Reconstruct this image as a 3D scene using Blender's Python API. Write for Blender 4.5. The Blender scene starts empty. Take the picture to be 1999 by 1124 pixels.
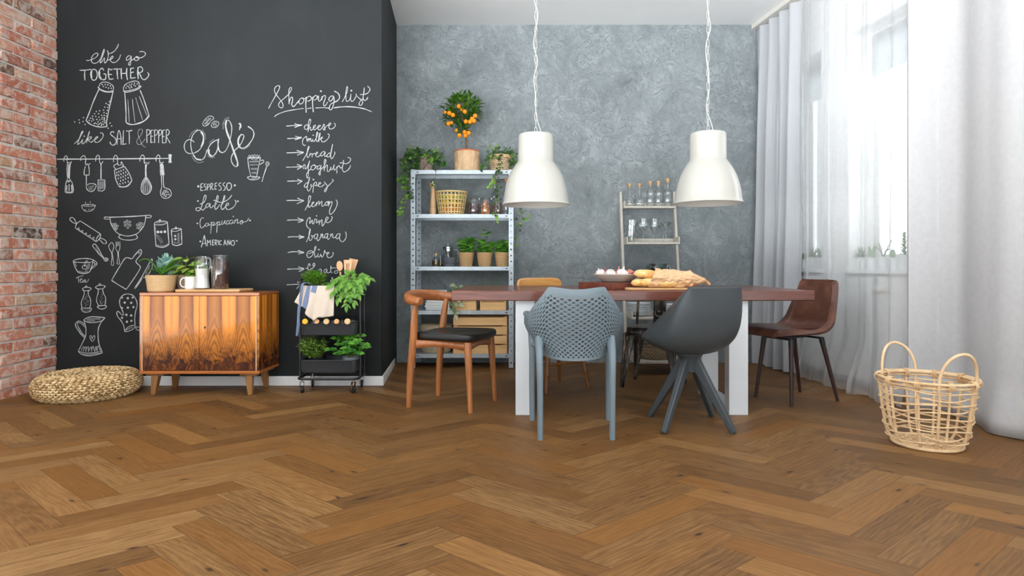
import bpy, bmesh, math, random
from mathutils import Vector, Matrix, noise as mn
PI = math.pi
SC = bpy.context.scene
COL = SC.collection
rng = random.Random(7)

# ---------------------------------------------------------------- camera, sky, exposure
F, CX, HY, HC = 1190.0, 1020.0, 518.0, 0.9        # focal length, axis and horizon in pixels of the 1999 x 1124 frame; eye height in m
cam_d = bpy.data.cameras.new('camera')
cam = bpy.data.objects.new('camera', cam_d); COL.objects.link(cam)
cam.location = (0, 0, HC); cam.rotation_euler = (PI/2, 0, 0)
cam_d.sensor_width = 36; cam_d.lens = 36*F/1999
cam_d.shift_x = -(CX-999.5)/1999; cam_d.shift_y = -(562-HY)/1999
cam_d.clip_start = .05
SC.camera = cam

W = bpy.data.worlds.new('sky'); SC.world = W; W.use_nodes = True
wn, wl = W.node_tree.nodes, W.node_tree.links
wn.clear()
w_tc = wn.new('ShaderNodeTexCoord'); w_sx = wn.new('ShaderNodeSeparateXYZ')
wl.new(w_tc.outputs['Generated'], w_sx.inputs[0])
def w_map(sock, f0, f1, t0, t1):
    o = wn.new('ShaderNodeMapRange'); o.interpolation_type = 'SMOOTHSTEP'; wl.new(sock, o.inputs['Value'])
    for k, v in zip(('From Min', 'From Max', 'To Min', 'To Max'), (f0, f1, t0, t1)): o.inputs[k].default_value = v
    return o.outputs[0]
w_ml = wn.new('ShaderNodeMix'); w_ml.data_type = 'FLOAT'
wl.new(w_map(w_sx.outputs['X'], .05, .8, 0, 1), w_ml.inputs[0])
wl.new(w_map(w_sx.outputs['Z'], -.16, .04, 6.0, .76), w_ml.inputs[2])      # glow added below the horizon on the open side, to light the ceiling
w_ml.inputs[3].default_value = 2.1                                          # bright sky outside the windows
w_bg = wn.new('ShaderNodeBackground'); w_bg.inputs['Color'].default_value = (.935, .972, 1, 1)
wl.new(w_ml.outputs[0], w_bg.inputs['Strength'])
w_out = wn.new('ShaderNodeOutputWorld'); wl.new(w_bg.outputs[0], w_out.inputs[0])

SC.view_settings.view_transform = 'Standard'; SC.view_settings.look = 'None'
SC.view_settings.gamma = 1; SC.view_settings.use_curve_mapping = False
SC.view_settings.exposure = 0.80
SC.cycles.use_denoising = True
SC.cycles.max_bounces = 10; SC.cycles.transparent_max_bounces = 24
SC.cycles.diffuse_bounces = 5; SC.cycles.glossy_bounces = 4; SC.cycles.transmission_bounces = 10
SC.cycles.sample_clamp_indirect = 6

# ---------------------------------------------------------------- helpers
def at(px, py, d):
    return Vector(((px-CX)*d/F, d, HC-(py-HY)*d/F))
def lin(c):
    return tuple((x/255/12.92 if x/255 <= .04045 else ((x/255+.055)/1.055)**2.4) for x in c) + (1,)

class MB:
    """collects shapes in one bmesh and links them as ONE mesh object"""
    def __init__(s):
        s.bm = bmesh.new(); s.cl = None
    def quadbox(s, pts, col=None):
        v = [s.bm.verts.new(p) for p in pts]
        fs = [s.bm.faces.new([v[i] for i in q]) for q in ((0,3,2,1),(4,5,6,7),(0,1,5,4),(1,2,6,5),(2,3,7,6),(3,0,4,7))]
        if col is not None: s.paint(fs, col)
        return v
    def paint(s, fs, col):
        if s.cl is None: s.cl = s.bm.loops.layers.float_color.new('tone')
        for f in fs:
            for l in f.loops: l[s.cl] = col
    def box(s, x0, x1, y0, y1, z0, z1, col=None):
        return s.quadbox([(x0,y0,z0),(x1,y0,z0),(x1,y1,z0),(x0,y1,z0),(x0,y0,z1),(x1,y0,z1),(x1,y1,z1),(x0,y1,z1)], col)
    def cbox(s, c, size, rot=None, col=None):
        h = Vector(size)/2; R = rot or Matrix.Identity(3); c = Vector(c)
        return s.quadbox([c + R @ Vector((a*h.x, b*h.y, e*h.z)) for e in (-1,1) for a,b in ((-1,-1),(1,-1),(1,1),(-1,1))], col)
    def bar(s, a, b, w, h, up=(0,0,1), w2=None, h2=None):
        """rectangular bar from a to b; w across, h along up"""
        a, b = Vector(a), Vector(b); t = (b-a).normalized(); u = Vector(up)
        x = t.cross(u).normalized(); y = x.cross(t).normalized()
        w2 = w if w2 is None else w2; h2 = h if h2 is None else h2
        p = [a + x*sx*w/2 + y*sy*h/2 for sx,sy in ((-1,-1),(1,-1),(1,1),(-1,1))] + [b + x*sx*w2/2 + y*sy*h2/2 for sx,sy in ((-1,-1),(1,-1),(1,1),(-1,1))]
        return s.quadbox(p)
    def tube(s, pts, r, n=8, closed=False, flat=None, up=None, cap=True):
        """r: number or list; flat: (across, along-up) factors or list of them"""
        pts = [Vector(p) for p in pts]; m = len(pts)
        rs = r if isinstance(r, (list, tuple)) else [r]*m
        if isinstance(flat, list): fl = flat
        else: fl = [flat or (1, 1)]*m
        rings = []; x = None
        for i, p in enumerate(pts):
            if closed: t = pts[(i+1) % m]-pts[i-1]
            else: t = pts[min(i+1, m-1)]-pts[max(i-1, 0)]
            if t.length < 1e-9: t = Vector((0,0,1))
            t.normalize()
            if up is not None:
                x = t.cross(Vector(up))
                if x.length < 1e-4: x = t.orthogonal()
            elif x is None: x = t.orthogonal()
            else:
                x = x - t*x.dot(t)
                if x.length < 1e-6: x = t.orthogonal()
            x.normalize(); y = x.cross(t)
            rings.append([s.bm.verts.new(p + x*math.cos(2*PI*k/n+PI/n)*rs[i]*fl[i][0] + y*math.sin(2*PI*k/n+PI/n)*rs[i]*fl[i][1]) for k in range(n)])
        for i in range(m if closed else m-1):
            a, b = rings[i], rings[(i+1) % m]
            for k in range(n): s.bm.faces.new((a[k], a[(k+1)%n], b[(k+1)%n], b[k]))
        if cap and not closed:
            s.bm.faces.new(rings[0][::-1]); s.bm.faces.new(rings[-1])
        return rings
    def lathe(s, prof, c=(0,0,0), n=32, sx=1, sy=1, ax=None, fn=None):
        """prof: (radius, height) list"""
        c = Vector(c); R = Vector((0,0,1)).rotation_difference(Vector(ax)).to_matrix() if ax is not None else Matrix.Identity(3)
        rings = []
        for r, z in prof:
            if r < 1e-6: rings.append([s.bm.verts.new(c + R @ Vector((0,0,z)))])
            else:
                ring = []
                for k in range(n):
                    a = 2*PI*k/n; rr = r*(fn(a, z) if fn else 1)
                    ring.append(s.bm.verts.new(c + R @ Vector((rr*math.cos(a)*sx, rr*math.sin(a)*sy, z))))
                rings.append(ring)
        for a, b in zip(rings, rings[1:]):
            for k in range(n):
                k2 = (k+1) % n
                if len(a) == 1 and len(b) == 1: continue
                if len(a) == 1: s.bm.faces.new((a[0], b[k2], b[k]))
                elif len(b) == 1: s.bm.faces.new((a[k], a[k2], b[0]))
                else: s.bm.faces.new((a[k], a[k2], b[k2], b[k]))
        return rings
    def ell(s, c, r, n=16, rot=None):
        m = max(5, n//2); c = Vector(c); R = rot or Matrix.Identity(3)
        if not isinstance(r, (tuple, list, Vector)): r = (r, r, r)
        rings = []
        for i in range(m+1):
            t = PI*i/m
            if i in (0, m): rings.append([s.bm.verts.new(c + R @ Vector((0,0,-math.cos(t)*r[2])))])
            else: rings.append([s.bm.verts.new(c + R @ Vector((math.sin(t)*math.cos(2*PI*k/n)*r[0], math.sin(t)*math.sin(2*PI*k/n)*r[1], -math.cos(t)*r[2]))) for k in range(n)])
        for a, b in zip(rings, rings[1:]):
            for k in range(n):
                k2 = (k+1) % n
                if len(a) == 1: s.bm.faces.new((a[0], b[k2], b[k]))
                elif len(b) == 1: s.bm.faces.new((a[k], a[k2], b[0]))
                else: s.bm.faces.new((a[k], a[k2], b[k2], b[k]))
    def grid(s, fn, nu, nv, cu=False, cv=False):
        g = [[s.bm.verts.new(fn(i/nu, j/nv)) for j in range(nv if cv else nv+1)] for i in range(nu if cu else nu+1)]
        for i in range(nu):
            for j in range(nv):
                i2 = (i+1) % len(g); j2 = (j+1) % len(g[0])
                s.bm.faces.new((g[i][j], g[i2][j], g[i2][j2], g[i][j2]))
        return g
    def prism(s, poly, fn, h):
        """poly: 2D outline, fn(x, y, t) -> point, t = 0 or h"""
        a = [s.bm.verts.new(fn(x, y, 0)) for x, y in poly]; b = [s.bm.verts.new(fn(x, y, h)) for x, y in poly]
        n = len(a)
        s.bm.faces.new(a[::-1]); s.bm.faces.new(b)
        for i in range(n): s.bm.faces.new((a[i], a[(i+1)%n], b[(i+1)%n], b[i]))
    def leaf(s, p, d, L, w, up=(0,0,1), bend=.3, fold=.25, n=4, tip=1.0):
        """one leaf blade: base p, direction d, length L, half width w; drooping by bend"""
        p = Vector(p); d = Vector(d).normalized(); u = Vector(up)
        x = d.cross(u)
        if x.length < 1e-3: x = d.orthogonal()
        x.normalize(); u = x.cross(d).normalized()
        L0 = None; c = p.copy(); dd = d.copy()
        rows = []
        for i in range(n+1):
            t = i/n
            ww = w*math.sin(PI*min(1, .08+.92*t)**(.8*tip))*(1 if t < 1 else 0) + .0004
            uu = x.cross(dd).normalized()
            rows.append([s.bm.verts.new(c + x*k*ww + uu*abs(k)*ww*fold) for k in (-1, 0, 1)])
            dd = (dd - u*bend/n*1.6).normalized(); c = c + dd*L/n
        for a, b in zip(rows, rows[1:]):
            for k in range(2): s.bm.faces.new((a[k], a[k+1], b[k+1], b[k]))
    def fan(s, p, d, up, L, shape, cup=.2):
        """flat lobed leaf: shape = list of (along, across) in units of L"""
        p = Vector(p); d = Vector(d).normalized(); x = d.cross(Vector(up))
        if x.length < 1e-3: x = d.orthogonal()
        x.normalize(); u = x.cross(d)
        c = s.bm.verts.new(p + d*L*.35)
        vs = [s.bm.verts.new(p + d*L*a + x*L*b - u*L*cup*(abs(b)+abs(a-.35))*.5) for a, b in shape]
        for i in range(len(vs)): s.bm.faces.new((c, vs[i], vs[(i+1) % len(vs)]))
    def build(s, name, mat, parent=None, bevel=0, seg=2, solid=0, sub=0, smooth=True, sharp=38, label=None, off=0):
        me = bpy.data.meshes.new(name)
        bmesh.ops.recalc_face_normals(s.bm, faces=s.bm.faces[:])
        s.bm.to_mesh(me); s.bm.free()
        if mat: me.materials.append(mat)
        if smooth:
            for p in me.polygons: p.use_smooth = True
            if not sub and sharp: me.set_sharp_from_angle(angle=math.radians(sharp))
        o = bpy.data.objects.new(name, me); COL.objects.link(o)
        if parent is not None: o.parent = parent
        if solid:
            m = o.modifiers.new('solid', 'SOLIDIFY'); m.thickness = solid; m.offset = off
        if bevel:
            m = o.modifiers.new('bevel', 'BEVEL'); m.width = bevel; m.segments = seg; m.limit_method = 'ANGLE'; m.angle_limit = .6
            m.harden_normals = False
        if sub:
            m = o.modifiers.new('sub', 'SUBSURF'); m.levels = sub; m.render_levels = sub
        if label: o['label'] = label
        return o

def tag(o, label=None, cat=None, group=None, kind=None):
    if label: o['label'] = label
    if cat: o['category'] = cat
    if group: o['group'] = group
    if kind: o['kind'] = kind
    return o
def thing(name, label, cat, loc=(0,0,0), rz=0, group=None):
    o = bpy.data.objects.new(name, None); COL.objects.link(o)
    o.empty_display_size = .1
    o.location = loc; o.rotation_euler = (0, 0, rz)
    return tag(o, label, cat, group)
def one(o, label, cat, loc=None, rz=0, group=None):
    if loc is not None: o.location = loc
    o.rotation_euler = (0, 0, rz)
    return tag(o, label, cat, group)
def dup(root, loc, rz=None, label=None, scale=None):
    r = root.copy(); COL.objects.link(r); r.location = loc
    if rz is not None: r.rotation_euler = (0, 0, rz)
    if label: r['label'] = label
    if scale: r.scale = scale
    for ch in list(root.children):
        c = ch.copy(); COL.objects.link(c); c.parent = r
        for g in list(ch.children):
            e = g.copy(); COL.objects.link(e); e.parent = c
    return r
def cr(pts, n=8, closed=False):
    """Catmull-Rom through points"""
    P_ = [Vector(p) for p in pts]; m = len(P_); out = []
    if m < 3 and not closed: return P_
    for i in range(m if closed else m-1):
        p1, p2 = P_[i], P_[(i+1) % m]
        p0 = P_[i-1] if (closed or i > 0) else p1*2-p2
        p3 = P_[(i+2) % m] if (closed or i+2 < m) else p2*2-p1
        for k in range(n):
            t = k/n
            out.append(.5*((2*p1) + (p2-p0)*t + (2*p0-5*p1+4*p2-p3)*t*t + (3*p1-p0-3*p2+p3)*t*t*t))
    if not closed: out.append(P_[-1])
    return out
def lerp(a, b, t): return a+(b-a)*t
def sstep(a, b, x):
    t = max(0, min(1, (x-a)/(b-a))); return t*t*(3-2*t)

# ---------------------------------------------------------------- materials
class NT:
    def __init__(s, name):
        s.m = bpy.data.materials.new(name); s.m.use_nodes = True
        s.t = s.m.node_tree; s.t.nodes.clear()
        s.out = s.n('ShaderNodeOutputMaterial')
    def n(s, kind, **kw):
        o = s.t.nodes.new(kind)
        for k, v in kw.items(): setattr(o, k, v)
        return o
    def l(s, a, b): s.t.links.new(a, b)
    def val(s, inp, v):
        if hasattr(v, 'is_linked') or isinstance(v, bpy.types.NodeSocket): s.l(v, inp)
        else: inp.default_value = v
    def coord(s, which='Object', scale=(1,1,1), loc=(0,0,0), rot=(0,0,0)):
        tc = s.n('ShaderNodeTexCoord'); mp = s.n('ShaderNodeMapping')
        s.l(tc.outputs[which], mp.inputs[0])
        mp.inputs['Scale'].default_value = scale; mp.inputs['Location'].default_value = loc; mp.inputs['Rotation'].default_value = rot
        return mp.outputs[0]
    def noise(s, vec, scale, detail=4, rough=.55, dist=0):
        o = s.n('ShaderNodeTexNoise'); s.l(vec, o.inputs['Vector'])
        o.inputs['Scale'].default_value = scale; o.inputs['Detail'].default_value = detail
        o.inputs['Roughness'].default_value = rough; o.inputs['Distortion'].default_value = dist
        return o.outputs['Fac']
    def ramp(s, fac, stops, interp='LINEAR'):
        o = s.n('ShaderNodeValToRGB'); s.l(fac, o.inputs[0]); e = o.color_ramp.elements
        o.color_ramp.interpolation = interp
        while len(e) < len(stops): e.new(.5)
        for k, (p, c) in enumerate(stops): e[k].position = p; e[k].color = c if len(c) == 4 else lin(c)
        return o.outputs[0]
    def mix(s, fac, a, b, mode='MIX'):
        o = s.n('ShaderNodeMix', data_type='RGBA', blend_type=mode)
        s.val(o.inputs[0], fac)
        for i, v in ((6, a), (7, b)):
            if isinstance(v, bpy.types.NodeSocket): s.l(v, o.inputs[i])
            else: o.inputs[i].default_value = v if len(v) == 4 else lin(v)
        return o.outputs[2]
    def math(s, op, a, b=0.0, c=0.0):
        o = s.n('ShaderNodeMath', operation=op)
        for i, v in enumerate((a, b, c)):
            if isinstance(v, bpy.types.NodeSocket): s.l(v, o.inputs[i])
            else: o.inputs[i].default_value = v
        return o.outputs[0]
    def bump(s, h, strength=.3, dist=.01):
        o = s.n('ShaderNodeBump'); s.l(h, o.inputs['Height'])
        o.inputs['Strength'].default_value = strength; o.inputs['Distance'].default_value = dist
        return o.outputs[0]
    def bsdf(s, col, rough=.5, metal=0, normal=None, **kw):
        b = s.n('ShaderNodeBsdfPrincipled')
        if isinstance(col, bpy.types.NodeSocket): s.l(col, b.inputs['Base Color'])
        else: b.inputs['Base Color'].default_value = col if len(col) == 4 else lin(col)
        s.val(b.inputs['Roughness'], rough); b.inputs['Metallic'].default_value = metal
        if normal is not None: s.l(normal, b.inputs['Normal'])
        for k, v in kw.items(): s.val(b.inputs[k.replace('_', ' ')], v)
        s.l(b.outputs[0], s.out.inputs[0]); s.b = b
        return b

def plain(name, col, rough=.5, metal=0, var=.12, vs=9, bump=0, bs=200, **kw):
    t = NT(name); v = t.coord()
    c = lin(col)
    lo = tuple(x*(1-var) for x in c[:3])+(1,); hi = tuple(min(1, x*(1+var)) for x in c[:3])+(1,)
    nz = t.noise(v, vs, 4)
    nrm = t.bump(t.noise(v, bs, 2), bump, .004) if bump else None
    t.bsdf(t.ramp(nz, [(.3, lo), (.7, hi)]), rough, metal, nrm, **kw)
    return t.m
def wood(name, c1, c2, axis='X', fine=60, rough=.45, c3=None, stretch=14, bump=.08, coat=0, big=5):
    t = NT(name)
    sc = {'X': (1/stretch, 1, 1), 'Y': (1, 1/stretch, 1), 'Z': (1, 1, 1/stretch)}[axis]
    v = t.coord(scale=sc)
    a = t.noise(v, fine, 5, .6, .4); b = t.noise(v, big, 3, .5, 1.2)
    f = t.math('ADD', t.math('MULTIPLY', a, .55), t.math('MULTIPLY', b, .45))
    st = [(.32, c1), (.68, c2)] if c3 is None else [(.3, c1), (.52, c2), (.7, c3)]
    t.bsdf(t.ramp(f, st), rough, 0, t.bump(a, bump, .003), Coat_Weight=coat, Coat_Roughness=.08)
    return t.m
def glass(name, tint=(1,1,1,1), rough=0.0, mixf=.0, op=0.0):
    """thin clear glass: mostly see-through with fresnel reflections"""
    t = NT(name)
    tr = t.n('ShaderNodeBsdfTransparent'); tr.inputs[0].default_value = tint
    gl = t.n('ShaderNodeBsdfGlossy'); gl.inputs[1].default_value = .03
    fr = t.n('ShaderNodeLayerWeight'); fr.inputs[0].default_value = .45
    f = t.math('ADD', t.math('MULTIPLY', t.math('POWER', fr.outputs['Facing'], 1.6), .9), .11+mixf)
    mx = t.n('ShaderNodeMixShader'); t.l(f, mx.inputs[0]); t.l(tr.outputs[0], mx.inputs[1]); t.l(gl.outputs[0], mx.inputs[2])
    t.l(mx.outputs[0], t.out.inputs[0])
    return t.m
def cloth(name, col, opacity=1.0, transl=.4, stripe=None):
    t = NT(name)
    v = t.coord('UV') if stripe else t.coord()
    base = t.ramp(t.noise(v, 30, 3), [(.3, tuple(x*.94 for x in lin(col)[:3])+(1,)), (.7, lin(col))])
    if stripe:
        w = t.n('ShaderNodeTexWave', wave_type='BANDS', bands_direction='X'); t.l(v, w.inputs[0]); w.inputs['Scale'].default_value = stripe[1]
        base = t.mix(t.math('GREATER_THAN', w.outputs['Fac'], .5), base, stripe[0])
    d = t.n('ShaderNodeBsdfDiffuse'); t.l(base, d.inputs[0])
    tl = t.n('ShaderNodeBsdfTranslucent'); t.l(base, tl.inputs[0])
    m1 = t.n('ShaderNodeMixShader'); m1.inputs[0].default_value = transl
    t.l(d.outputs[0], m1.inputs[1]); t.l(tl.outputs[0], m1.inputs[2])
    if opacity < 1:
        tr = t.n('ShaderNodeBsdfTransparent'); m2 = t.n('ShaderNodeMixShader')
        lw = t.n('ShaderNodeLayerWeight'); lw.inputs[0].default_value = .5
        o = t.math('MINIMUM', t.math('ADD', t.math('MULTIPLY', t.math('POWER', lw.outputs['Facing'], 2.5), .5), opacity), .95)
        t.l(o, m2.inputs[0])
        t.l(tr.outputs[0], m2.inputs[1]); t.l(m1.outputs[0], m2.inputs[2]); t.l(m2.outputs[0], t.out.inputs[0])
    else: t.l(m1.outputs[0], t.out.inputs[0])
    return t.m
def leafmat(name, c1, c2, scale=40, rough=.45, transl=.25):
    t = NT(name); v = t.coord()
    g = t.n('ShaderNodeNewGeometry')
    f = t.math('ADD', t.math('MULTIPLY', g.outputs['Random Per Island'], .65), t.math('MULTIPLY', t.noise(v, scale, 2), .45))
    c = t.ramp(f, [(.2, c1), (.85, c2)])
    b = t.bsdf(c, rough)
    tl = t.n('ShaderNodeBsdfTranslucent'); t.l(c, tl.inputs[0])
    mx = t.n('ShaderNodeMixShader'); mx.inputs[0].default_value = transl
    t.l(b.outputs[0], mx.inputs[1]); t.l(tl.outputs[0], mx.inputs[2]); t.l(mx.outputs[0], t.out.inputs[0])
    return t.m
def weave(name, c1, c2, sx=60, sz=60, rough=.7, bump=.6, coord='Object'):
    """basket weave on round things: cells in angle and height"""
    t = NT(name); tc = t.n('ShaderNodeTexCoord'); sp = t.n('ShaderNodeSeparateXYZ'); t.l(tc.outputs[coord], sp.inputs[0])
    ang = t.math('ARCTAN2', sp.outputs['Y'], sp.outputs['X'])
    a = t.math('SINE', t.math('MULTIPLY', ang, sx)); zz = t.math('MULTIPLY', sp.outputs['Z'], sz)
    row = t.math('FLOOR', zz)
    par = t.math('MULTIPLY', t.math('SUBTRACT', t.math('MODULO', row, 2), .5), 2)
    hgt = t.math('ADD', t.math('MULTIPLY', t.math('MULTIPLY', a, par), .5), t.math('SINE', t.math('MULTIPLY', t.math('FRACT', zz), PI)))
    f = t.math('ADD', t.math('MULTIPLY', hgt, .35), t.math('MULTIPLY', t.noise(t.coord(), 60, 3), .5))
    t.bsdf(t.ramp(f, [(.1, c1), (.62, c2)]), rough, 0, t.bump(hgt, bump, .004))
    return t.m

M = {}
M['white_paint'] = plain('white_paint', (235,236,236), .5, var=.02)
M['ceiling_paint'] = plain('ceiling_paint', (243,244,244), .7, var=.015, vs=3)
M['white_wall'] = plain('white_wall_paint', (243,244,245), .65, var=.015, vs=3)
M['white_metal'] = plain('white_powder_coat', (214,219,222), .4, var=.02)
M['black_metal'] = plain('black_powder_coat', (38,40,43), .38, var=.08)
M['steel'] = plain('galvanized_steel', (178,188,194), .38, .55, var=.1, vs=30)
M['chrome'] = plain('chrome', (210,212,215), .15, 1, var=.05)
M['dark_rubber'] = plain('black_rubber', (22,22,24), .55)
M['clear_glass'] = glass('clear_glass', (.93,.95,.95,1))
M['green_glass'] = glass('dark_green_glass', (.10,.2,.15,1), mixf=.04)
M['pane'] = glass('window_glass', (.99,1,1,1), mixf=-.04)
M['cork'] = plain('cork', (222,178,120), .8, var=.2, vs=120)
M['soil'] = plain('potting_soil', (48,36,28), .95, var=.4, vs=150, bump=.6)
M['stem'] = plain('green_stem', (96,120,58), .6)
M['bark'] = plain('brown_twig', (120,98,74), .8, var=.3, vs=60)

def chalkwall():
    t = NT('black_chalkboard_paint'); v = t.coord()
    a = t.noise(v, 1.6, 5, .6, .6); b = t.noise(t.coord(scale=(1, 1, .35)), 7, 5, .65, .8)
    f = t.math('ADD', t.math('MULTIPLY', a, .6), t.math('MULTIPLY', b, .4))
    t.bsdf(t.ramp(f, [(.25, (20,24,26)), (.55, (28,33,35)), (.8, (39,44,47))]), .62, 0, t.bump(t.noise(v, 160, 3), .12, .002), Specular_IOR_Level=.35)
    return t.m
M['chalkwall'] = chalkwall()
def chalk():
    t = NT('white_chalk'); v = t.coord()
    n1 = t.noise(v, 420, 3, .7)
    c = t.ramp(n1, [(.3, (96,99,100)), (.47, (182,185,186)), (.72, (206,209,209))])
    t.bsdf(c, .95, Specular_IOR_Level=.1)
    return t.m
M['chalk'] = chalk()
def chalksoft():
    t = NT('smudged_chalk'); v = t.coord()
    t.bsdf(t.ramp(t.noise(v, 260, 4, .75), [(.3, (60,63,65)), (.5, (110,113,114)), (.75, (160,162,162))]), .95, Specular_IOR_Level=.1)
    return t.m
M['chalk_soft'] = chalksoft()
def plaster():
    t = NT('grey_trowelled_plaster'); v = t.coord()
    big = t.noise(v, 1.1, 6, .62, 1.4); mid = t.noise(t.coord(scale=(1, 1, .8), rot=(0, .5, 0)), 3.4, 8, .68, 2.2)
    rid = t.n('ShaderNodeTexNoise', noise_type='RIDGED_MULTIFRACTAL'); t.l(v, rid.inputs['Vector'])
    rid.inputs['Scale'].default_value = 5.5; rid.inputs['Detail'].default_value = 6; rid.inputs['Distortion'].default_value = 1.6
    fine = t.noise(v, 38, 6, .7, .6)
    f = t.math('ADD', t.math('MULTIPLY', big, .34), t.math('ADD', t.math('MULTIPLY', mid, .54), t.math('MULTIPLY', fine, .16)))
    c = t.ramp(f, [(.34, (92,100,103)), (.45, (121,129,132)), (.57, (143,151,154)), (.70, (166,174,177))])
    cn = t.noise(t.coord(scale=(1, 1, 1.25), rot=(0, .6, 0)), 6.5, 7, .62, 1.8); cl_ = t.math('ABSOLUTE', t.math('SUBTRACT', cn, .5))
    crk = t.math('MULTIPLY', t.ramp(cl_, [(.0, (255,255,255)), (.012, (120,120,120)), (.03, (0,0,0))]), t.ramp(mid, [(.42, (0,0,0)), (.6, (255,255,255))]))
    c = t.mix(t.math('MULTIPLY', crk, .42), c, (66,73,75))
    h = t.math('ADD', t.math('MULTIPLY', mid, 1.0), t.math('ADD', t.math('MULTIPLY', fine, .5), t.math('SUBTRACT', t.math('MULTIPLY', rid.outputs['Fac'], .25), t.math('MULTIPLY', crk, .5))))
    t.bsdf(c, .52, 0, t.bump(h, .55, .02), Specular_IOR_Level=.4)
    return t.m
M['plaster'] = plaster()
def brick():
    t = NT('weathered_red_brick'); v = t.coord()
    at_ = t.n('ShaderNodeVertexColor', layer_name='tone')
    nz = t.noise(v, 14, 6, .7, .8); n2 = t.noise(v, 60, 4, .6)
    tone = t.ramp(at_.outputs['Color'], [(.0, (84,64,56)), (.08, (128,92,74)), (.2, (176,106,84)), (.45, (190,116,90)), (.7, (206,138,112)), (.88, (202,152,128)), (1, (184,146,112))])
    c = t.mix(t.ramp(nz, [(.44, (0,0,0)), (.60, (225,225,225))]), tone, (216,204,192))
    c = t.mix(t.ramp(n2, [(.25, (120,120,120)), (.5, (0,0,0))]), c, (120,78,60))
    t.bsdf(c, .9, 0, t.bump(t.math('ADD', nz, t.math('MULTIPLY', n2, .6)), .7, .012))
    return t.m
M['brick'] = brick()
M['mortar'] = plain('pale_mortar', (208,203,196), .95, var=.12, vs=40, bump=.6, bs=90)
def oak():
    t = NT('oak_herringbone_planks')
    at_ = t.n('ShaderNodeVertexColor', layer_name='tone'); sp = t.n('ShaderNodeSeparateColor'); t.l(at_.outputs['Color'], sp.inputs[0])
    uv = t.n('ShaderNodeUVMap', uv_map='grain'); ue = t.n('ShaderNodeUVMap', uv_map='edge')
    mp = t.n('ShaderNodeMapping'); t.l(uv.outputs[0], mp.inputs[0]); mp.inputs['Scale'].default_value = (.16, 1, 1)
    mp2 = t.n('ShaderNodeMapping'); t.l(uv.outputs[0], mp2.inputs[0]); mp2.inputs['Scale'].default_value = (.05, 1, 1)
    g1 = t.noise(mp.outputs[0], 30, 6, .65, 1.6); g2 = t.noise(mp2.outputs[0], 160, 4, .6, .3)
    w = t.n('ShaderNodeTexWave', wave_type='RINGS', rings_direction='Z'); t.l(mp.outputs[0], w.inputs[0])
    w.inputs['Scale'].default_value = 16; w.inputs['Distortion'].default_value = 11; w.inputs['Detail'].default_value = 4; w.inputs['Detail Scale'].default_value = 1.3
    f = t.math('ADD', t.math('MULTIPLY', g1, .52), t.math('ADD', t.math('MULTIPLY', g2, .42), t.math('MULTIPLY', w.outputs['Fac'], .10)))
    dark = t.ramp(f, [(.3, (60,38,17)), (.5, (91,61,28)), (.7, (115,78,39))])
    light = t.ramp(f, [(.3, (95,65,34)), (.5, (130,95,54)), (.7, (157,120,76))])
    c = t.mix(sp.outputs[0], dark, light)
    c = t.mix(t.math('MULTIPLY', t.math('POWER', sp.outputs[1], 2.5), .5), c, (134,86,30))
    # knots
    vo = t.n('ShaderNodeTexVoronoi', voronoi_dimensions='2D'); mk = t.n('ShaderNodeMapping'); t.l(uv.outputs[0], mk.inputs[0]); mk.inputs['Scale'].default_value = (.8, 2.0, 1)
    t.l(mk.outputs[0], vo.inputs['Vector']); vo.inputs['Scale'].default_value = 4.2
    kd = t.math('ADD', vo.outputs['Distance'], t.math('MULTIPLY', t.math('SUBTRACT', g1, .5), .16))
    sc_ = t.n('ShaderNodeSeparateColor'); t.l(vo.outputs['Color'], sc_.inputs[0])
    on = t.math('GREATER_THAN', sc_.outputs[0], .78)
    kn = t.ramp(kd, [(.0, (255,255,255)), (.04, (215,215,215)), (.08, (95,95,95)), (.2, (0,0,0))])
    c = t.mix(t.math('MULTIPLY', kn, on), c, (38,24,16))
    # plank joints
    se = t.n('ShaderNodeSeparateXYZ'); t.l(ue.outputs[0], se.inputs[0])
    def edge(o, wd): return t.math('LESS_THAN', t.math('SUBTRACT', .5, t.math('ABSOLUTE', t.math('SUBTRACT', o, .5))), wd)
    e = t.math('MAXIMUM', edge(se.outputs[0], .0022), edge(se.outputs[1], .011))
    c = t.mix(t.math('MULTIPLY', e, .55), c, (50,32,18))
    t.bsdf(c, t.math('ADD', .42, t.math('MULTIPLY', g1, .2)), 0, t.bump(t.math('SUBTRACT', t.math('ADD', g2, t.math('MULTIPLY', g1, .4)), e), .12, .002), Specular_IOR_Level=.35)
    return t.m
M['oak'] = oak()

# ---------------------------------------------------------------- the setting
CEIL, YB = 3.13, 5.65
XB_L, XB_R = (771-CX)*YB/F, (1478-CX)*YB/F       # where the grey wall meets the black return and the curtain
YK = 4.58; XK = (746-CX)*YK/F; XBR = -3.5          # black wall plane, its outer corner, brick wall plane
TH = math.radians(8)
def ww(u, v, z=0):
    """point by the window wall: u along it from the far corner, v outward from the curtain line"""
    return Vector((XB_R + u*math.sin(TH) + v*math.cos(TH), YB - u*math.cos(TH) + v*math.sin(TH), z))
def struct(o): o['kind'] = 'structure'; return o

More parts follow.
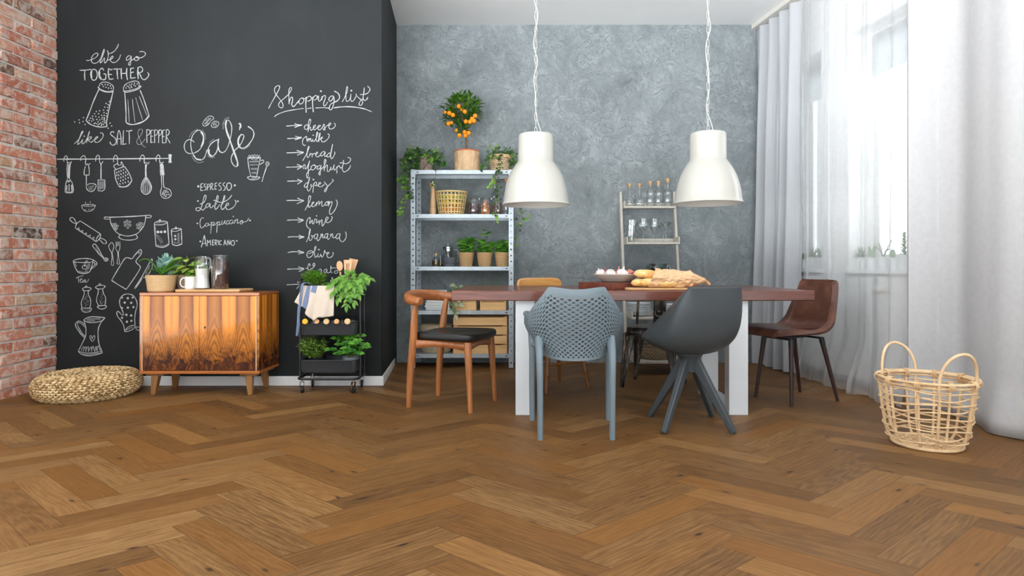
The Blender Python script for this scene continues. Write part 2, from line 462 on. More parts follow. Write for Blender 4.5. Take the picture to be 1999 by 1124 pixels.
def floor():
    m = MB(); bm = m.bm
    gu = bm.loops.layers.uv.new('grain'); eu = bm.loops.layers.uv.new('edge'); cl = bm.loops.layers.float_color.new('tone')
    e1, e2 = Vector((.092, .0734)), Vector((.092, -.0734)); O = Vector((1.09, 2.177)); L = 5
    r = random.Random(21)
    for k in range(-70, 70):
        for n in range(-12, 12):
            for fam in (0, 1):
                a0, b0 = (k+5*n, -k+5*n) if fam == 0 else (k+5+5*n, -k+5*n)
                da, db = (L, 1) if fam == 0 else (1, L)
                cs = [(a0, b0), (a0+da, b0), (a0+da, b0+db), (a0, b0+db)]
                P4 = [O + e1*a + e2*b for a, b in cs]
                c = sum(P4, Vector((0, 0)))/4
                if not (-4.3 < c.x < 3.6 and -1.4 < c.y < 6.2): continue
                f = bm.faces.new([bm.verts.new((p.x, p.y, 0)) for p in P4])
                ox, oy = r.uniform(0, 60), r.uniform(0, 60)
                q = r.random(); tone = .08+.42*r.random() if q < .7 else .5+.5*r.random(); wrm = r.random()
                uv = [(0,0),(1,0),(1,1),(0,1)] if fam == 0 else [(0,1),(0,0),(1,0),(1,1)]
                for l, (s_, t_) in zip(f.loops, uv):
                    l[eu].uv = (s_, t_); l[gu].uv = (ox + s_*.59, oy + t_*.118); l[cl] = (tone, wrm, 0, 1)
    return struct(m.build('floor', M['oak'], smooth=False))
floor()
m = MB(); m.box(-3.75, 3.4, -1.4, 5.9, CEIL, CEIL+.08); struct(m.build('ceiling', M['ceiling_paint']))
m = MB(); m.box(XB_L-.1, 2.9, YB, YB+.15, -.02, CEIL); struct(m.build('wall_back', M['plaster']))
m = MB(); m.prism([(-3.7, YK), (XK, YK), (XB_L, YB+.15), (-3.7, YB+.15)], lambda x, y, t: (x, y, -.02+t), CEIL+.02)
black_wall = tag(struct(m.build('wall_chalkboard', M['chalkwall'], bevel=.004, seg=1)), 'black chalkboard wall covered in white chalk drawings and lettering')
# brick wall: every brick of the mesh has its own tone and stands a little in or out
m = MB(); r = random.Random(3); ch = .079; row = 0; z = -.01; YBR = 3.1      # brick wall cut short out of view to let in light from the side
while z < CEIL:
    y = -1.3 - (row % 2)*.13 - r.random()*.04
    y = YK - .001 - (.235 if row % 2 else .115) - 26*.262
    while y < YK:
        ln = .25+r.uniform(-.012, .008); d = r.uniform(-.006, .007)
        y1 = min(y+ln, YK+.002)
        if y1-y > .03 and y > YBR:
            j = lambda: r.uniform(-.004, .004)
            tn = r.random()
            m.quadbox([(XBR-.06, y+j(), z+j()), (XBR+.004+d+j()*.5, y+j(), z+j()), (XBR+.004+d+j()*.5, y1+j(), z+j()), (XBR-.06, y1+j(), z+j()),
                       (XBR-.06, y+j(), z+.066+j()), (XBR+.004+d+j()*.5, y+j(), z+.066+j()), (XBR+.004+d+j()*.5, y1+j(), z+.066+j()), (XBR-.06, y1+j(), z+.066+j())], (tn, tn, tn, 1))
        y += .262
    row += 1; z += ch
bw = struct(m.build('wall_left', M['brick'], bevel=.006, seg=2))
m = MB(); m.box(XBR-.15, XBR-.006, YBR+.05, YK, -.02, CEIL); m.build('mortar', M['mortar'], bw)
# white skirting of the black wall and its return
m = MB()
m.box(XBR+.01, XK+.012, YK-.014, YK+.001, 0, .07)
dr = Vector((XB_L-XK, YB-YK, 0)).normalized(); nr = Vector((dr.y, -dr.x, 0))
a, b = Vector((XK, YK-.012, 0)), Vector((XB_L, YB-.001, 0))
p = [a-nr*.004, b-nr*.004, b+nr*.014, a+nr*.014]
m.quadbox([tuple(q) for q in p]+[(q.x, q.y, .07) for q in p])
struct(m.build('baseboard_left', M['white_paint'], bevel=.003))

# window wall with two openings
V0, V1 = .25, .50
m = MB()
def wbox(m, u0, u1, v0, v1, z0, z1): m.quadbox([tuple(ww(u, v, z_)) for z_ in (z0, z1) for u, v in ((u0,v0),(u1,v0),(u1,v1),(u0,v1))])
SILL, HEAD = .87, 2.70
wins = [(.10, .582), (.933, 1.66)]
us = [-.35, .10, .582, .933, 1.66, 7.0]
for i in (0, 2, 4): wbox(m, us[i], us[i+1], V0, V1, -.02, CEIL)
for u0, u1 in wins:
    wbox(m, u0, u1, V0, V1, -.02, SILL-.03); wbox(m, u0, u1, V0, V1, HEAD, CEIL)
struct(m.build('wall_right', M['white_wall']))
for i, (u0, u1) in enumerate(wins):
    m = MB(); f = .065; v0, v1 = .405, .465
    wbox(m, u0, u1, v0, v1, SILL, SILL+f); wbox(m, u0, u1, v0, v1, HEAD-f, HEAD)
    wbox(m, u0, u0+f, v0, v1, SILL+f, HEAD-f); wbox(m, u1-f, u1, v0, v1, SILL+f, HEAD-f)
    g = .05; a_, b_ = SILL+f, HEAD-f
    wbox(m, u0+f, u0+f+g, v0+.012, v1-.01, a_, b_); wbox(m, u1-f-g, u1-f, v0+.012, v1-.01, a_, b_)
    wbox(m, u0+f+g, u1-f-g, v0+.012, v1-.01, a_, a_+g); wbox(m, u0+f+g, u1-f-g, v0+.012, v1-.01, b_-g, b_)
    wf = struct(m.build('window_%d' % (i+1), M['white_paint'], bevel=.004))
    m = MB(); wbox(m, u0+f+g-.005, u1-f-g+.005, .442, .446, a_, b_); m.build('pane', M['pane'], wf)
    m = MB(); wbox(m, u0-.02, u1+.02, .195, .41, SILL-.03, SILL); m.build('window_sill', M['white_paint'], wf, bevel=.004)
    m = MB(); wbox(m, u0+f+.01, u1-f-.01, .385, .40, HEAD-.34, HEAD-.03)
    m.build('roller_blind', cloth('blind_fabric', (220,224,226), 1, .5), wf)
    if i:
        m = MB(); h = [ww(u0+.04, .385, z_) for z_ in (1.66, 1.69)]
        m.tube([ww(u0+.045, .40, 1.72), ww(u0+.045, .36, 1.72)], .012); m.tube(cr([ww(u0+.045, .36, 1.725), ww(u0+.042, .352, 1.70), ww(u0+.04, .355, 1.60)], 4), .010)
        m.build('window_handle', M['white_paint'], wf)
# ---------------------------------------------------------------- dining table
M['table_wood'] = wood('red_brown_table_wood', (56,27,20), (104,54,39), 'X', 55, .38, c3=(142,84,62), stretch=16, coat=.25)
tb = thing('dining_table', 'long dining table with thick reddish brown wooden top on white frame legs', 'table', (.657, 4.09, 0))
m = MB(); m.box(-1.08, 1.08, -.47, .47, .69, .75)
m.build('tabletop', M['table_wood'], tb, bevel=.005)
for sx in (-1, 1):
    x0 = sx*.641; m = MB()
    m.box(x0-.058, x0+.058, -.43, -.35, .0, .69); m.box(x0-.058, x0+.058, .13+sx*0, .21, 0, .69)
    m.box(x0-.058, x0+.058, -.35, .13, 0, .035); m.box(x0-.058, x0+.058, -.35, .13, .655, .69)
    m.build('leg_frame', M['white_metal'], tb, bevel=.004)

# ---------------------------------------------------------------- pendant lamps
M['shade_white'] = plain('cream_white_lamp_enamel', (197,196,188), .16, var=.01, Coat_Weight=.5, Coat_Roughness=.05)
M['cord_white'] = plain('white_cord', (214,212,206), .5, var=.02)
def pendant(label, loc):
    t = thing('pendant_lamp', label, 'lamp', loc, group='pendant lamps over the table')
    m = MB(); zt = .50
    out = [(.001, zt), (.095, zt), (.117, zt-.004), (.122, zt-.014), (.123, zt-.16), (.124, zt-.185), (.131, zt-.196), (.150, zt-.222), (.174, zt-.262), (.194, zt-.308), (.209, zt-.36), (.219, zt-.41), (.225, zt-.462), (.232, zt-.476), (.236, zt-.485)]
    inn = [(.234, zt-.487), (.222, zt-.470), (.212, zt-.41), (.186, zt-.308), (.143, zt-.224), (.117, zt-.19), (.117, zt-.02), (.001, zt-.012)]
    m.lathe(out+inn, n=64); m.build('lamp_shade', M['shade_white'], t, sharp=50)
    m = MB(); top = CEIL-loc[2]; z = zt+.024; k = 0
    while z < top-.05:
        pts = []
        for a in range(16):
            t_ = 2*PI*a/16; px_ = .0075*math.cos(t_); pz = .008*math.sin(t_) + (.019 if math.sin(t_) > .01 else -.019 if math.sin(t_) < -.01 else 0)
            pts.append((px_ if k % 2 == 0 else 0, 0 if k % 2 == 0 else px_, z+pz))
        m.tube(pts, .0017, 6, closed=True)
        z += .0495; k += 1
    m.build('chain', M['chrome' if False else 'cord_white'], t)
    m = MB(); rr = random.Random(int(loc[0]*100)); pts = [(.033, 0, zt-.006), (.031, -.004, zt+.03), (.012, -.008, zt+.09)]; z = zt+.17
    while z < top-.06:
        pts.append((rr.uniform(-.017, .017), -.011, z)); z += .11
    pts.append((.004, 0, top-.03))
    m.tube(cr(pts, 5), .0027, 8); m.build('cord', M['cord_white'], t)
    m = MB(); m.lathe([(.001, top-.035), (.03, top-.035), (.05, top-.02), (.055, top)], n=32); m.build('ceiling_canopy', M['shade_white'], t)
    m = MB(); m.lathe([(.001, zt-.013), (.022, zt-.013), (.022, zt-.10), (.001, zt-.10)], n=20); m.build('bulb_socket', M['shade_white'], t)
    m = MB(); m.ell((0, 0, zt-.15), (.038, .038, .05), 20); m.build('bulb', plain('frosted_bulb_%d' % int(loc[0]*100), (240,238,230), .3), t)
pendant('white bell pendant lamp on chain hanging beside the metal shelf plants', (.092, 4.2, 1.302))
pendant('white bell pendant lamp on chain hanging in front of the bottle shelf', (1.278, 4.2, 1.312))

# ---------------------------------------------------------------- sideboard
def veneer(name, cx, half, hgt, side=False):
    """book-matched flame veneer: arches low down, plain orange stripes higher up, dark burl at the foot"""
    t = NT(name); tc = t.n('ShaderNodeTexCoord'); sp = t.n('ShaderNodeSeparateXYZ'); t.l(tc.outputs['Object'], sp.inputs[0])
    x = sp.outputs['Y' if side else 'X']; z = sp.outputs['Z']
    wob = t.noise(t.coord(scale=(1, 1, .6)), 5, 4, .55)
    q = t.math('DIVIDE', t.math('SUBTRACT', x, cx), half)
    q = t.math('ABSOLUTE', t.math('SUBTRACT', t.math('MODULO', t.math('ADD', q, 21.0), 2.0), 1.0))      # 0 on an arch, 1 between arches
    q = t.math('ADD', q, t.math('MULTIPLY', t.math('SUBTRACT', wob, .5), .22))
    zn = t.math('DIVIDE', z, hgt)
    # height measured along the arch
    h = t.math('ADD', zn, t.math('MULTIPLY', t.math('POWER', t.math('ABSOLUTE', q), 1.5), .62))
    h = t.math('ADD', h, t.math('MULTIPLY', t.math('SUBTRACT', t.noise(t.coord(), 16, 5, .65), .5), .16))
    ring = t.math('SINE', t.math('MULTIPLY', h, 62)); ring = t.math('MULTIPLY', t.math('ADD', ring, 1), .5)
    grain = t.noise(t.coord(scale=(1, 1, .05)), 130, 4, .6)
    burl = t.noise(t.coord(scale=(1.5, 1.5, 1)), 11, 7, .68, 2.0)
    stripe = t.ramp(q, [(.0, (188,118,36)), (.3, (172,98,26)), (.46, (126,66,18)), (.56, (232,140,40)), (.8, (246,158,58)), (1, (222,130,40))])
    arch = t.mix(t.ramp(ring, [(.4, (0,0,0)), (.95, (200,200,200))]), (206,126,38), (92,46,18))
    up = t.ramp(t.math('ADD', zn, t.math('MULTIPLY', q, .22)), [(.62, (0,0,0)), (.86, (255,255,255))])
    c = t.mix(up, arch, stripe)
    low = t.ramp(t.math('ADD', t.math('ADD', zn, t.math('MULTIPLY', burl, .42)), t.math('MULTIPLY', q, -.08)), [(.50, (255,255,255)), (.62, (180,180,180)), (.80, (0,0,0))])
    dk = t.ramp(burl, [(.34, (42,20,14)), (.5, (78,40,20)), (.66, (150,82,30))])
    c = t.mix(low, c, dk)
    c = t.mix(t.math('MULTIPLY', grain, .35), c, (110,56,20), 'MULTIPLY') if False else t.mix(t.ramp(grain, [(.35, (70,70,70)), (.6, (0,0,0))]), c, (100,50,16))
    t.bsdf(c, .24, 0, None, Coat_Weight=.18, Coat_Roughness=.05, Specular_IOR_Level=.28)
    return t.m
M['sb_frame'] = wood('orange_lacquered_wood', (150,80,30), (196,118,52), 'X', 60, .22, stretch=16, coat=.6)
M['sb_leg'] = wood('brown_leg_wood', (120,80,40), (160,112,62), 'Z', 60, .35, stretch=14, coat=.3)
SBX, SBY = -2.227, 4.37
sb = thing('sideboard', 'glossy walnut veneer sideboard with two doors and tapered legs', 'sideboard', (SBX, SBY, 0))
hw, hd, z0, z1 = .4135, .17, .152, .713; th = .018
m = MB()
m.box(-hw, hw, -hd, hd, z1-.022, z1); m.box(-hw, hw, -hd, hd, z0, z0+.022)
m.box(-hw, -hw+th, -hd, hd, z0+.022, z1-.022); m.box(-hw+th, hw-th, hd-.01, hd, z0+.022, z1-.022)
m.build('cabinet_body', M['sb_frame'], sb, bevel=.003)
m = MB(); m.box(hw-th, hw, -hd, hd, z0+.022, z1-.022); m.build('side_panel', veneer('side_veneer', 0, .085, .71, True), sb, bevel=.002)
e = .006; M['edging'] = plain('pale_edging', (214,180,140), .3)
for x0, x1 in ((-hw+th, -hw+th+e), (hw-th-e, hw-th)):
    m = MB(); m.box(x0, x1, -hd-.003, -hd+.01, z0+.022, z1-.022); m.build('door_edging', M['edging'], sb)
for k, (x0, x1) in enumerate(((-hw+th+e, -.001), (.001, hw-th-e))):
    m = MB(); m.box(x0, x1, -hd-.002, -hd+.016, z0+.024, z1-.024)
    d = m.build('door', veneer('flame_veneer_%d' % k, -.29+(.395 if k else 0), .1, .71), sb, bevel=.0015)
    if k:
        m = MB(); m.lathe([(.001, .004), (.005, .004), (.006, 0)], (.04, -hd-.0022, .475), 12, ax=(0, -1, 0)); m.box(.0385, .0415, -hd-.007, -hd-.002, .463, .474)
        m.build('keyhole', M['dark_rubber'], d)
for sx in (-1, 1):
    for sy in (-1, 1):
        m = MB(); x = sx*.325; y = sy*.12
        m.bar((x, y, .135), (x+sx*.012, y+sy*.012, 0), .05, .045, up=(0,1,0), w2=.03, h2=.028)
        m.box(x-.06, x+.06, y-.024, y+.024, .134, z0)
        m.build('leg', M['sb_leg'], sb, bevel=.004)

# ---------------------------------------------------------------- woven pouf
def pouf_mat():
    t = NT('braided_water_hyacinth'); tc = t.n('ShaderNodeTexCoord')
    v = t.coord(); nz = t.noise(v, 34, 5, .65)
    at_ = t.n('ShaderNodeVertexColor', layer_name='tone')
    f = t.math('ADD', t.math('MULTIPLY', nz, .55), t.math('MULTIPLY', at_.outputs['Color'], .45))
    t.bsdf(t.ramp(f, [(.22, (128,98,58)), (.45, (200,166,114)), (.7, (230,206,160))]), .75, 0, t.bump(nz, .4, .004))
    return t.m
m = MB(); rr = random.Random(5)
# rounded cushion profile covered by rows of braid: each row a ring of slanted strands
prof = []
NR = 21
for i in range(NR):
    a = -1.35 + (PI+.95+.0)*i/(NR-1)*1.0
    if a < PI/2: prof.append((.245+.07*math.cos(a), .0785+.0745*math.sin(a)))
for i in range(1, 11): prof.append((.245-.0235*i, .153-.0007*i*i*.25))
for ri, (pr, pz) in enumerate(prof):
    ns = max(8, int(2*PI*pr/.036)); nx_, nz_ = (0, 1)
    a_ = math.atan2(pz-.0785, (pr-.245)/.07*.0745) if pr > .245 else PI/2
    nrm = (math.cos(a_), math.sin(a_))
    tn = (-nrm[1], nrm[0])
    for k in range(ns):
        for sgn in (-1, 1):
            t0 = 2*PI*(k+(.25 if sgn > 0 else .0)+.5*(ri % 2))/ns; dt = 2*PI/ns*.62
            pts = []
            for q in range(4):
                s_ = q/3; ang = t0+dt*s_; off = (s_-.5)*.0125*sgn; lift = .005*math.sin(PI*s_)
                R_ = pr+nrm[0]*lift+tn[0]*off; Z_ = pz+nrm[1]*lift+tn[1]*off
                pts.append((R_*math.cos(ang), R_*math.sin(ang), max(.004, Z_)))
            f0 = len(m.bm.faces)
            m.tube(pts, [.0038, .0070, .0070, .0038], 6, up=(0, 0, 1))
            m.bm.faces.ensure_lookup_table(); c = rr.random(); m.paint([m.bm.faces[j] for j in range(f0, len(m.bm.faces))], (c, c, c, 1))
f0 = len(m.bm.faces)
m.lathe([(.001, .0)]+[(max(.001, p[0]-.004), p[1]) for p in prof if p[0] > .2]+[(.02, .13), (.001, .13)], n=48)
m.bm.faces.ensure_lookup_table(); m.paint([m.bm.faces[j] for j in range(f0, len(m.bm.faces))], (.15, .15, .15, 1))
one(m.build('pouf', pouf_mat(), sharp=0), 'round low pouf woven from straw rope beside the brick wall', 'pouf', (-3.015, 4.235, 0))

# ---------------------------------------------------------------- elbow chair
M['teak'] = wood('orange_brown_teak', (130,76,40), (180,114,62), 'Z', 50, .35, c3=(194,130,78), stretch=12, coat=.25)
M['teak_x'] = wood('orange_brown_teak_rails', (120,66,36), (168,102,58), 'X', 50, .32, c3=(184,118,70), stretch=10, coat=.3)
M['black_leather'] = plain('black_leather', (24,23,23), .38, var=.1, vs=40, bump=.15, bs=300)
ch = thing('dining_chair', 'wooden elbow chair with curved backrest and black leather seat', 'chair', (-.452, 3.965, 0), math.radians(-111))
for sx in (-1, 1):
    m = MB(); m.tube([(sx*.186, .215, 0), (sx*.181, .205, .2), (sx*.176, .195, .36), (sx*.174, .19, .428)], [.0135, .0185, .0235, .0235], 14)
    m.build('leg', M['teak'], ch)
    m = MB(); m.tube(cr([(sx*.192, -.215, 0), (sx*.19, -.205, .2), (sx*.188, -.188, .38), (sx*.190, -.180, .46), (sx*.197, -.17, .58), (sx*.204, -.155, .672)], 4), [.014+.0115*math.sin(PI*min(1, i/20*.9+.05)) for i in range(21)], 14)
    m.build('leg', M['teak'], ch)
    m = MB()   # side rail with arched lower edge
    def sr(u, v, sx=sx): 
        y = lerp(-.19, .19, u); x = lerp(.186, .174, u)*sx; lo = .372+.022*math.sin(PI*u)
        return (x, y, lerp(lo, .43, v))
    m.grid(sr, 12, 1); m.build('seat_rail', M['teak_x'], ch, solid=.02)
for y, x in ((.19, .174), (-.188, .187)):
    m = MB(); m.grid(lambda u, v: (lerp(-x, x, u), y, lerp(.372+.022*math.sin(PI*u), .43, v)), 12, 1); m.build('seat_rail', M['teak_x'], ch, solid=.02)
m = MB()
def seat_pt(u, v, top):
    a = 2*PI*u; c, s_ = math.cos(a), math.sin(a); pw = .42
    x = math.copysign(abs(c)**pw, c); y = math.copysign(abs(s_)**pw, s_)
    hx = lerp(.185, .235, (y+1)/2)
    return Vector((x*hx, .02+y*.225, 0))
def seat_surf(u, v):
    p = seat_pt(u, 0, 1)
    if v <= .5: k = v/.5; s_ = lerp(0, .97, k); z = .468 + .010*s_*s_*(abs(p.x)/.2) - .006*max(0, 1-s_*3)
    else: k = (v-.5)/.5; ang = PI*k; s_ = .97+.03*math.sin(ang); z = .452 + .016*math.cos(ang)+.008*(1-k)*(abs(p.x)/.2)
    return (p.x*s_, .02+(p.y-.02)*s_, z)
m.grid(seat_surf, 48, 16, cu=True)
m.lathe([(.001, .4355), (.16, .4355)], n=24)
m.build('seat', M['black_leather'], ch, sharp=60)
m = MB()
P_ = cr([(.262, -.085, .678), (.255, -.12, .680), (.225, -.19, .688), (.14, -.255, .698), (0, -.275, .702), (-.14, -.255, .698), (-.225, -.19, .688), (-.255, -.12, .680), (-.262, -.085, .678)], 6)
n_ = len(P_); 
rs = []; fl_ = []
for i in range(n_):
    k = abs(i/(n_-1)*2-1)
    rs.append(.023); fl_.append((lerp(.85, 1.12, k), lerp(1.7, 1.0, k**1.5)))
m.tube(P_, rs, 16, flat=fl_, up=(0, 0, 1)); m.build('backrest', M['teak_x'], ch, bevel=.004)

# ---------------------------------------------------------------- mesh armchair
M['bluegrey'] = plain('blue_grey_plastic', (112,127,135), .42, var=.03)
mc = thing('armchair', 'blue grey plastic armchair with diamond lattice back', 'chair', (.278, 3.33, 0))
for sx in (-1, 1):
    m = MB(); m.tube(cr([(sx*.186, -.18, 0), (sx*.187, -.178, .25), (sx*.189, -.170, .38), (sx*.190, -.140, .455), (sx*.189, -.086, .515)], 4), [lerp(.0130, .0160, min(1, i/9))+.006*max(0, (i-9)/7) for i in range(17)], 12, flat=(1, 1.25))
    m.build('leg', M['bluegrey'], mc)
    m = MB(); m.tube(cr([(sx*.222, .217, 0), (sx*.222, .21, .25), (sx*.220, .20, .40), (sx*.226, .205, .52), (sx*.245, .17, .63)], 4), [lerp(.0135, .019, min(1, i/10)) for i in range(17)], 12, flat=(1, 1.25))
    m.build('leg', M['bluegrey'], mc)
def rimz(q):   # q = 0 centre .. 1 arm tip, measured along the arc
    return .778+.012*sstep(0, .42, q) if q < .42 else lerp(.79, .642, min(1, max(0, (q-.42)/.36))**.85)
ZB = .425
def zbot(u): return .405+.035*abs(u)**2.2
def shell(u, v):
    """u -1..1 round the back, v 0..1 up; the bucket back of the armchair"""
    q = abs(u); sg = 1 if u >= 0 else -1
    top = rimz(q); z = lerp(zbot(u), top, v)
    kz = sstep(ZB-.03, .60, z)                       # widens with height to the arms
    wz = lerp(.165, .262, kz)
    tk = sstep(.66, .79, z); ang = q*1.5
    x = wz*math.sin(min(ang, PI/2))*(1-.06*tk)
    back = lerp(-.155, -.235, sstep(ZB-.03, .78, z)); depth = lerp(.14, .23, kz)
    y = back + depth*(1-math.cos(ang))
    return Vector((sg*x, y, z))
def rimw(q): return lerp(.026, .013, sstep(.15, .75, q))
def rib(m, f, n=18, w=.0032, dep=.0075):
    pts = [f(i/n) for i in range(n+1)]
    m.tube(pts, 1, 4, flat=[(w, dep)]*(n+1) if False else (w, dep), up=None)
lat = MB()
def surf_normal(u, v):
    e = .01; a = shell(u+e, v)-shell(u-e, v); b = shell(u, min(1, v+e))-shell(u, max(0, v-e))
    return a.cross(b).normalized()
def ribline(m, us, vs, w, dep):
    pts = [shell(u, v) for u, v in zip(us, vs)]; rings = []
    for i, p in enumerate(pts):
        t_ = (pts[min(i+1, len(pts)-1)]-pts[max(i-1, 0)])
        if t_.length < 1e-6: return
        t_.normalize(); nn = surf_normal(max(-.97, min(.97, us[i])), vs[i]); x = t_.cross(nn).normalized()
        rings.append([m.bm.verts.new(p + x*a*w + nn*b*dep) for a, b in ((-1,-1),(1,-1),(1,1),(-1,1))])
    for a, b in zip(rings, rings[1:]):
        for k in range(4): m.bm.faces.new((a[k], a[(k+1)%4], b[(k+1)%4], b[k]))
ND = 22
for sg in (1, -1):
    for k in range(-ND, ND+1):
        us, vs = [], []
        for i in range(37):
            v = i/36; u = (k/ND*2.2) + sg*(v-.5)*1.55
            if -1 <= u <= 1 and v < 1-1.2*rimw(abs(u))/(rimz(abs(u))-zbot(u)): us.append(u); vs.append(v)
        if len(us) > 2: ribline(lat, us, vs, .0040, .0095)
for j in range(1, 2):
    us = [i/40*2-1 for i in range(41)]; ribline(lat, us, [.012]*41, .006, .0095)
lat.build('lattice_back', M['bluegrey'], mc, smooth=False)
m = MB()   # thick rim band: along the top, down the shoulders and forward along the arms
P_ = []
for i in range(61):
    u = i/60*2-1; p = shell(u, 1.0); P_.append(p)
def arm(sx): return [Vector((sx*.262, .10, .640)), Vector((sx*.262, .17, .637)), Vector((sx*.250, .22, .632))]
rw = []; rings = []
for i in range(81):
    u = i/80*2-1; q = abs(u); w_ = rimw(q); v_ = 1-w_/(rimz(q)-zbot(u))
    p = shell(u, v_); p2 = shell(u, min(1, v_+.02)); tv = (p2-p).normalized(); nn = surf_normal(max(-.97, min(.97, u)), min(.98, v_))
    rings.append([m.bm.verts.new(p+tv*a_*w_+nn*b_*.0085) for a_, b_ in ((-1, -.8), (-.8, -1), (.8, -1), (1, -.8), (1, .8), (.8, 1), (-.8, 1), (-1, .8))])
for a_, b_ in zip(rings, rings[1:]):
    for k in range(8): m.bm.faces.new((a_[k], a_[(k+1)%8], b_[(k+1)%8], b_[k]))
m.bm.faces.new(rings[0][::-1]); m.bm.faces.new(rings[-1])
for sx in (-1, 1):
    e_ = shell(sx*1.0, .95); m.tube(cr([e_, e_+Vector((sx*.001, .05, -.002)), Vector((sx*.258, .17, .632)), Vector((sx*.245, .22, .622))], 5), .012, 10, flat=(1.1, .75), up=(0, 0, 1))
m.build('rim', M['bluegrey'], mc)
sl = MB()
def seatp(u, v):
    x = lerp(-1, 1, u)*lerp(.13, .215, v); y = lerp(-.09, .215, v); z = .430+.02*abs(lerp(-1, 1, u))**2.5+.01*sstep(.8, 1, v)*-1
    return Vector((x, y, z))
for sg in (1, -1):
    for k in range(-16, 17):
        pts = []
        for i in range(17):
            v = i/16; u = .5+k/16*.9+sg*(v-.5)*.8
            if 0 <= u <= 1: pts.append(seatp(u, v))
        if len(pts) > 2: sl.tube(pts, .005, 4)
sl.tube(cr([seatp(0,0), seatp(0,.5), seatp(0,1), seatp(.5,1), seatp(1,1), seatp(1,.5), seatp(1,0), seatp(.5,0)], 4, True), .011, 8, closed=True)
sl.build('lattice_seat', M['bluegrey'], mc, smooth=False)

# ---------------------------------------------------------------- dark shell chair
M['charcoal'] = plain('charcoal_plastic', (64,71,75), .45, var=.03)
sc_ = thing('shell_chair', 'charcoal moulded shell chair on four splayed legs seen from behind', 'chair', (.945, 3.45, 0))
def bucket(cl, wd, rise, nu=28, nv=20, rot=0, pw=2.4):
    """cl: centre line points (y, z), wd / rise: values at each of them"""
    P_ = cr([Vector((0, y, z)) for y, z in cl], 6); W_ = cr([Vector((w, r_, 0)) for w, r_ in zip(wd, rise)], 6); n = len(P_)-1
    cz, sz = math.cos(rot), math.sin(rot)
    def f(u, v):
        i = min(n, int(round(u*n))); p = P_[i]; t_ = (P_[min(i+1, n)]-P_[max(i-1, 0)]).normalized(); nn = Vector((0, -t_.z, t_.y))
        if nn.y*1+nn.z < 0 and False: nn = -nn
        q = v*2-1; x = W_[i].x*math.sin(q*PI/2*.98) if True else 0
        o = p + Vector((x, 0, 0)) + (-nn if nn.z < 0 else nn)*0 + nrm(t_)*W_[i].y*abs(q)**pw
        return (o.x*cz-o.y*sz, o.x*sz+o.y*cz, o.z)
    def nrm(t_):    # towards the sitter: up on the seat, forward on the back
        a = Vector((0, t_.z, -t_.y)); 
        return a if (a.z+a.y) > 0 else -a
    return f, n
cl_ = cr([Vector((0, y, z)) for y, z in [(.232, .455), (.20, .452), (.10, .430), (-.02, .413), (-.11, .425), (-.185, .50), (-.222, .62), (-.236, .72), (-.242, .788)]], 6); n = len(cl_)-1
cz_, sz_ = math.cos(math.radians(20)), math.sin(math.radians(20)); T_, K_ = Vector((.168, .228, .478)), Vector((.156, -.238, .788))
def f(u, v):
    i = min(n, int(round(u*n))); c = cl_[i]; e = T_.lerp(K_, u); q = v*2-1; a = abs(q)
    x = math.copysign(e.x*math.sin(a*PI/2)+.088*math.sin(PI*u)**.8*math.sin(PI*a**1.25), q); w_ = a**2.3
    y, z = c.y+(e.y-c.y)*w_, c.z+(e.z-c.z)*w_
    return (x*cz_-y*sz_, x*sz_+y*cz_, z)
m = MB(); m.grid(f, n, 24); m.build('seat_shell', M['charcoal'], sc_, solid=.009, sharp=0, off=-1)
m = MB()
m.lathe([(.001, .408), (.07, .408), (.075, .40), (.05, .36), (.042, .30), (.001, .298)], n=24)
m.build('hub', M['charcoal'], sc_, bevel=.003)
for sx in (-1, 1):
    for sy in (-1, 1):
        m = MB(); m.bar((sx*.020, sy*.020, .375), (sx*.188, sy*.185, 0), .036, .062, up=(0, 0, 1), w2=.03, h2=.03)
        lg = m.build('leg', M['charcoal'], sc_, bevel=.006)

# ---------------------------------------------------------------- brown leather chair
def leather():
    t = NT('brown_leather'); v = t.coord()
    a = t.noise(v, 7, 5, .6, .5); b = t.noise(v, 260, 3, .6)
    t.bsdf(t.ramp(a, [(.3, (74,47,38)), (.55, (106,68,54)), (.75, (136,92,74))]), .42, 0, t.bump(b, .15, .002))
    return t.m
M['leather'] = leather()
M['dark_leg'] = wood('dark_stained_leg', (46,30,30), (70,46,44), 'Z', 60, .4, stretch=14)
lc = thing('leather_chair', 'brown leather shell chair with dark tapered legs by the sheer curtain', 'chair', (1.845, 4.112, 0), math.radians(112.8))
f, n = bucket([(.338, .442), (.318, .455), (.18, .454), (.02, .44), (-.10, .445), (-.165, .50), (-.19, .60), (-.21, .70), (-.222, .775), (-.225, .80)],
              [.150, .192, .214, .215, .21, .205, .192, .176, .158, .135], [.0, .0, .010, .035, .070, .072, .05, .03, .016, .008], pw=2.6)
m = MB(); m.grid(f, n, 24); m.build('seat_shell', M['leather'], lc, solid=.042, bevel=.012, seg=3, sharp=0, off=-1)
M['dark_seam'] = plain('dark_seam', (56,34,28), .6)
for q in (.12, .88):          # stitched seams either side of the seat
    m = MB(); pts = [Vector(f(u, q))+Vector((0, .0, .002)) for u in [k/20*.5+.42 for k in range(21)]]
    m.tube(pts, .0022, 6); m.build('seam', M['dark_seam'], lc)
m = MB()
m.box(-.118, .118, .155, .178, .412, .426); m.box(-.118, .118, -.112, -.09, .412, .426); m.box(-.012, .012, -.09, .155, .412, .426); m.build('under_frame', M['black_metal'], lc, bevel=.003)
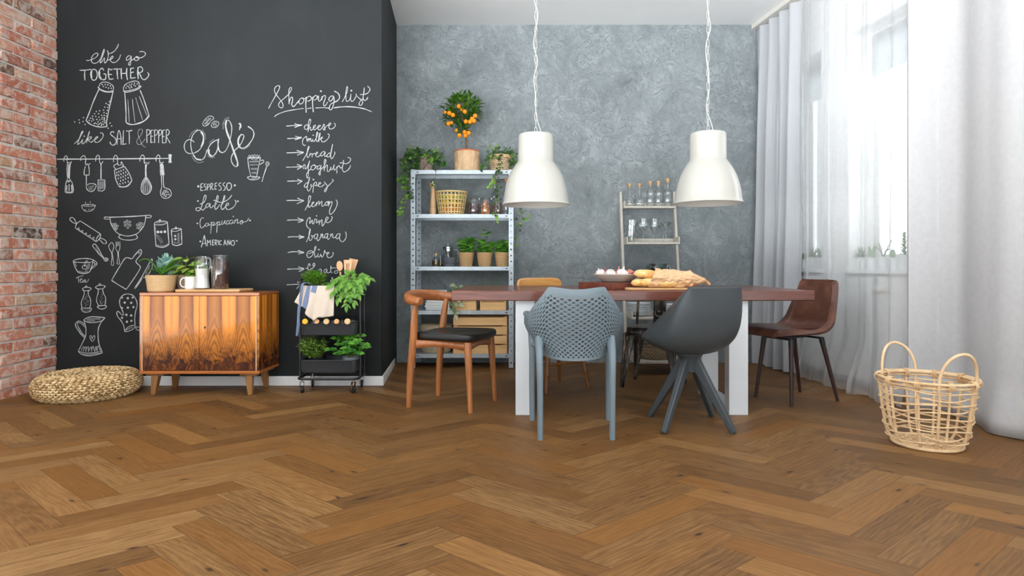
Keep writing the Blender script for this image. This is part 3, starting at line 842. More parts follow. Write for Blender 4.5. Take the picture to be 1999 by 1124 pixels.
for x, y, tx, ty in ((-.155, .205, -.115, .165), (.155, .205, .115, .165), (-.155, -.205, -.115, -.10), (.155, -.205, .115, -.10)):
    m = MB(); m.tube([(x*1.0, y, 0), (tx, ty, .422)], [.0105, .0165], 14); lg = m.build('leg', M['dark_leg'], lc)
    m = MB(); a_, b_ = Vector((x, y, 0)), Vector((tx, ty, .422)); m.tube([a_.lerp(b_, .87), a_.lerp(b_, 1.0)], [.0165, .0178], 14); m.build('leg_socket', M['black_metal'], lg)

# ---------------------------------------------------------------- wooden cafe chair behind the table
M['honey'] = wood('honey_lacquered_wood', (212,144,72), (240,182,106), 'X', 40, .18, stretch=14, coat=.6)
M['bamboo'] = wood('turned_brown_wood', (112,72,40), (158,108,62), 'Z', 50, .4, stretch=10)
cc = thing('cafe_chair', 'wooden chair with glossy honey backrest behind the table', 'chair', (.2275, 4.532, 0), math.radians(213.3))
m = MB(); m.grid(lambda u, v: ((.205-.01*abs(v*2-1)**4)*math.sin((u*2-1)*1.05)/math.sin(1.05), -.20+.055*(1-math.cos((u*2-1)*1.05))*1.0, lerp(.66+.004*math.cos(u*PI*2), .806-.018*abs(u*2-1)**6, v)), 20, 6)
m.build('backrest', M['honey'], cc, solid=.02, bevel=.006, sharp=0)
for x in (-.15, 0, .15):
    m = MB(); m.tube(cr([(x*.92, -.165, .44), (x*.98, -.178, .55), (x*1.02, -.205 if x == 0 else -.18, .68)], 4), .0105, 10); m.build('back_spindle', M['bamboo'], cc)
m = MB()
m.lathe([(.001, .448), (.17, .444), (.188, .45), (.195, .44), (.188, .428), (.001, .426)], n=40, sx=1, sy=1); m.build('seat', M['honey'], cc)
for sx in (-1, 1):
    for sy in (-1, 1):
        m = MB(); a_, b_ = Vector((sx*.192, sy*.178, 0)), Vector((sx*.13, sy*.125, .43)); P_ = []; R_ = []
        for s_, r_ in ((0, .0125), (.1, .0145), (.27, .0165), (.285, .0195), (.30, .0155), (.62, .0185), (.635, .0215), (.65, .0175), (1, .0175)): P_.append(a_.lerp(b_, s_)); R_.append(r_)
        m.tube(P_, R_, 14); m.build('leg', M['bamboo'], cc)
m = MB()
for a_, b_ in (((-1,-1),(1,-1)), ((-1,1),(1,1))):
    m.tube([(a_[0]*.165, a_[1]*.155, .195), (0, a_[1]*.155, .195), (b_[0]*.165, b_[1]*.155, .195)], [.008, .0125, .008], 10)
for sx in (-1, 1): m.tube([(sx*.163, -.153, .23), (sx*.163, 0, .23), (sx*.163, .153, .23)], [.008, .0125, .008], 10)
m.build('stretcher', M['bamboo'], cc)

# ---------------------------------------------------------------- metal cafe chair
def worn():
    t = NT('worn_black_metal'); v = t.coord(scale=(1, 1, .18)); a = t.noise(v, 26, 5, .65, .4); b = t.noise(t.coord(), 6, 4, .6)
    f = t.math('ADD', t.math('MULTIPLY', a, .6), t.math('MULTIPLY', b, .4))
    t.bsdf(t.ramp(f, [(.40, (30,31,33)), (.52, (74,70,66)), (.66, (178,160,140))]), .32, .6)
    return t.m
M['worn'] = worn()
mt = thing('metal_chair', 'black worn metal bistro chair standing behind the table', 'chair', (.99, 4.585, 0), math.radians(154.5))
m = MB()
def sq(u, r_, z, e=5.0):
    a = 2*PI*u; c, s_ = math.cos(a), math.sin(a); k = (abs(c)**e+abs(s_)**e)**(-1/e); return (c*k*r_, s_*k*r_*.96, z)
rows = [(.001, .44), (.10, .4385), (.165, .444), (.178, .442), (.184, .43), (.186, .402), (.18, .402), (.175, .43)]
m.grid(lambda u, v: sq(u, rows[int(round(v*7))][0], rows[int(round(v*7))][1]), 48, 7, cu=True); m.build('seat', M['worn'], mt, sharp=30)
for sx in (-1, 1):
    for sy in (-1, 1):
        m = MB()
        for ax in (0, 1):    # folded sheet leg: two tapering flanges meeting in a rounded corner
            def fl_leg(u, v, ax=ax):
                z = lerp(.405, 0, v); cx_, cy_ = lerp(.176, .2, v), lerp(.165, .178, v); w_ = lerp(.085, .017, v**.75)
                q = (u-.0)*w_
                return (sx*(cx_-(q if ax == 0 else 0)), sy*(cy_-(q if ax == 1 else 0)), z)
            m.grid(fl_leg, 6, 10)
        lg = m.build('leg', M['worn'], mt, solid=.004)
        m = MB(); m.tube([(sx*.178, sy*.167, .40), (sx*.201, sy*.179, .004)], [.012, .009], 10); m.build('leg_edge', M['worn'], lg)
m = MB()   # arched brace under the front of the seat
for y in (.172, -.17):
    m.tube(cr([(-.185, y, .24), (-.155, y, .35), (-.09, y, .392), (.09, y, .392), (.155, y, .35), (.185, y, .24)], 5), .0055, 8)
for sx in (-1, 1): m.tube(cr([(sx*.182, -.155, .26), (sx*.178, -.09, .37), (sx*.178, .09, .37), (sx*.182, .155, .26)], 5), .0055, 8)
m.build('brace', M['worn'], mt)
m = MB(); m.tube(cr([(-.172, -.15, .40), (-.172, -.178, .55), (-.165, -.205, .70), (-.13, -.222, .785), (0, -.226, .798), (.13, -.222, .785), (.165, -.205, .70), (.172, -.178, .55), (.172, -.15, .40)], 6), .0105, 12)
m.build('back_frame', M['worn'], mt)
m = MB(); m.grid(lambda u, v: (lerp(-.052, .052, u)*lerp(.9, 1, v), lerp(-.168, -.224, v**.9)+.01*(1-(2*u-1)**2), lerp(.44, .80, v)), 8, 14); sp_ = m.build('back_splat', M['worn'], mt, solid=.003)
m = MB(); m.tube(cr([(-.032, -.168, .545), (-.028, -.170, .515), (0, -.168, .505), (.028, -.170, .515), (.032, -.168, .545)], 5), .0035, 8); m.tube(cr([(-.012, -.168, .55), (0, -.166, .54), (.012, -.168, .55)], 4), .003, 8)
m.build('embossed_ridge', plain('polished_worn_edge', (176,160,140), .3, .6), sp_)
# ---------------------------------------------------------------- curtains, rail, radiator
def drape(name, mat, fn, nu, nz, label, cat, uvs=1.0, parent=None, solid=0):
    m = MB(); bm = m.bm
    g = [[bm.verts.new(fn(i/nu, j/nz)) for j in range(nz+1)] for i in range(nu+1)]
    uvl = bm.loops.layers.uv.new('UVMap')
    arc = [0]
    for i in range(nu): arc.append(arc[-1]+(g[i+1][nz//2].co-g[i][nz//2].co).length)
    for i in range(nu):
        for j in range(nz):
            f = bm.faces.new((g[i][j], g[i+1][j], g[i+1][j+1], g[i][j+1]))
            for l, (a, b) in zip(f.loops, ((i,j),(i+1,j),(i+1,j+1),(i,j+1))): l[uvl].uv = (arc[a]*uvs, b/nz)
    o = m.build(name, mat, parent, sharp=0, solid=solid)
    if label: tag(o, label, cat)
    return o
M['sheer'] = cloth('white_sheer', (248,249,249), .33, .38)
M['heavy_white'] = cloth('white_heavy_curtain', (228,228,229), 1, .3)
M['striped'] = cloth('grey_striped_cotton', (212,214,216), 1, .25, stripe=((184,188,194), 60))
ZT = CEIL-.045
def f_str(u, t):
    z = lerp(ZT-.006, .012+.006*math.sin(u*23), t); uu = lerp(-.02, .645, u)
    a = lerp(.030, .055, sstep(0, .9, t)); ph = u*2*PI*4.2
    v = a*math.sin(ph+.5*math.sin(3*t)) + .016*math.sin(ph*2.3+2*t)*sstep(.0, .4, t) - .02*sstep(.5, 1, t)
    uu += .018*math.sin(ph*1.0+1.2+t*1.5)*t - .05*sstep(.55, 1, t)*(1-u)
    if uu < .045: v = min(v, .05)
    p = ww(uu, v, z); p.y = min(p.y, YB-.012); return p
drape('striped_curtain', M['striped'], f_str, 150, 40, 'grey and white striped cotton curtain gathered beside the plaster wall', 'curtain')
def f_sh(u, t):
    z = lerp(ZT-.006, .008, t); uu = lerp(.665, 1.84, u); k = sstep(0, 1, t)
    ph = u*2*PI
    v = .020*math.sin(ph*5.3+.6*math.sin(ph*2+t)) + .010*math.sin(ph*11+1.7*t+math.sin(ph*3)*1.3)*(.5+.5*t)
    v += k*(.02*math.sin(ph*4.1+1)) - .075*sstep(.86, 1, t)*(1+.5*math.sin(ph*5.2))
    z += .008*max(0, math.sin(ph*9))*sstep(.97, 1, t)
    return ww(uu, v+.01, z)
drape('sheer_curtain', M['sheer'], f_sh, 240, 50, 'white sheer curtain hanging in front of the windows and radiator', 'curtain')
def f_hv(u, t):
    z = lerp(ZT-.006, .006, t)
    # first pleat turns towards the room, then soft waves along the wall
    pts = [(1.845, -.02), (1.868, -.03), (1.90, .145), (2.0, .165)]
    if u < .12:
        k = u/.12*3; i = min(2, int(k)); a, b = pts[i], pts[i+1]; q = k-i
        uu, v = lerp(a[0], b[0], q), lerp(a[1], b[1], q)
    else:
        k = (u-.12)/.88; uu = lerp(2.0, 4.6, k); v = .165-.10*sstep(0, .12, k)+.012*math.sin(k*26)+.005*math.sin(k*63+t)
        v -= .04*sstep(.9, 1, t)*(1+.6*math.sin(k*48))
    return ww(uu, v, z)
drape('heavy_curtain', M['heavy_white'], f_hv, 260, 40, 'opaque white floor length curtain nearest the rattan basket', 'curtain', solid=.003)
m = MB()
p = [ww(-.03, -.05), ww(6.6, -.05), ww(6.6, .08), ww(-.03, .08)]
for q in p: q.y = min(q.y, YB-.001)
m.quadbox([(q.x, q.y, CEIL-.045) for q in p]+[(q.x, q.y, CEIL-.0005) for q in p])
rail = one(m.build('curtain_rail', plain('ivory_rail', (216,213,206), .5, var=.02), bevel=.003), 'long ivory curtain rail fixed to the ceiling above the curtains', 'curtain rail')
rd = thing('radiator', 'flat white panel radiator on the window wall behind the sheer curtain', 'radiator', tuple(ww(.85, .16)))
R_org = ww(.85, .16)
def rbox(m, u0, u1, v0, v1, z0, z1): m.quadbox([tuple(ww(u, v, z_)-R_org) for z_ in (z0, z1) for u, v in ((u0,v0),(u1,v0),(u1,v1),(u0,v1))])
M['radiator'] = plain('radiator_enamel', (216,221,224), .35, var=.02)
m = MB(); rbox(m, .33, 1.326, .125, .15, .06, .80); m.build('front_panel', M['radiator'], rd, bevel=.006)
m = MB(); rbox(m, .33, 1.326, .19, .205, .06, .80)
for k in range(30): u = .35+k*.033; rbox(m, u, u+.004, .15, .19, .10, .79)
m.build('convector', M['radiator'], rd)
m = MB()
for k in range(40): u = .335+k*.0248; rbox(m, u, u+.014, .128, .203, .80, .812)
rbox(m, .33, 1.326, .124, .130, .79, .813); rbox(m, .33, 1.326, .20, .206, .79, .813); m.build('top_grille', M['radiator'], rd)
for u in (.5, 1.15):
    m = MB(); rbox(m, u, u+.03, .20, .252, .12, .72); m.build('wall_bracket', M['radiator'], rd)
m = MB(); rbox(m, 1.335, 1.40, .17, .252, -.0, .82); m.build('pipe_cover', M['white_paint'], rd, bevel=.004)
m = MB(); c = ww(1.34, .15, .735)-R_org; ax = ww(1, 0)-ww(0, 0)
m.lathe([(.001, 0), (.014, 0), (.014, .03), (.022, .034), (.027, .05), (.025, .085), (.018, .096), (.001, .098)], c, 24, ax=ax, fn=lambda a, z: 1+.05*math.cos(a*12)*(z > .04))
m.build('thermostat_valve', plain('ivory_plastic', (236,232,220), .4), rd)
m = MB(); wbox(m, -.0, 6.9, V0-.014, V0+.002, 0, .075); struct(m.build('baseboard_right', M['white_paint'], bevel=.003))

# ---------------------------------------------------------------- little pots on the window sill
M['pot_white'] = plain('white_glazed_pot', (232,236,238), .3, var=.02)
M['cactus'] = leafmat('cactus_skin', (72,112,74), (124,158,104), 50, .5, .05)
M['aloe'] = leafmat('aloe_leaf', (58,110,70), (118,160,96), 40, .4, .2)
M['branch'] = leafmat('jade_leaf', (70,120,70), (130,160,100), 40, .4, .2)
def sillpot(label, u, kind, s=1.0):
    p = ww(u, .30, SILL); t = thing('potted_succulent', label, 'plant', tuple(p), group='little pots on the window sill')
    m = MB(); m.lathe([(.001, 0), (.028*s, 0), (.041*s, .092*s), (.043*s, .096*s), (.039*s, .096*s), (.036*s, .078*s), (.001, .078*s)], n=28); m.build('pot', M['pot_white'], t)
    m = MB(); m.lathe([(.001, .082*s), (.036*s, .079*s)], n=20); m.build('soil', M['soil'], t)
    r_ = random.Random(int(u*1000)); m = MB(); z = .08*s
    if kind == 'column':
        m.lathe([(.001, z), (.014, z), (.017, z+.03), (.016, z+.055), (.009, z+.07), (.001, z+.073)], n=24, fn=lambda a, q: 1+.12*math.cos(8*a)); m.build('cactus', M['cactus'], t)
    elif kind == 'pad':
        m.ell((0, 0, z+.035), (.024, .010, .04), 14); m.ell((.02, .004, z+.08), (.015, .007, .022), 12); m.ell((-.018, 0, z+.075), (.013, .007, .02), 12); m.build('cactus', M['cactus'], t)
    elif kind == 'aloe':
        for k in range(16):
            a = k*2.4; e = lerp(.3, 1.25, k/15); m.leaf((0, 0, z), (math.cos(a)*math.cos(e), math.sin(a)*math.cos(e), math.sin(e)), lerp(.06, .11, k/15)*s, .009, bend=-.12, fold=.6)
        m.build('leaves', M['aloe'], t, solid=.003)
    elif kind == 'tall':
        for k in range(30):
            a = k*2.4; h = z+.004+.16*(k/29); m.leaf((0, 0, h), (math.cos(a), math.sin(a), .75), lerp(.05, .022, k/29), .010, bend=.1, fold=.5)
        m.tube([(0, 0, z-.01), (0, 0, z+.17)], [.006, .002], 6); m.build('leaves', M['aloe'], t)
    else:
        st = MB()
        for k in range(4):
            a = k*1.7+.3; P_ = cr([(0, 0, z-.01), (.02*math.cos(a), .02*math.sin(a), z+.05), (.06*math.cos(a), .05*math.sin(a), z+.07+.02*k)], 5); st.tube(P_, .003, 6)
            for j in range(5, len(P_)):
                for sg in (-1, 1): m.leaf(P_[j], (math.cos(a+sg*1.2), math.sin(a+sg*1.2), .4), .028, .007, bend=.2)
        st.build('stems', M['stem'], t); m.build('leaves', M['branch'], t)
sillpot('small round cactus in white pot on the narrow window sill next to the striped curtain', .27, 'column', .9)
sillpot('spiky aloe in white pot in the middle of the narrow window sill', .385, 'aloe', 1.05)
sillpot('flat padded cactus in white pot at the near end of the narrow window sill', .50, 'pad', 1)
sillpot('low aloe in white pot on the wide window sill, furthest from the camera', 1.0, 'aloe', .95)
sillpot('flat padded cactus in white pot on the wide window sill, second from the frame handle', 1.12, 'pad', .95)
sillpot('branching jade plant in white pot in the middle of the wide window sill', 1.235, 'branch', 1.0)
sillpot('small column cactus in white pot on the wide window sill beside the tall succulent', 1.33, 'column', .9)
sillpot('tall spiky succulent in white pot on the wide window sill, nearest the opaque curtain', 1.44, 'tall', 1.1)

# ---------------------------------------------------------------- rattan basket
M['rattan'] = wood('pale_rattan', (206,164,116), (232,200,156), 'Z', 30, .5, c3=(242,218,180), stretch=3)
bk = thing('rattan_basket', 'open round rattan basket with two hoop handles by the curtain', 'basket', (2.035, 3.07, 0))
R0, R1, BH = .152, .212, .335
def brad(z): t = max(0, min(1, z/BH)); return lerp(R0, R1, t**.55) if z > .02 else R0*.93
def circ(r_, z, n=48, wob=0, ph=0, k=12): return [((r_+wob*math.cos(k*a+ph))*math.cos(a), (r_+wob*math.cos(k*a+ph))*math.sin(a), z) for a in [2*PI*i/n for i in range(n)]]
for k in range(2):
    m = MB(); m.tube(circ(R1+.006-.016*k, BH-.004*k+.002, 56), .0072, 10, closed=True)
    if k == 0: m.tube(circ(R1-.003, BH-.018, 56), .0062, 10, closed=True)
    m.build('rim', M['rattan'], bk)
NS = 10
for k in range(NS):
    a = 2*PI*(k+.3)/NS; m = MB(); pts = []
    for i in range(10):
        z = lerp(.012, BH-.004, i/9); pts.append(((brad(z)-.001)*math.cos(a), (brad(z)-.001)*math.sin(a), z))
    m.tube(pts, .0064, 8); m.build('stake', M['rattan'], bk)
m = MB()
for j in range(9):
    z = .040+j*.0318; r_ = brad(z); q = j % 2; ph = q*PI; rr_ = random.Random(j)
    o1, o2 = rr_.uniform(0, 6), rr_.uniform(.002, .0065)
    pts = [((r_+.008*math.cos(NS*.5*a-NS*PI*.3/NS+ph))*math.cos(a), (r_+.008*math.cos(NS*.5*a-NS*PI*.3/NS+ph))*math.sin(a), z+o2*math.sin(a*2+o1)+.004*math.sin(a*5+j)) for a in [2*PI*i/96 for i in range(96)]]
    m.tube(pts, .0040, 6, closed=True)
m.build('weave', M['rattan'], bk)
m = MB()
m.tube(circ(R0, .010, 48), .0085, 8, closed=True); m.tube(circ(R0-.015, .016, 48), .007, 8, closed=True)
for k in range(9):
    o_ = -.14+.035*k; L_ = math.sqrt(max(0, (R0-.01)**2-o_*o_)); a = .6
    for da in (0, PI/2):
        c_, s_ = math.cos(a+da), math.sin(a+da)
        m.tube([(c_*-L_-s_*o_, s_*-L_+c_*o_, .012), (c_*L_-s_*o_, s_*L_+c_*o_, .016)], .0045, 6)
m.build('base', M['rattan'], bk)
for sg, a in ((1, math.radians(-84)), (-1, math.radians(96))):
    m = MB(); e_r = Vector((math.cos(a), math.sin(a), 0)); e_t = Vector((-math.sin(a), math.cos(a), 0)); pts = []
    hwid = .097
    def side(z, sg2): x = hwid*.93*brad(z)/R1*sg2; return e_r*math.sqrt(max(0, brad(z)**2-x*x))+e_t*x+Vector((0, 0, z))
    pts += [side(z_, -1) for z_ in (.015, .07, .14, .21, .27)]
    for i in range(15):
        t_ = i/14*PI; x = -hwid*math.cos(t_)*(1+.0*math.sin(t_)); rr_ = math.sqrt(max(0, (R1+.004)**2-x*x)); 
        pts.append(e_r*(rr_+.012*math.sin(t_))+e_t*x+Vector((0, 0, BH-.01+.16*math.sin(t_)**.8)))
    pts += [side(z_, 1) for z_ in (.27, .21, .14, .07, .015)]
    m.tube(pts, .0074, 10); m.build('handle', M['rattan'], bk)
for k in range(NS):
    m = MB(); a = 2*PI*(k+.3)/NS
    for q in range(4):
        cc_ = Vector((math.cos(a+.02*(q-1.5)*1.6), math.sin(a+.02*(q-1.5)*1.6), 0)); t_ = Vector((-math.sin(a), math.cos(a), 0)); pts = []
        for i in range(10):
            b = 2*PI*i/10; pts.append(cc_*(R1-.004+.021*math.cos(b))+Vector((0, 0, BH-.008+.022*math.sin(b))))
        m.tube(pts, .0022, 5, closed=True)
    m.build('binding', M['rattan'], bk)
# ---------------------------------------------------------------- galvanized shelf unit
SHX, SHY, SHW, SHD = -.5275, 5.47, .4475, .155
SZ = [1.732, 1.348, .890, .507, .128]       # upper faces of the shelves
su = thing('shelf_unit', 'tall galvanized steel shelf unit with five shelves and slotted posts', 'shelf', (SHX, SHY, 0))
def post(sx, sy):
    m = MB(); w = .040; th = .002; zt = SZ[0]+.004
    x0 = sx*SHW; xi = x0-sx*w; y0 = sy*SHD
    xs = sorted((x0, xi)); a, b, c, d = xs[0], xs[0]+.013, xs[1]-.013, xs[1]
    ys = sorted((y0, y0-sy*th))
    m.box(a, b, ys[0], ys[1], .006, zt); m.box(c, d, ys[0], ys[1], .006, zt)
    z = .006; n = int((zt-.006)/.052)
    for k in range(n+1):
        za = .006+k*.052; zb = min(zt, za+.038); m.box(b, c, ys[0], ys[1], za, zb)
    xf = sorted((x0, x0-sx*th)); yf = sorted((y0-sy*th, y0-sy*w))
    m.box(xf[0], xf[1], yf[0], yf[1], .006, zt)
    p = m.build('post', M['steel'], su, smooth=False)
    m = MB(); m.box(xs[0]-.002, xs[1]+.002, min(y0+sy*.002, y0-sy*.042), max(y0+sy*.002, y0-sy*.042), 0, .007); m.build('foot_cap', M['dark_rubber'], p)
for sx in (-1, 1):
    for sy in (-1, 1): post(sx, sy)
for k, z in enumerate(SZ):
    m = MB(); x = SHW-.003; y = SHD-.003; h = .034
    m.box(-x, x, -y, y, z-.002, z); 
    for sy in (-1, 1):
        m.box(-x, x, min(sy*y, sy*(y-.002)), max(sy*y, sy*(y-.002)), z-h, z-.002)
        m.box(-x, x, min(sy*(y-.002), sy*(y-.014)), max(sy*(y-.002), sy*(y-.014)), z-h, z-h+.002)
    for sx in (-1, 1): m.box(min(sx*x, sx*(x-.002)), max(sx*x, sx*(x-.002)), -y, y, z-h, z-.002)
    s_ = m.build('shelf_board', M['steel'], su, smooth=False)
    for sx in (-1, 1):
        m = MB(); m.box(sx*(SHW-.06)-.009, sx*(SHW-.06)+.009, -y-.0012, -y+.003, z-.021, z-.014); m.build('bolt_slot', M['dark_rubber'], s_)
def onshelf(px, k, dy=0.0):
    d = SHY+dy; return Vector(((px-CX)*d/F, d, SZ[k]+.0005))

# ---- plants
IVY = [(0,0), (-.08,.36), (.22,.26), (.30,.62), (.56,.28), (1,0), (.56,-.28), (.30,-.62), (.22,-.26), (-.08,-.36)]
M['ivy'] = leafmat('ivy_leaf', (30,66,30), (86,136,62), 60, .4, .2)
M['ivy_light'] = leafmat('young_ivy_leaf', (110,168,54), (164,214,92), 60, .4, .3)
M['citrus_leaf'] = leafmat('citrus_leaf', (36,82,28), (118,168,62), 30, .3, .3)
M['basil'] = leafmat('basil_leaf', (58,132,38), (136,200,78), 30, .3, .35)
M['orange'] = plain('orange_peel', (244,150,22), .42, var=.08, vs=20, bump=.2, bs=500)
M['kraft'] = plain('crumpled_kraft_paper', (216,182,142), .8, var=.12, vs=14, bump=.35, bs=40)
M['terracotta'] = plain('terracotta', (206,112,66), .8, var=.08)
M['barkpot'] = plain('grey_bark', (140,126,112), .95, var=.35, vs=40, bump=.8, bs=70)
def vine(mk, ml, st, path, n, size, r_, light=0.0, spread=.5):
    P_ = cr(path, 8); st.tube(P_, .0016, 5)
    for k in range(n):
        i = r_.randrange(len(P_)); p = P_[i]; t_ = (P_[min(i+1, len(P_)-1)]-P_[max(0, i-1)]).normalized()
        o = Vector((r_.uniform(-1, 1), r_.uniform(-1, .35), r_.uniform(-.7, .5))).normalized()
        d = (t_*.4+o+Vector((0, 0, -.35))).normalized()
        up = Vector((r_.uniform(-.5, .5), -1, r_.uniform(.0, .8)))
        q = p+o*r_.uniform(.004, .02)
        s_ = size*r_.uniform(.65, 1.2)
        tip = light and (i > len(P_)*(1-light)) 
        (ml if (tip or r_.random() < .05) else mk).fan(q, d, up, s_, IVY)
def ivy_plant(name, label, cat, loc, pot_fn, paths, bush, seed, size=.030):
    t = thing(name, label, cat, loc); r_ = random.Random(seed); pot_fn(t)
    mk, ml, st = MB(), MB(), MB()
    for path, n, lg in paths: vine(mk, ml, st, path, n, size, r_, lg)
    for c, rad, n in bush:
        for k in range(n):
            v = Vector((r_.gauss(0, .5), r_.gauss(0, .5), r_.gauss(0, .5))); 
            if v.length > 1: v.normalize()
            p = Vector(c)+Vector((v.x*rad[0], v.y*rad[1], v.z*rad[2]))
            d = (Vector((v.x, v.y-.3, v.z-.3))+Vector((r_.uniform(-.5, .5), r_.uniform(-.5, .5), r_.uniform(-.6, .2)))).normalized()
            (ml if r_.random() < .06 else mk).fan(p, d, (r_.uniform(-.4, .4), -1, .7), size*r_.uniform(.7, 1.2), IVY)
    st.build('stems', M['bark'], t); mk.build('foliage', M['ivy'], t, smooth=False); ml.build('young_foliage', M['ivy_light'], t, smooth=False)
    return t
def bark_pot(t):
    m = MB(); m.lathe([(.001, 0), (.062, 0), (.066, .05), (.068, .135), (.060, .135), (.056, .11), (.001, .11)], n=40, fn=lambda a, z: 1+.05*math.sin(3*a+z*30)+.03*math.sin(11*a)); m.build('pot', M['barkpot'], t, sharp=60)
    m = MB(); m.lathe([(.06, -.0), (.069, .0), (.071, .006), (.06, .009)], n=30); m.build('pot_base_ring', plain('cord_ring', (196,160,112), .8), t)
    m = MB(); m.tube([(-.02, -.075, .01), (.045, -.075, .10)], .004, 6); m.build('twig', M['bark'], t)
p0 = onshelf(832, 0, -.02)
def rel(px, py, d, o): return at(px, py, d)-o
ivy_plant('trailing_ivy', 'trailing ivy in rough grey bark pot at the black wall end of the top shelf', 'plant', tuple(p0), bark_pot, [
    ([(0, 0, .12), (-.06, -.03, .17), rel(800, 292, 5.38, p0), rel(793, 320, 5.30, p0), rel(797, 350, 5.285, p0), rel(800, 385, 5.28, p0)], 95, 0),
    ([(0, 0, .12), (-.08, -.02, .15), rel(790, 305, 5.36, p0), rel(786, 340, 5.28, p0), rel(792, 375, 5.275, p0), rel(783, 415, 5.28, p0)], 80, .30),
    ([(0, 0, .12), (-.06, .0, .16), rel(795, 300, 5.45, p0), rel(783, 345, 5.30, p0), rel(778, 352, 5.29, p0)], 40, .35),
    ([(0, 0, .12), (-.03, 0, .2), rel(799, 283, 5.42, p0)], 8, .4),
    ([(0, 0, .12), (.06, -.03, .16), rel(858, 300, 5.36, p0), rel(862, 318, 5.30, p0), rel(872, 320, 5.30, p0)], 45, .15),
    ([(0, 0, .12), (.05, 0, .19), rel(862, 290, 5.40, p0)], 10, .5),
    ([(0, -.05, .12), (.02, -.09, .14), rel(840, 312, 5.33, p0)], 12, 1.0),
    ([(.04, -.03, .12), (.05, -.08, .12), rel(850, 332, 5.30, p0), rel(849, 355, 5.28, p0), rel(847, 362, 5.28, p0)], 16, 0)],
    [((0, 0, .15), (.13, .08, .045), 110), ((-.10, -.02, .10), (.06, .05, .09), 100), ((.10, -.02, .10), (.05, .05, .05), 40)], 4)
def openwork_pot(t):
    m = MB(); m.lathe([(.001, .002), (.088, .002), (.098, .10), (.10, .145), (.09, .145), (.085, .11), (.001, .11)], n=40)
    m.build('pot', M['open_weave'], t)
    m = MB(); m.lathe([(.0985, .115), (.103, .12), (.104, .148), (.098, .15), (.094, .146), (.094, .118)], n=40); m.build('rim_band', plain('pale_straw_band', (214,180,134), .7, vs=60), t)
M['open_weave'] = weave('zigzag_straw_weave', (64,50,40), (222,196,156), 26, 62, .8, .5)
p1 = onshelf(977, 0, -.01)
ivy_plant('trailing_ivy', 'trailing ivy in dark and pale zigzag woven basket beside the kraft paper pot', 'plant', tuple(p1), openwork_pot, [
    ([(0, 0, .13), (-.02, -.08, .16), rel(973, 318, 5.30, p1), rel(970, 345, 5.28, p1), rel(974, 372, 5.275, p1), rel(966, 410, 5.27, p1), rel(969, 430, 5.275, p1)], 60, .12),
    ([(0, 0, .13), (0, -.08, .16), rel(977, 330, 5.28, p1), rel(957, 362, 5.275, p1)], 26, .2),
    ([(0, 0, .13), (-.05, -.04, .17), rel(951, 312, 5.32, p1), rel(940, 332, 5.30, p1)], 34, 0),
    ([(0, 0, .13), (-.02, 0, .2), rel(961, 283, 5.42, p1)], 10, .5),
    ([(0, 0, .13), (.07, -.02, .17), rel(1003, 300, 5.36, p1), rel(1006, 330, 5.30, p1)], 44, .05),
    ([(0, 0, .13), (.08, -.02, .16), rel(1008, 330, 5.34, p1), rel(1014, 400, 5.36, p1), rel(1012, 440, 5.36, p1), rel(1006, 475, 5.36, p1), rel(1003, 500, 5.34, p1)], 30, .0),
    ([rel(1014, 402, 5.36, p1), rel(1020, 425, 5.34, p1), rel(1032, 424, 5.34, p1)], 10, .5)],
    [((0, 0, .17), (.12, .08, .05), 95), ((.08, -.04, .11), (.04, .04, .07), 40)], 9)

ct = thing('citrus_tree', 'small round crowned orange tree in crumpled kraft paper pot on the top shelf', 'plant', tuple(onshelf(911.5, 0, -.02))); oT = Vector(ct.location)
m = MB(); r_ = random.Random(12)
def crump(a, z): return 1+.075*mn.noise(Vector((math.cos(a)*3.2, math.sin(a)*3.2, z*26)))+.04*mn.noise(Vector((math.cos(a)*8, math.sin(a)*8, z*60+5))) if True else 1+.022*math.sin(5*a+z*40)+.022*math.sin(9*a-z*70)+.018*math.sin(13*a+z*95)+.012*math.sin(17*a-z*45)
m.lathe([(.001, 0), (.106, 0)]+[(.112, .008+.0131*i) for i in range(14)]+[(.104, .178), (.10, .155), (.001, .155)], n=72, fn=crump); m.build('paper_wrap', M['kraft'], ct, sharp=25)
m = MB(); m.lathe([(.098, .165), (.1075, .18), (.1085, .19), (.10, .19), (.092, .16), (.001, .16)], n=48); m.build('pot', M['terracotta'], ct)
m = MB(); m.lathe([(.001, .172), (.095, .168)], n=24); m.build('soil', M['soil'], ct)
m = MB(); tr = cr([(-.004, 0, .16), rel(910.5, 275, 5.45, oT), rel(908, 250, 5.45, oT), rel(904, 225, 5.45, oT)], 6); m.tube(tr, [.011-.0002*i for i in range(len(tr))], 10)
for k in range(7):
    a = k*.9; m.tube([rel(906, 240, 5.45, oT), rel(904+30*math.cos(a), 222+22*math.sin(a*1.3), 5.45+.09*math.sin(a), oT)], [.005, .002], 6)
m.build('trunk', M['bark'], ct)
m = MB(); cc_ = rel(903, 222, 5.45, oT)
def crown_leaf(c, rad, n, L):
    for k in range(n):
        v = Vector((r_.gauss(0, 1), r_.gauss(0, 1), r_.gauss(0, 1))).normalized()*r_.uniform(.55, 1.0)
        p = c+Vector((v.x*rad[0], v.y*rad[1], v.z*rad[2])); d = (v+Vector((r_.uniform(-.6, .6), r_.uniform(-.6, .6), r_.uniform(0, .9)))).normalized()
        m.leaf(p, d, L*r_.uniform(.7, 1.25), .0135, bend=.25, fold=.3)
crown_leaf(cc_+Vector((0, 0, .05)), (.165, .14, .125), 300, .058)
crown_leaf(cc_+Vector((-.10, -.02, -.04)), (.055, .06, .07), 60, .045); crown_leaf(cc_+Vector((.10, -.02, -.01)), (.06, .06, .07), 60, .045)
crown_leaf(rel(903, 252, 5.42, oT), (.05, .05, .045), 55, .042)
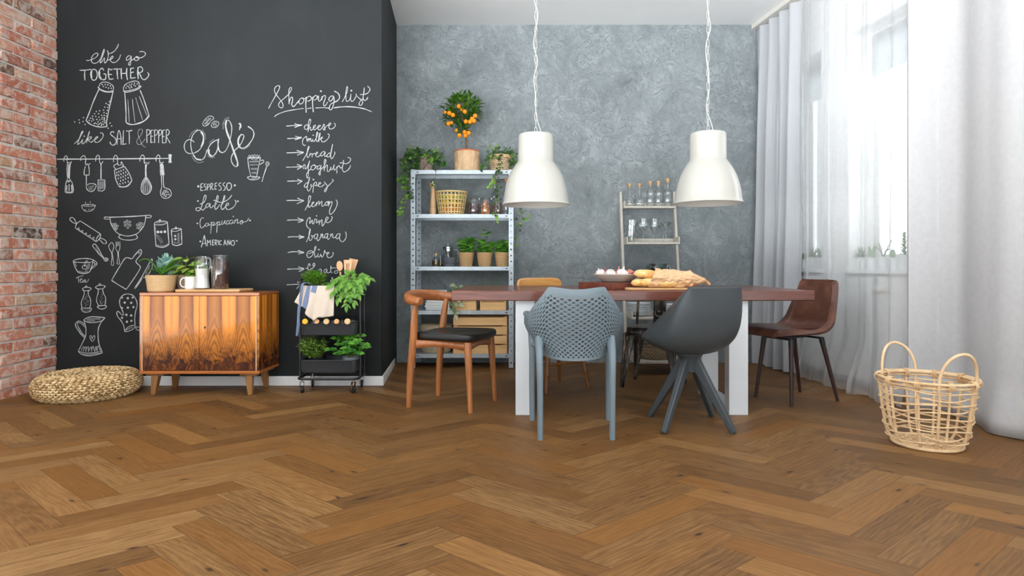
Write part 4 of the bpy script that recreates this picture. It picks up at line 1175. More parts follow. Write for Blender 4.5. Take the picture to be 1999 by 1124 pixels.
m.build('crown', M['citrus_leaf'], ct)
for x, y in ((508,178),(530,200),(551,217),(438,228),(465,242),(432,305),(627,247),(605,270),(590,292),(619,285),(560,290),(551,367),(580,373),(556,392),(512,390),(490,353),(408,222),(455,298)):
    m = MB(); px, py = 760+x/3.747, 160+y/3.747; d = 5.30 if x not in (530, 551, 508) else 5.33
    m.ell(rel(px, py, d+.02*r_.random(), oT), .0205 if x not in (490, 408, 455, 530) else .015, 14); m.build('orange_fruit', M['orange'], ct)

# ---- second shelf
M['mill'] = wood('pale_beech', (206,162,116), (230,192,146), 'Z', 40, .4, stretch=10)
pm = thing('pepper_mill', 'tall pale beech pepper mill on the second metal shelf', 'pepper mill', tuple(onshelf(845, 1, -.08)))
m = MB(); m.lathe([(.001, 0), (.027, 0), (.027, .06), (.024, .064), (.027, .068), (.027, .078), (.024, .082), (.026, .086), (.022, .14), (.017, .20), (.018, .225), (.001, .225)], n=28); m.build('body', M['mill'], pm)
m = MB(); m.lathe([(.001, .226), (.019, .226), (.014, .236), (.024, .25), (.027, .262), (.022, .277), (.008, .284), (.001, .284)], n=28); m.build('head', M['mill'], pm)
m = MB(); m.lathe([(.001, .284), (.006, .284), (.007, .292), (.001, .295)], n=14); m.build('knob', M['chrome'], pm)
M['strip'] = wood('pale_bamboo_strip', (206,176,116), (232,208,152), 'Z', 30, .5, stretch=6)
lb = thing('lattice_basket', 'pale open lattice basket full of citrus fruit on the second metal shelf', 'basket', tuple(onshelf(881, 1, -.035)))
def lr(z): return lerp(.108, .142, z/.205)
for k in range(26):
    pass
m = MB()
for k in range(26):
    a = 2*PI*k/26; m.bar((lr(.004)*math.cos(a), lr(.004)*math.sin(a), .004), (lr(.2)*math.cos(a), lr(.2)*math.sin(a), .2), .013, .003, up=(math.cos(a), math.sin(a), 0))
for j in range(5):
    z = .022+j*.036; m.tube(circ(lr(z)+.0025, z, 60), .0065, 4, closed=True, flat=(.35, 1.1), up=(0, 0, 1))
m.build('lattice_wall', M['strip'], lb, smooth=False)
m = MB(); m.tube(circ(lr(.2)+.002, .199, 60), .0085, 8, closed=True, flat=(.6, 1.0), up=(0, 0, 1)); m.build('rim', M['strip'], lb)
m = MB(); m.lathe([(.001, .002), (.108, .002), (.108, .008), (.001, .008)], n=40); m.build('base', M['strip'], lb)
fruit = {'lime': ('green lime inside the pale lattice basket', plain('lime_peel', (196,220,84), .4, var=.1)), 'lemon': ('yellow lemon inside the pale lattice basket', plain('lemon_peel', (252,222,70), .4, var=.06)), 'orange': ('orange fruit at the bottom of the pale lattice basket', M['orange'])}
r_ = random.Random(2); oB = Vector(lb.location)
for k in range(26):
    lay = k//9; kind = ('orange', 'lemon', 'lime')[min(2, lay)] if r_.random() < .8 else 'lemon'
    a = (k % 9)*2*PI/8+lay*.4; rad = (.068, .075, .078)[min(2, lay)] if k % 9 else 0
    m = MB(); rr_ = .034 if kind == 'orange' else .031
    if kind == 'orange': m.ell((0, 0, 0), rr_, 16)
    else: m.lathe([(.001, -.042), (.006, -.039), (.012, -.032), (.024, -.018), (.029, 0), (.024, .018), (.012, .032), (.006, .039), (.001, .042)], n=18, ax=(r_.uniform(-1, 1), r_.uniform(-1, 1), .2))
    one(m.build(kind if kind != 'orange' else 'orange', fruit[kind][1]), fruit[kind][0], kind, tuple(oB+Vector((rad*math.cos(a), rad*math.sin(a), .045+lay*.056))), group='%ss in the lattice basket' % kind)
def jar(name, label, loc, rad, h, fill, content, cmat, lid='clamp', chunks=True, cname='dried fruit'):
    t = thing(name, label, 'jar', tuple(loc))
    m = MB(); m.lathe([(.001, .0), (rad*.94, .0), (rad, .006), (rad, h*.78), (rad*.86, h*.87), (rad*.86, h*.9), (rad*.92, h*.91), (rad*.92, h*.93)], n=36); m.build('jar_body', M['clear_glass'], t)
    m = MB(); m.lathe([(rad*.94, h*.925), (rad*.94, h*.955), (rad*.8, h*.975), (rad*.3, h*.985), (.001, h*.985)], n=36); m.lathe([(.001, h*.985), (rad*.3, h*.99), (rad*.34, h), (.001, h)], n=20); m.build('lid', M['clear_glass'], t)
    if lid == 'clamp':
        m = MB(); m.tube(circ(rad*.9, h*.885, 36), .0012, 5, closed=True); m.tube([(rad*.9, 0, h*.885), (rad*1.08, 0, h*.9), (rad*.98, 0, h*.96)], .0014, 5); m.build('wire_clamp', M['chrome'], t)
    m = MB(); r_ = random.Random(int(loc[0]*1000)); fr = rad*.9
    if content == 'slices':
        for k in range(46):
            a = r_.uniform(0, 2*PI); q = math.sqrt(r_.random())*fr*.6; z = r_.uniform(.018, h*fill); ax = Vector((r_.uniform(-1, 1), r_.uniform(-1, 1), r_.uniform(-.4, 1)))
            m.lathe([(.008, -.0012), (.0165, -.0012), (.0165, .0012), (.008, .0012), (.008, -.0012)], (q*math.cos(a), q*math.sin(a), z), 14, ax=ax)
        for k in range(5): m.lathe([(.004, -.001), (.018, -.001), (.018, .001), (.004, .001), (.004, -.001)], (fr*.85*math.cos(-PI/2+.5*(k-2)), fr*.85*math.sin(-PI/2+.5*(k-2)), .02+.016*(k % 3)), 14, ax=(math.cos(-PI/2+.5*(k-2)), math.sin(-PI/2+.5*(k-2)), 0))
    else:
        m.lathe([(.001, .005), (fr, .005), (fr, h*fill*.95), (fr*.5, h*fill), (.001, h*fill*.99)], n=28)
        s_ = {'berries': .0062, 'chips': .009, 'beans': .0042}[content]
        for k in range({'berries': 210, 'chips': 110, 'beans': 420}[content]):
            a = r_.uniform(0, 2*PI); top = r_.random() < .15; q = fr*(math.sqrt(r_.random()) if top else .985); z = h*fill if top else r_.uniform(.008, h*fill)
            v = Vector((r_.uniform(-1, 1), r_.uniform(-1, 1), r_.uniform(-1, 1))).normalized()
            m.ell((q*math.cos(a), q*math.sin(a), z), (s_, s_*.75, s_*.6), 6, Vector((0,0,1)).rotation_difference(v).to_matrix())
    o = m.build(cname.replace(' ', '_'), cmat); one(o, cname+' filling the '+label, 'food', tuple(loc)); o['kind'] = 'stuff'
    return t
M['berry'] = plain('dark_dried_berries', (74,44,52), .6, var=.5, vs=90)
M['slice'] = plain('dried_orange_slices', (214,142,76), .6, var=.25, vs=80)
M['chipm'] = plain('dried_brown_fruit', (96,66,58), .6, var=.5, vs=70)
jar('glass_jar', 'clear clamp jar of dark berries beside the lattice basket', onshelf(924.5, 1, -.05), .050, .155, .66, 'berries', M['berry'], cname='dark dried berries')
jar('glass_jar', 'clear clamp jar of dried orange slices', onshelf(948, 1, -.05), .050, .155, .72, 'slices', M['slice'], cname='dried orange slices')
jar('glass_jar', 'clear clamp jar of brown dried fruit under the ivy', onshelf(971.5, 1, -.05), .050, .155, .66, 'chips', M['chipm'], cname='brown dried fruit')
def bottle(name, label, loc, prof, cork, group=None, mat=None, cat='bottle'):
    t = thing(name, label, cat, tuple(loc), group=group)
    m = MB(); m.lathe(prof, n=32); m.build('glass_body', mat or M['clear_glass'], t)
    h = max(z for _, z in prof); m = MB(); m.lathe([(.001, h-.018), (cork[0]*.75, h-.018), (cork[0]*.8, h+.001), (cork[0], h+.002), (cork[0], h+cork[1]), (.001, h+cork[1]+.001)], n=20); m.build('cork_stopper', M['cork'], t)
    return t
tallp = [(.001, .004), (.036, .002), (.038, .006), (.038, .17), (.034, .195), (.016, .225), (.013, .24), (.013, .30), (.016, .302), (.016, .312)]
bottle('glass_bottle', 'tall clear corked bottle behind the jar of brown dried fruit', onshelf(966, 1, .08), tallp, (.014, .022))
bottle('glass_bottle', 'tall clear bottle with cork behind the pendant lamp edge on the second metal shelf', onshelf(988, 1, .03), tallp, (.016, .026))
# ---- third shelf
M['oil'] = plain('golden_olive_oil', (120,92,20), .1, var=.1, Transmission_Weight=.4)
ob = thing('oil_bottle', 'small handled glass bottle of golden olive oil with cork', 'bottle', tuple(onshelf(851, 2, -.05)))
m = MB(); m.lathe([(.001, .0), (.032, .0), (.035, .006), (.035, .055), (.026, .075), (.012, .086), (.012, .10), (.015, .102)], n=28); m.tube(cr([(-.012, 0, .095), (-.03, 0, .098), (-.036, 0, .08), (-.032, 0, .06)], 5), .003, 8); m.build('glass_body', M['clear_glass'], ob)
m = MB(); m.lathe([(.001, .003), (.031, .003), (.033, .008), (.033, .052), (.001, .052)], n=28); m.build('oil', M['oil'], ob)
m = MB(); m.lathe([(.001, .095), (.011, .095), (.013, .118), (.001, .119)], n=16); m.build('cork_stopper', M['cork'], ob)
ob2 = thing('oil_bottle', 'little stopperless glass cruet with dark oil beside the mortar', 'bottle', tuple(onshelf(860, 2, .0)))
m = MB(); m.lathe([(.001, .0), (.026, .0), (.028, .005), (.027, .05), (.012, .075), (.012, .088), (.015, .10)], n=28); m.build('glass_body', M['clear_glass'], ob2)
m = MB(); m.lathe([(.001, .003), (.024, .003), (.025, .03), (.001, .03)], n=28); m.build('oil', M['oil'], ob2)
fp = thing('french_press', 'glass french press with chrome frame behind the granite mortar', 'coffee press', tuple(onshelf(874.5, 2, .05)))
m = MB(); m.lathe([(.001, .018), (.042, .018), (.044, .024), (.044, .165), (.046, .172)], n=36); m.build('glass_beaker', M['clear_glass'], fp)
m = MB(); m.lathe([(.046, .010), (.048, .012), (.048, .03), (.046, .03), (.046, .010)], n=36); m.lathe([(.046, .14), (.0475, .14), (.0475, .155), (.046, .155), (.046, .14)], n=36)
for k in range(4): a = PI/4+k*PI/2; m.bar((.047*math.cos(a), .047*math.sin(a), 0), (.047*math.cos(a), .047*math.sin(a), .15), .008, .002, up=(math.cos(a), math.sin(a), 0))
m.build('chrome_frame', M['chrome'], fp)
m = MB(); m.lathe([(.001, .16), (.0475, .162), (.048, .175), (.03, .184), (.001, .187)], n=36); m.tube([(0, 0, .05), (0, 0, .20)], .0025, 8); m.lathe([(.001, .05), (.04, .05), (.04, .056), (.001, .056)], n=30); m.lathe([(.001, .195), (.008, .197), (.011, .206), (.008, .214), (.001, .216)], n=20); m.build('plunger', M['chrome'], fp)
m = MB(); m.tube(cr([(.048, 0, .15), (.085, 0, .148), (.09, 0, .10), (.08, 0, .04), (.048, 0, .03)], 5), .0055, 10); m.build('handle', M['clear_glass'], fp)
M['granite'] = plain('grey_granite', (92,100,106), .75, var=.35, vs=180, bump=.2, bs=300)
mo = thing('mortar', 'dark granite mortar on the third metal shelf', 'mortar', tuple(onshelf(876, 2, -.09)))
m = MB(); m.lathe([(.001, 0), (.042, 0), (.046, .008), (.040, .02), (.052, .04), (.060, .068), (.060, .08), (.052, .08), (.044, .055), (.025, .035), (.001, .03)], n=40); m.build('bowl', M['granite'], mo)
m = MB(); m.tube([(0, 0, 0), (.03, 0, .035), (.065, 0, .062)][::-1] if False else [(.012, 0, .045), (-.02, 0, .085), (-.032, 0, .102)], [.012, .0095, .011], 12); one(m.build('pestle', M['granite'], bevel=.003), 'stone pestle leaning in the granite mortar', 'pestle', tuple(onshelf(876, 2, -.09)))
M['wicker'] = weave('honey_wicker', (168,124,76), (222,184,134), 30, 95, .7, .6)
def basil(label, px, seed, hh, spread, tall=0):
    loc = onshelf(px, 2, -.05); t = thing('potted_basil', label, 'plant', tuple(loc), group='basil pots on the third metal shelf'); r_ = random.Random(seed)
    m = MB(); m.lathe([(.001, 0), (.052, 0), (.055, .004), (.069, .118), (.071, .124), (.064, .124), (.058, .10), (.001, .10)], n=44); m.build('basket_pot', M['wicker'], t)
    m = MB(); m.lathe([(.001, .108), (.06, .104)], n=20); m.build('soil', M['soil'], t)
    st, lf = MB(), MB()
    for k in range(9):
        a = k*2.4; q = spread*math.sqrt((k+.5)/9); top = Vector((q*math.cos(a), q*math.sin(a)*.8, .10+hh*r_.uniform(.55, 1.0)))
        if k == 0 and tall: top = Vector((.012, 0, .10+tall))
        P_ = cr([(q*.35*math.cos(a), q*.35*math.sin(a), .10), (top.x*.7, top.y*.7, lerp(.1, top.z, .6)), tuple(top)], 6); st.tube(P_, .0018, 6)
        for j in range(2, len(P_), 2):
            for s_ in range(2):
                b = r_.uniform(0, 2*PI); up_ = r_.uniform(.1, 1.1)
                lf.leaf(P_[j], (math.cos(b), math.sin(b), up_), r_.uniform(.045, .075)*(1.1 if j > 8 else .9), r_.uniform(.020, .029), up=(0, -.5, 1), bend=.8, fold=-.2, tip=.7)
    st.build('stems', M['stem'], t); lf.build('leaves', M['basil'], t)
basil('bushy basil in wicker pot next to the french press', 910, 5, .16, .075, .16)
basil('tallest basil in wicker pot, between two other basil pots', 946, 6, .13, .065, .22)
basil('small basil in wicker pot beside the slotted shelf post', 981, 8, .13, .062, .13)
# ---- fourth shelf
M['page'] = plain('book_pages', (232,230,222), .8, var=.06, vs=300)
bk_cols = [(176,204,214), (240,240,238), (208,222,228), (96,112,122), (232,234,234), (150,186,202), (238,238,236), (92,128,158)]
names = ['topmost', 'second from the top', 'third from the top', 'fourth from the top', 'fourth from the bottom', 'third from the bottom', 'second from the bottom', 'lowest']
z = 0; r_ = random.Random(8); oK = onshelf(857, 3, -.02)
hs = [.021, .024, .018, .022, .020, .026, .020, .022][::-1]
for k in range(8):
    h = hs[k]; w_ = .112-.004*k+r_.uniform(-.003, .003); d_ = .082
    t = thing('book', 'pale book, %s in the stack on the fourth metal shelf' % names[7-k], 'book', tuple(oK+Vector((r_.uniform(-.004, .004), 0, z))), r_.uniform(-.03, .03), group='stacked books on the metal shelf')
    mt_ = plain('book_cover_%d' % k, bk_cols[7-k], .45, var=.03)
    m = MB(); m.box(-w_, w_, -d_, d_, 0, .0025); m.box(-w_, w_, -d_, d_, h-.0025, h); m.box(-w_, -w_+.0025, -d_, d_, .0025, h-.0025); m.build('cover', mt_, t)
    m = MB(); m.box(-w_+.003, w_-.004, -d_+.004, d_-.004, .0026, h-.0026); m.build('pages', M['page'], t)
    z += h+.0004
M['pine'] = wood('knotty_pine', (206,158,100), (234,190,132), 'X', 24, .55, c3=(242,206,152), stretch=9)
def small_crate(label, px, w_):
    t = thing('wooden_crate', label, 'crate', tuple(onshelf(px, 3, -.03)), group='small crates on the fourth metal shelf')
    hx = w_/2; hy = .105; h = .105
    m = MB(); m.box(-hx, hx, -hy, -hy+.009, .004, .072); m.build('front_board', M['pine'], t, bevel=.0015)
    m = MB(); m.prism([(-hx, .076), (hx, .076), (hx, h), (.055, h), (.04, .085), (-.04, .085), (-.055, h), (-hx, h)], lambda x, y, q: (x, hy-q, y), .009); m.build('back_board', M['pine'], t)
    m = MB(); m.box(-hx, hx, hy-.009, hy, .004, .07); m.build('back_board', M['pine'], t)
    m = MB(); m.prism([(-hx, .078), (hx, .078), (hx, h), (.06, h), (.042, .09), (-.042, .09), (-.06, h), (-hx, h)], lambda x, y, q: (x, -hy+q, y), .009); m.build('front_board', M['pine'], t)
    for sx in (-1, 1):
        m = MB(); m.box(min(sx*hx, sx*(hx-.009)), max(sx*hx, sx*(hx-.009)), -hy+.01, hy-.01, .004, h); m.build('end_board', M['pine'], t, bevel=.0015)
    m = MB(); m.box(-hx, hx, -hy, hy, 0, .004); m.build('base_board', M['pine'], t)
    return t
small_crate('small pine crate nearest the stack of books', 908.5, .208)
small_crate('small pine crate beside the slotted shelf post', 963.5, .226)
M['vari'] = leafmat('pale_edged_leaf', (70,112,62), (206,216,180), 60, .4, .25)
pp = thing('potted_plant', 'variegated trailing plant in white pot inside the small crate near the books', 'plant', tuple(onshelf(905, 3, -.04)+Vector((0, 0, .005))))
m = MB(); m.lathe([(.001, 0), (.05, 0), (.062, .112), (.057, .112), (.05, .09), (.001, .09)], n=32); m.build('pot', M['pot_white'], pp)
st, lf = MB(), MB(); oP = Vector(pp.location); r_ = random.Random(3)
for path in ([(0, 0, .09), (-.03, -.05, .17), rel(893, 563, 5.36, oP), rel(889, 557, 5.33, oP)], [(0, 0, .09), (-.03, -.08, .15), rel(888, 590, 5.30, oP), rel(884, 604, 5.28, oP), rel(889, 614, 5.275, oP)], [(0, 0, .09), (.0, -.08, .14), rel(898, 592, 5.30, oP)], [(0, 0, .09), (.0, 0, .17), rel(902, 556, 5.40, oP)]):
    P_ = cr(path, 6); st.tube(P_, .0018, 6)
    for j in range(4, len(P_), 2): lf.leaf(P_[j], (r_.uniform(-1, 1), -.6, r_.uniform(-.9, .3)), .055, .017, up=(r_.uniform(-.5, .5), -1, .3), bend=.3)
st.build('stems', M['stem'], pp); lf.build('leaves', M['vari'], pp)
M['grass'] = leafmat('fresh_grass_blade', (66,130,50), (140,190,90), 60, .45, .3)
gp = thing('potted_grass', 'tuft of thin grass growing out of the small crate by the shelf post', 'plant', tuple(onshelf(962, 3, -.03)+Vector((0, 0, .005))))
m = MB(); m.box(-.095, .095, -.085, .085, 0, .07); m.build('planter', M['soil'], gp)
m = MB(); r_ = random.Random(6)
for k in range(170):
    m.leaf((r_.uniform(-.09, .09), r_.uniform(-.07, .07), .07), (r_.uniform(-.55, .55), r_.uniform(-.6, .3), 1), r_.uniform(.14, .235), .0016, bend=r_.uniform(.1, .8), n=5)
m.build('blades', M['grass'], gp)
# ---- lowest shelf
def jute():
    t = NT('coiled_jute'); tc = t.n('ShaderNodeTexCoord'); sp = t.n('ShaderNodeSeparateXYZ'); t.l(tc.outputs['Object'], sp.inputs[0])
    zz = t.math('SINE', t.math('MULTIPLY', sp.outputs['Z'], 620)); f = t.math('ADD', t.math('MULTIPLY', t.noise(t.coord(), 90, 4), .7), t.math('MULTIPLY', zz, .14))
    t.bsdf(t.ramp(f, [(.25, (176,160,128)), (.6, (226,213,186))]), .9, 0, t.bump(zz, .6, .004)); return t.m
jb = thing('jute_basket', 'oval coiled jute basket on the lowest metal shelf', 'basket', tuple(onshelf(851, 4, -.01)))
m = MB(); m.lathe([(.001, .002), (.125, .002), (.138, .02), (.145, .12), (.143, .235), (.138, .243), (.131, .235), (.132, .12), (.124, .02), (.001, .014)], n=56, sy=.78); m.build('basket_wall', jute(), jb)
m = MB(); m.tube([(.14*math.cos(a), .14*.78*math.sin(a), .243) for a in [2*PI*i/48 for i in range(48)]], .006, 8, closed=True); m.build('rim', jute(), jb)
bc = thing('wooden_crate', 'large slatted pine crate on the lowest metal shelf', 'crate', tuple(onshelf(939, 4, -.01)))
hx, hy, h = .235, .125, .325
for k in range(4):
    for sy in (-1, 1):
        z0_ = .004+k*.081; m = MB(); y = sy*hy; m.box(-hx, hx, min(y, y-sy*.012), max(y, y-sy*.012), z0_, z0_+.070); m.build('slat', M['pine'], bc, bevel=.0015)
for sx in (-1, 1):
    m = MB(); x = sx*(hx-.012)
    m.prism([(-hy+.012, .004), (hy-.012, .004), (hy-.012, h), (.06, h), (.05, h-.03), (-.05, h-.03), (-.06, h), (-hy+.012, h)], lambda a, b, q: (x-sx*.004+sx*q, a, b), .012); m.build('end_panel', M['pine'], bc)
    m = MB(); m.box(x-.02 if sx > 0 else x, x if sx > 0 else x+.02, -hy+.012, -hy+.03, .004, h-.005); m.build('corner_post', M['pine'], bc)
m = MB(); m.box(-hx, hx, -hy, hy, 0, .004); m.build('base_board', M['pine'], bc)

# ---------------------------------------------------------------- ladder shelf
M['grey_wood'] = wood('pale_grey_wood', (184,178,166), (208,203,192), 'Z', 30, .5, stretch=14)
ls = thing('ladder_shelf', 'narrow pale grey ladder shelf leaning against the plaster wall', 'shelf', (1.15, 5.40, 0)); oL = Vector(ls.location)
LX = .246
def rail_y(z): return lerp(-.10, .236, z/1.575)      # rails lean back to the wall
for sx in (-1, 1):
    m = MB(); x = sx*LX
    m.bar((x, rail_y(0), 0), (x, rail_y(1.575), 1.575), .022, .05, up=(0, 1, 0)); m.build('side_rail', M['grey_wood'], ls, bevel=.002)
LZ = [(1.435, .135), (1.105, .20), (.78, .255), (.465, .31), (.115, .36)]
for z, dp in LZ:
    yb = rail_y(z)+.02; yf = yb-dp; x = LX-.0115
    m = MB(); m.box(-x, x, yf, yb, z-.018, z); sh = m.build('shelf_board', M['grey_wood'], ls, bevel=.0015)
    for sx in (-1, 1):
        m = MB(); m.box(min(sx*x, sx*(x-.012)), max(sx*x, sx*(x-.012)), yf, yb, z, z+.048); m.build('side_lip', M['grey_wood'], sh, bevel=.0015)
    m = MB(); m.box(-x+.012, x-.012, yb-.012, yb, z, z+.04); m.build('back_lip', M['grey_wood'], sh, bevel=.0015)
for sx in (-1, 1):
    m = MB(); m.bar((sx*.11, .21, 0), (sx*.11, .15, .098), .02, .03, up=(0, 1, 0)); m.build('rear_foot', M['grey_wood'], ls)
def onl(px, k, fr=.5):
    z, dp = LZ[k]; d = oL.y + rail_y(z)+.02-dp*(1-fr); return Vector(((px-CX)*d/F, d, z+.0005))
decant = [(.001, .003), (.040, .001), (.043, .006), (.044, .055), (.040, .07), (.020, .086), (.0115, .098), (.0095, .12), (.0105, .185), (.0145, .188), (.0145, .196)]
round_b = [(.001, .003), (.033, .001), (.036, .006), (.036, .128), (.030, .15), (.014, .172), (.011, .185), (.011, .206), (.0145, .208), (.0145, .216)]
sq_b = [(.001, .003), (.034, .001), (.037, .006), (.037, .132), (.033, .15), (.013, .172), (.011, .18), (.011, .23), (.0145, .232), (.0145, .24)]
for px, prof, lab, ck in ((1229, decant, 'long necked clear decanter with cork at the outer end of the ladder shelf top', (.0155, .016)), (1248.5, decant, 'long necked clear decanter with cork, next to the straight bottles', (.0155, .016)),
        (1269.5, round_b, 'straight clear bottle with cork beside a long necked decanter', (.0165, .018)), (1285.5, round_b, 'straight clear bottle with cork next to the tallest corked bottle', (.0165, .018)), (1303.5, sq_b, 'tallest clear corked bottle on the ladder shelf, beside the pendant lamp', (.0165, .018))):
    bottle('glass_bottle', lab, onl(px, 0, .55), prof, ck, 'corked bottles on the ladder shelf')
def glassware(name, label, loc, prof, group, fn=None, n=32):
    m = MB(); m.lathe(prof, n=n, fn=fn); return one(m.build(name, M['clear_glass']), label, 'glass', tuple(loc), group=group)
wine = [(.036, .001), (.036, .003), (.006, .006), (.0035, .012), (.0035, .085), (.010, .094), (.030, .11), (.040, .135), (.041, .155), (.036, .19), (.033, .212), (.032, .212), (.035, .19), (.040, .155), (.039, .136), (.029, .112), (.001, .096)]
mart = [(.034, .001), (.034, .003), (.006, .006), (.0035, .012), (.0035, .105), (.055, .178), (.054, .178), (.001, .109)]
tumb = [(.001, .002), (.026, .0), (.028, .01), (.036, .10), (.0345, .10), (.026, .012), (.001, .012)]
LG = 'stemware on the ladder shelf'
glassware('wine_glass', 'large wine glass alone in the middle of the glass shelf', onl(1277.5, 1, .45), wine, LG)
glassware('wine_glass', 'large wine glass in front, overlapping another beside the fluted tumblers', onl(1255.5, 1, .35), wine, LG)
glassware('wine_glass', 'smaller looking wine glass at the back beside the fluted tumblers', onl(1249.5, 1, .72), [(r*.95, z*.9) for r, z in wine], LG)
glassware('martini_glass', 'cone shaped martini glass at the front of the glass shelf', onl(1299.5, 1, .45), mart, LG)
glassware('martini_glass', 'cone shaped martini glass behind the front martini glass', onl(1294, 1, .75), [(r*.9, z*.92) for r, z in mart], LG)
flu = lambda a, z: 1+.05*math.cos(10*a)
o1 = glassware('tumbler', 'fluted tumbler standing at the bottom of the leaning stack of tumblers', onl(1232, 1, .4), tumb, LG, flu, 60)
o2 = glassware('tumbler', 'fluted tumbler nested in the middle of the stack of tumblers', onl(1232.6, 1, .4)+Vector((0, 0, .05)), tumb, LG, flu, 60)
o3 = glassware('tumbler', 'fluted tumbler nested on top of the stack of tumblers', onl(1233.4, 1, .4)+Vector((0, 0, .10)), tumb, LG, flu, 60)
# dark bottles lying on the middle board, necks towards the room
wb = [(.001, .012), (.02, .004), (.034, .0), (.037, .006), (.037, .155), (.030, .185), (.016, .205), (.0135, .225), (.0135, .262), (.016, .264), (.016, .272), (.011, .272)]
for px, lz, mat, lab in ((1254, .037, M['green_glass'], 'dark bottle lying at the outer end of the middle ladder shelf'), (1277, .037, M['green_glass'], 'dark bottle lying in the middle of the middle ladder shelf, neck to the room'), (1300, .037, M['green_glass'], 'dark bottle lying beside the bread bag on the middle ladder shelf'), (1266, .100, M['green_glass'], 'dark bottle lying on top of two others, over the stemware side'), (1289, .100, glass('blue_green_glass', (.55,.7,.68,1)), 'pale blue green bottle lying on top of two dark bottles')):
    p = onl(px, 2, .97); m = MB(); m.lathe(wb, (0, 0, 0), 32, ax=(0, -1, 0)); one(m.build('wine_bottle', mat), lab, 'bottle', (p.x, p.y-.035, p.z+lz), group='bottles lying on the ladder shelf')
# plates
def plates(px, n0, lab, rad, zoff=0):
    z = 0
    for k in range(n0):
        m = MB(); m.lathe([(.001, .002), (rad*.55, .001), (rad*.6, .003), (rad, .016), (rad*.995, .019), (rad*.6, .007), (.001, .005)], n=48)
        p = onl(px, 3, .5); which = ['lowest', 'second lowest', 'third lowest', 'fourth lowest', 'fifth lowest', 'sixth lowest', 'seventh lowest', 'topmost'][k if k < n0-1 else 7]
        one(m.build('plate', M['pot_white']), 'white plate, %s in the stack %s' % (which, lab), 'plate', (p.x, p.y, p.z+z), group='plates on the ladder shelf'); z += .0135 if rad > .1 else .012
plates(1247, 8, 'on the ladder shelf nearer the lattice chair', .105)
plates(1308, 8, 'on the ladder shelf nearer the brown leather chair', .098)
wbk = thing('wicker_basket', 'dark brown wicker basket on the lowest board of the ladder shelf', 'basket', tuple(onl(1279, 4, .5)))
m = MB(); m.lathe([(.001, .001), (.125, .001), (.15, .03), (.155, .075), (.148, .11), (.14, .11), (.145, .075), (.14, .03), (.001, .012)], n=56, sy=.85); m.build('basket_wall', weave('dark_wicker', (70,58,46), (166,146,116), 26, 70, .8, .9), wbk)
m = MB(); m.tube([(.145*math.cos(a), .145*.85*math.sin(a), .112) for a in [2*PI*i/48 for i in range(48)]], .007, 8, closed=True); m.build('rim', plain('dark_wicker_rim', (120,102,80), .8, var=.3, vs=80), wbk)
# ---------------------------------------------------------------- things on the sideboard
SBT = z1_sb = .7132
M['board'] = wood('pale_cutting_board', (196,150,98), (224,184,134), 'X', 24, .5, stretch=9)
m = MB(); m.box(-.222, .222, -.12, .12, 0, .02)
one(m.build('cutting_board', M['board'], bevel=.006), 'pale rectangular cutting board lying on the sideboard under the mug and jars', 'cutting board', (-2.205, 4.375, SBT), math.radians(1.5))
BT = SBT+.0204
M['seagrass'] = weave('seagrass_weave', (186,146,98), (230,196,148), 46, 130, .75, .5)
M['orchid'] = leafmat('orchid_leaf', (52,104,36), (98,150,56), 14, .3, .15)
M['succ'] = leafmat('blue_green_succulent', (98,150,138), (172,208,190), 20, .5, .15)
M['pothos'] = leafmat('yellow_green_leaf', (96,156,46), (208,228,110), 26, .35, .3)
loc = Vector((-2.555, 4.31, SBT)); op = thing('potted_plant', 'broad leaved orchid and blue green succulent in woven pot on the sideboard', 'plant', tuple(loc))
m = MB(); m.lathe([(.001, 0), (.074, 0), (.084, .01), (.090, .06), (.098, .117), (.093, .119), (.084, .08), (.001, .08)], n=56); m.build('woven_pot', M['seagrass'], op)
m = MB(); m.lathe([(.001, .106), (.09, .10)], n=24); m.build('soil', M['soil'], op)
m = MB()
def strap(p, tip, w, lift, n=10):
    """long arching leaf from p to tip, highest part raised by lift"""
    p, tip = Vector(p), Vector(tip); mid = p.lerp(tip, .55)+Vector((0, 0, lift)); P_ = cr([p, mid, tip], n); d = (tip-p); side = d.cross(Vector((0, 0, 1))).normalized(); rows = []
    for i, q in enumerate(P_):
        t_ = i/(len(P_)-1); ww_ = w*(math.sin(PI*min(.97, .12+.85*t_))**.6)*(1 if t_ < .99 else .1)
        rows.append([m.bm.verts.new(q+side*k*ww_+Vector((0, 0, abs(k)*ww_*.35))) for k in (-1, -.5, 0, .5, 1)])
    for a, b in zip(rows, rows[1:]):
        for k in range(4): m.bm.faces.new((a[k], a[k+1], b[k+1], b[k]))
r5 = lambda px, py, d: at(px, py, d)-loc
c0 = r5(316, 538, 4.29)
for px, py, d, w, lf in ((270, 511, 4.24, .030, .05), (284, 529, 4.22, .024, .018), (359, 505, 4.26, .030, .02), (354, 519, 4.22, .023, .012), (300, 522, 4.38, .025, .03), (340, 515, 4.40, .025, .03)): strap(c0, r5(px, py, d), w, lf)
m.build('orchid_leaves', M['orchid'], op, solid=.003)
m = MB(); r_ = random.Random(4)
for cx_, cy_, d, n, L in ((325, 514, 4.36, 20, .085), (316, 519, 4.36, 12, .07), (337, 520, 4.37, 14, .065), (328, 533, 4.34, 12, .055)):
    c = r5(cx_, cy_, d)-Vector((0, 0, .02))
    for k in range(n):
        a = k*2.4; e = lerp(1.35, .05, k/n); dd = Vector((math.cos(a)*math.cos(e), math.sin(a)*math.cos(e), math.sin(e)))
        m.leaf(c, dd, L*lerp(1.15, .95, k/n), L*.42, up=(-dd.x, -dd.y, 1), bend=-.35, fold=.45, tip=.55)
m.build('succulent_leaves', M['succ'], op, solid=.0035)
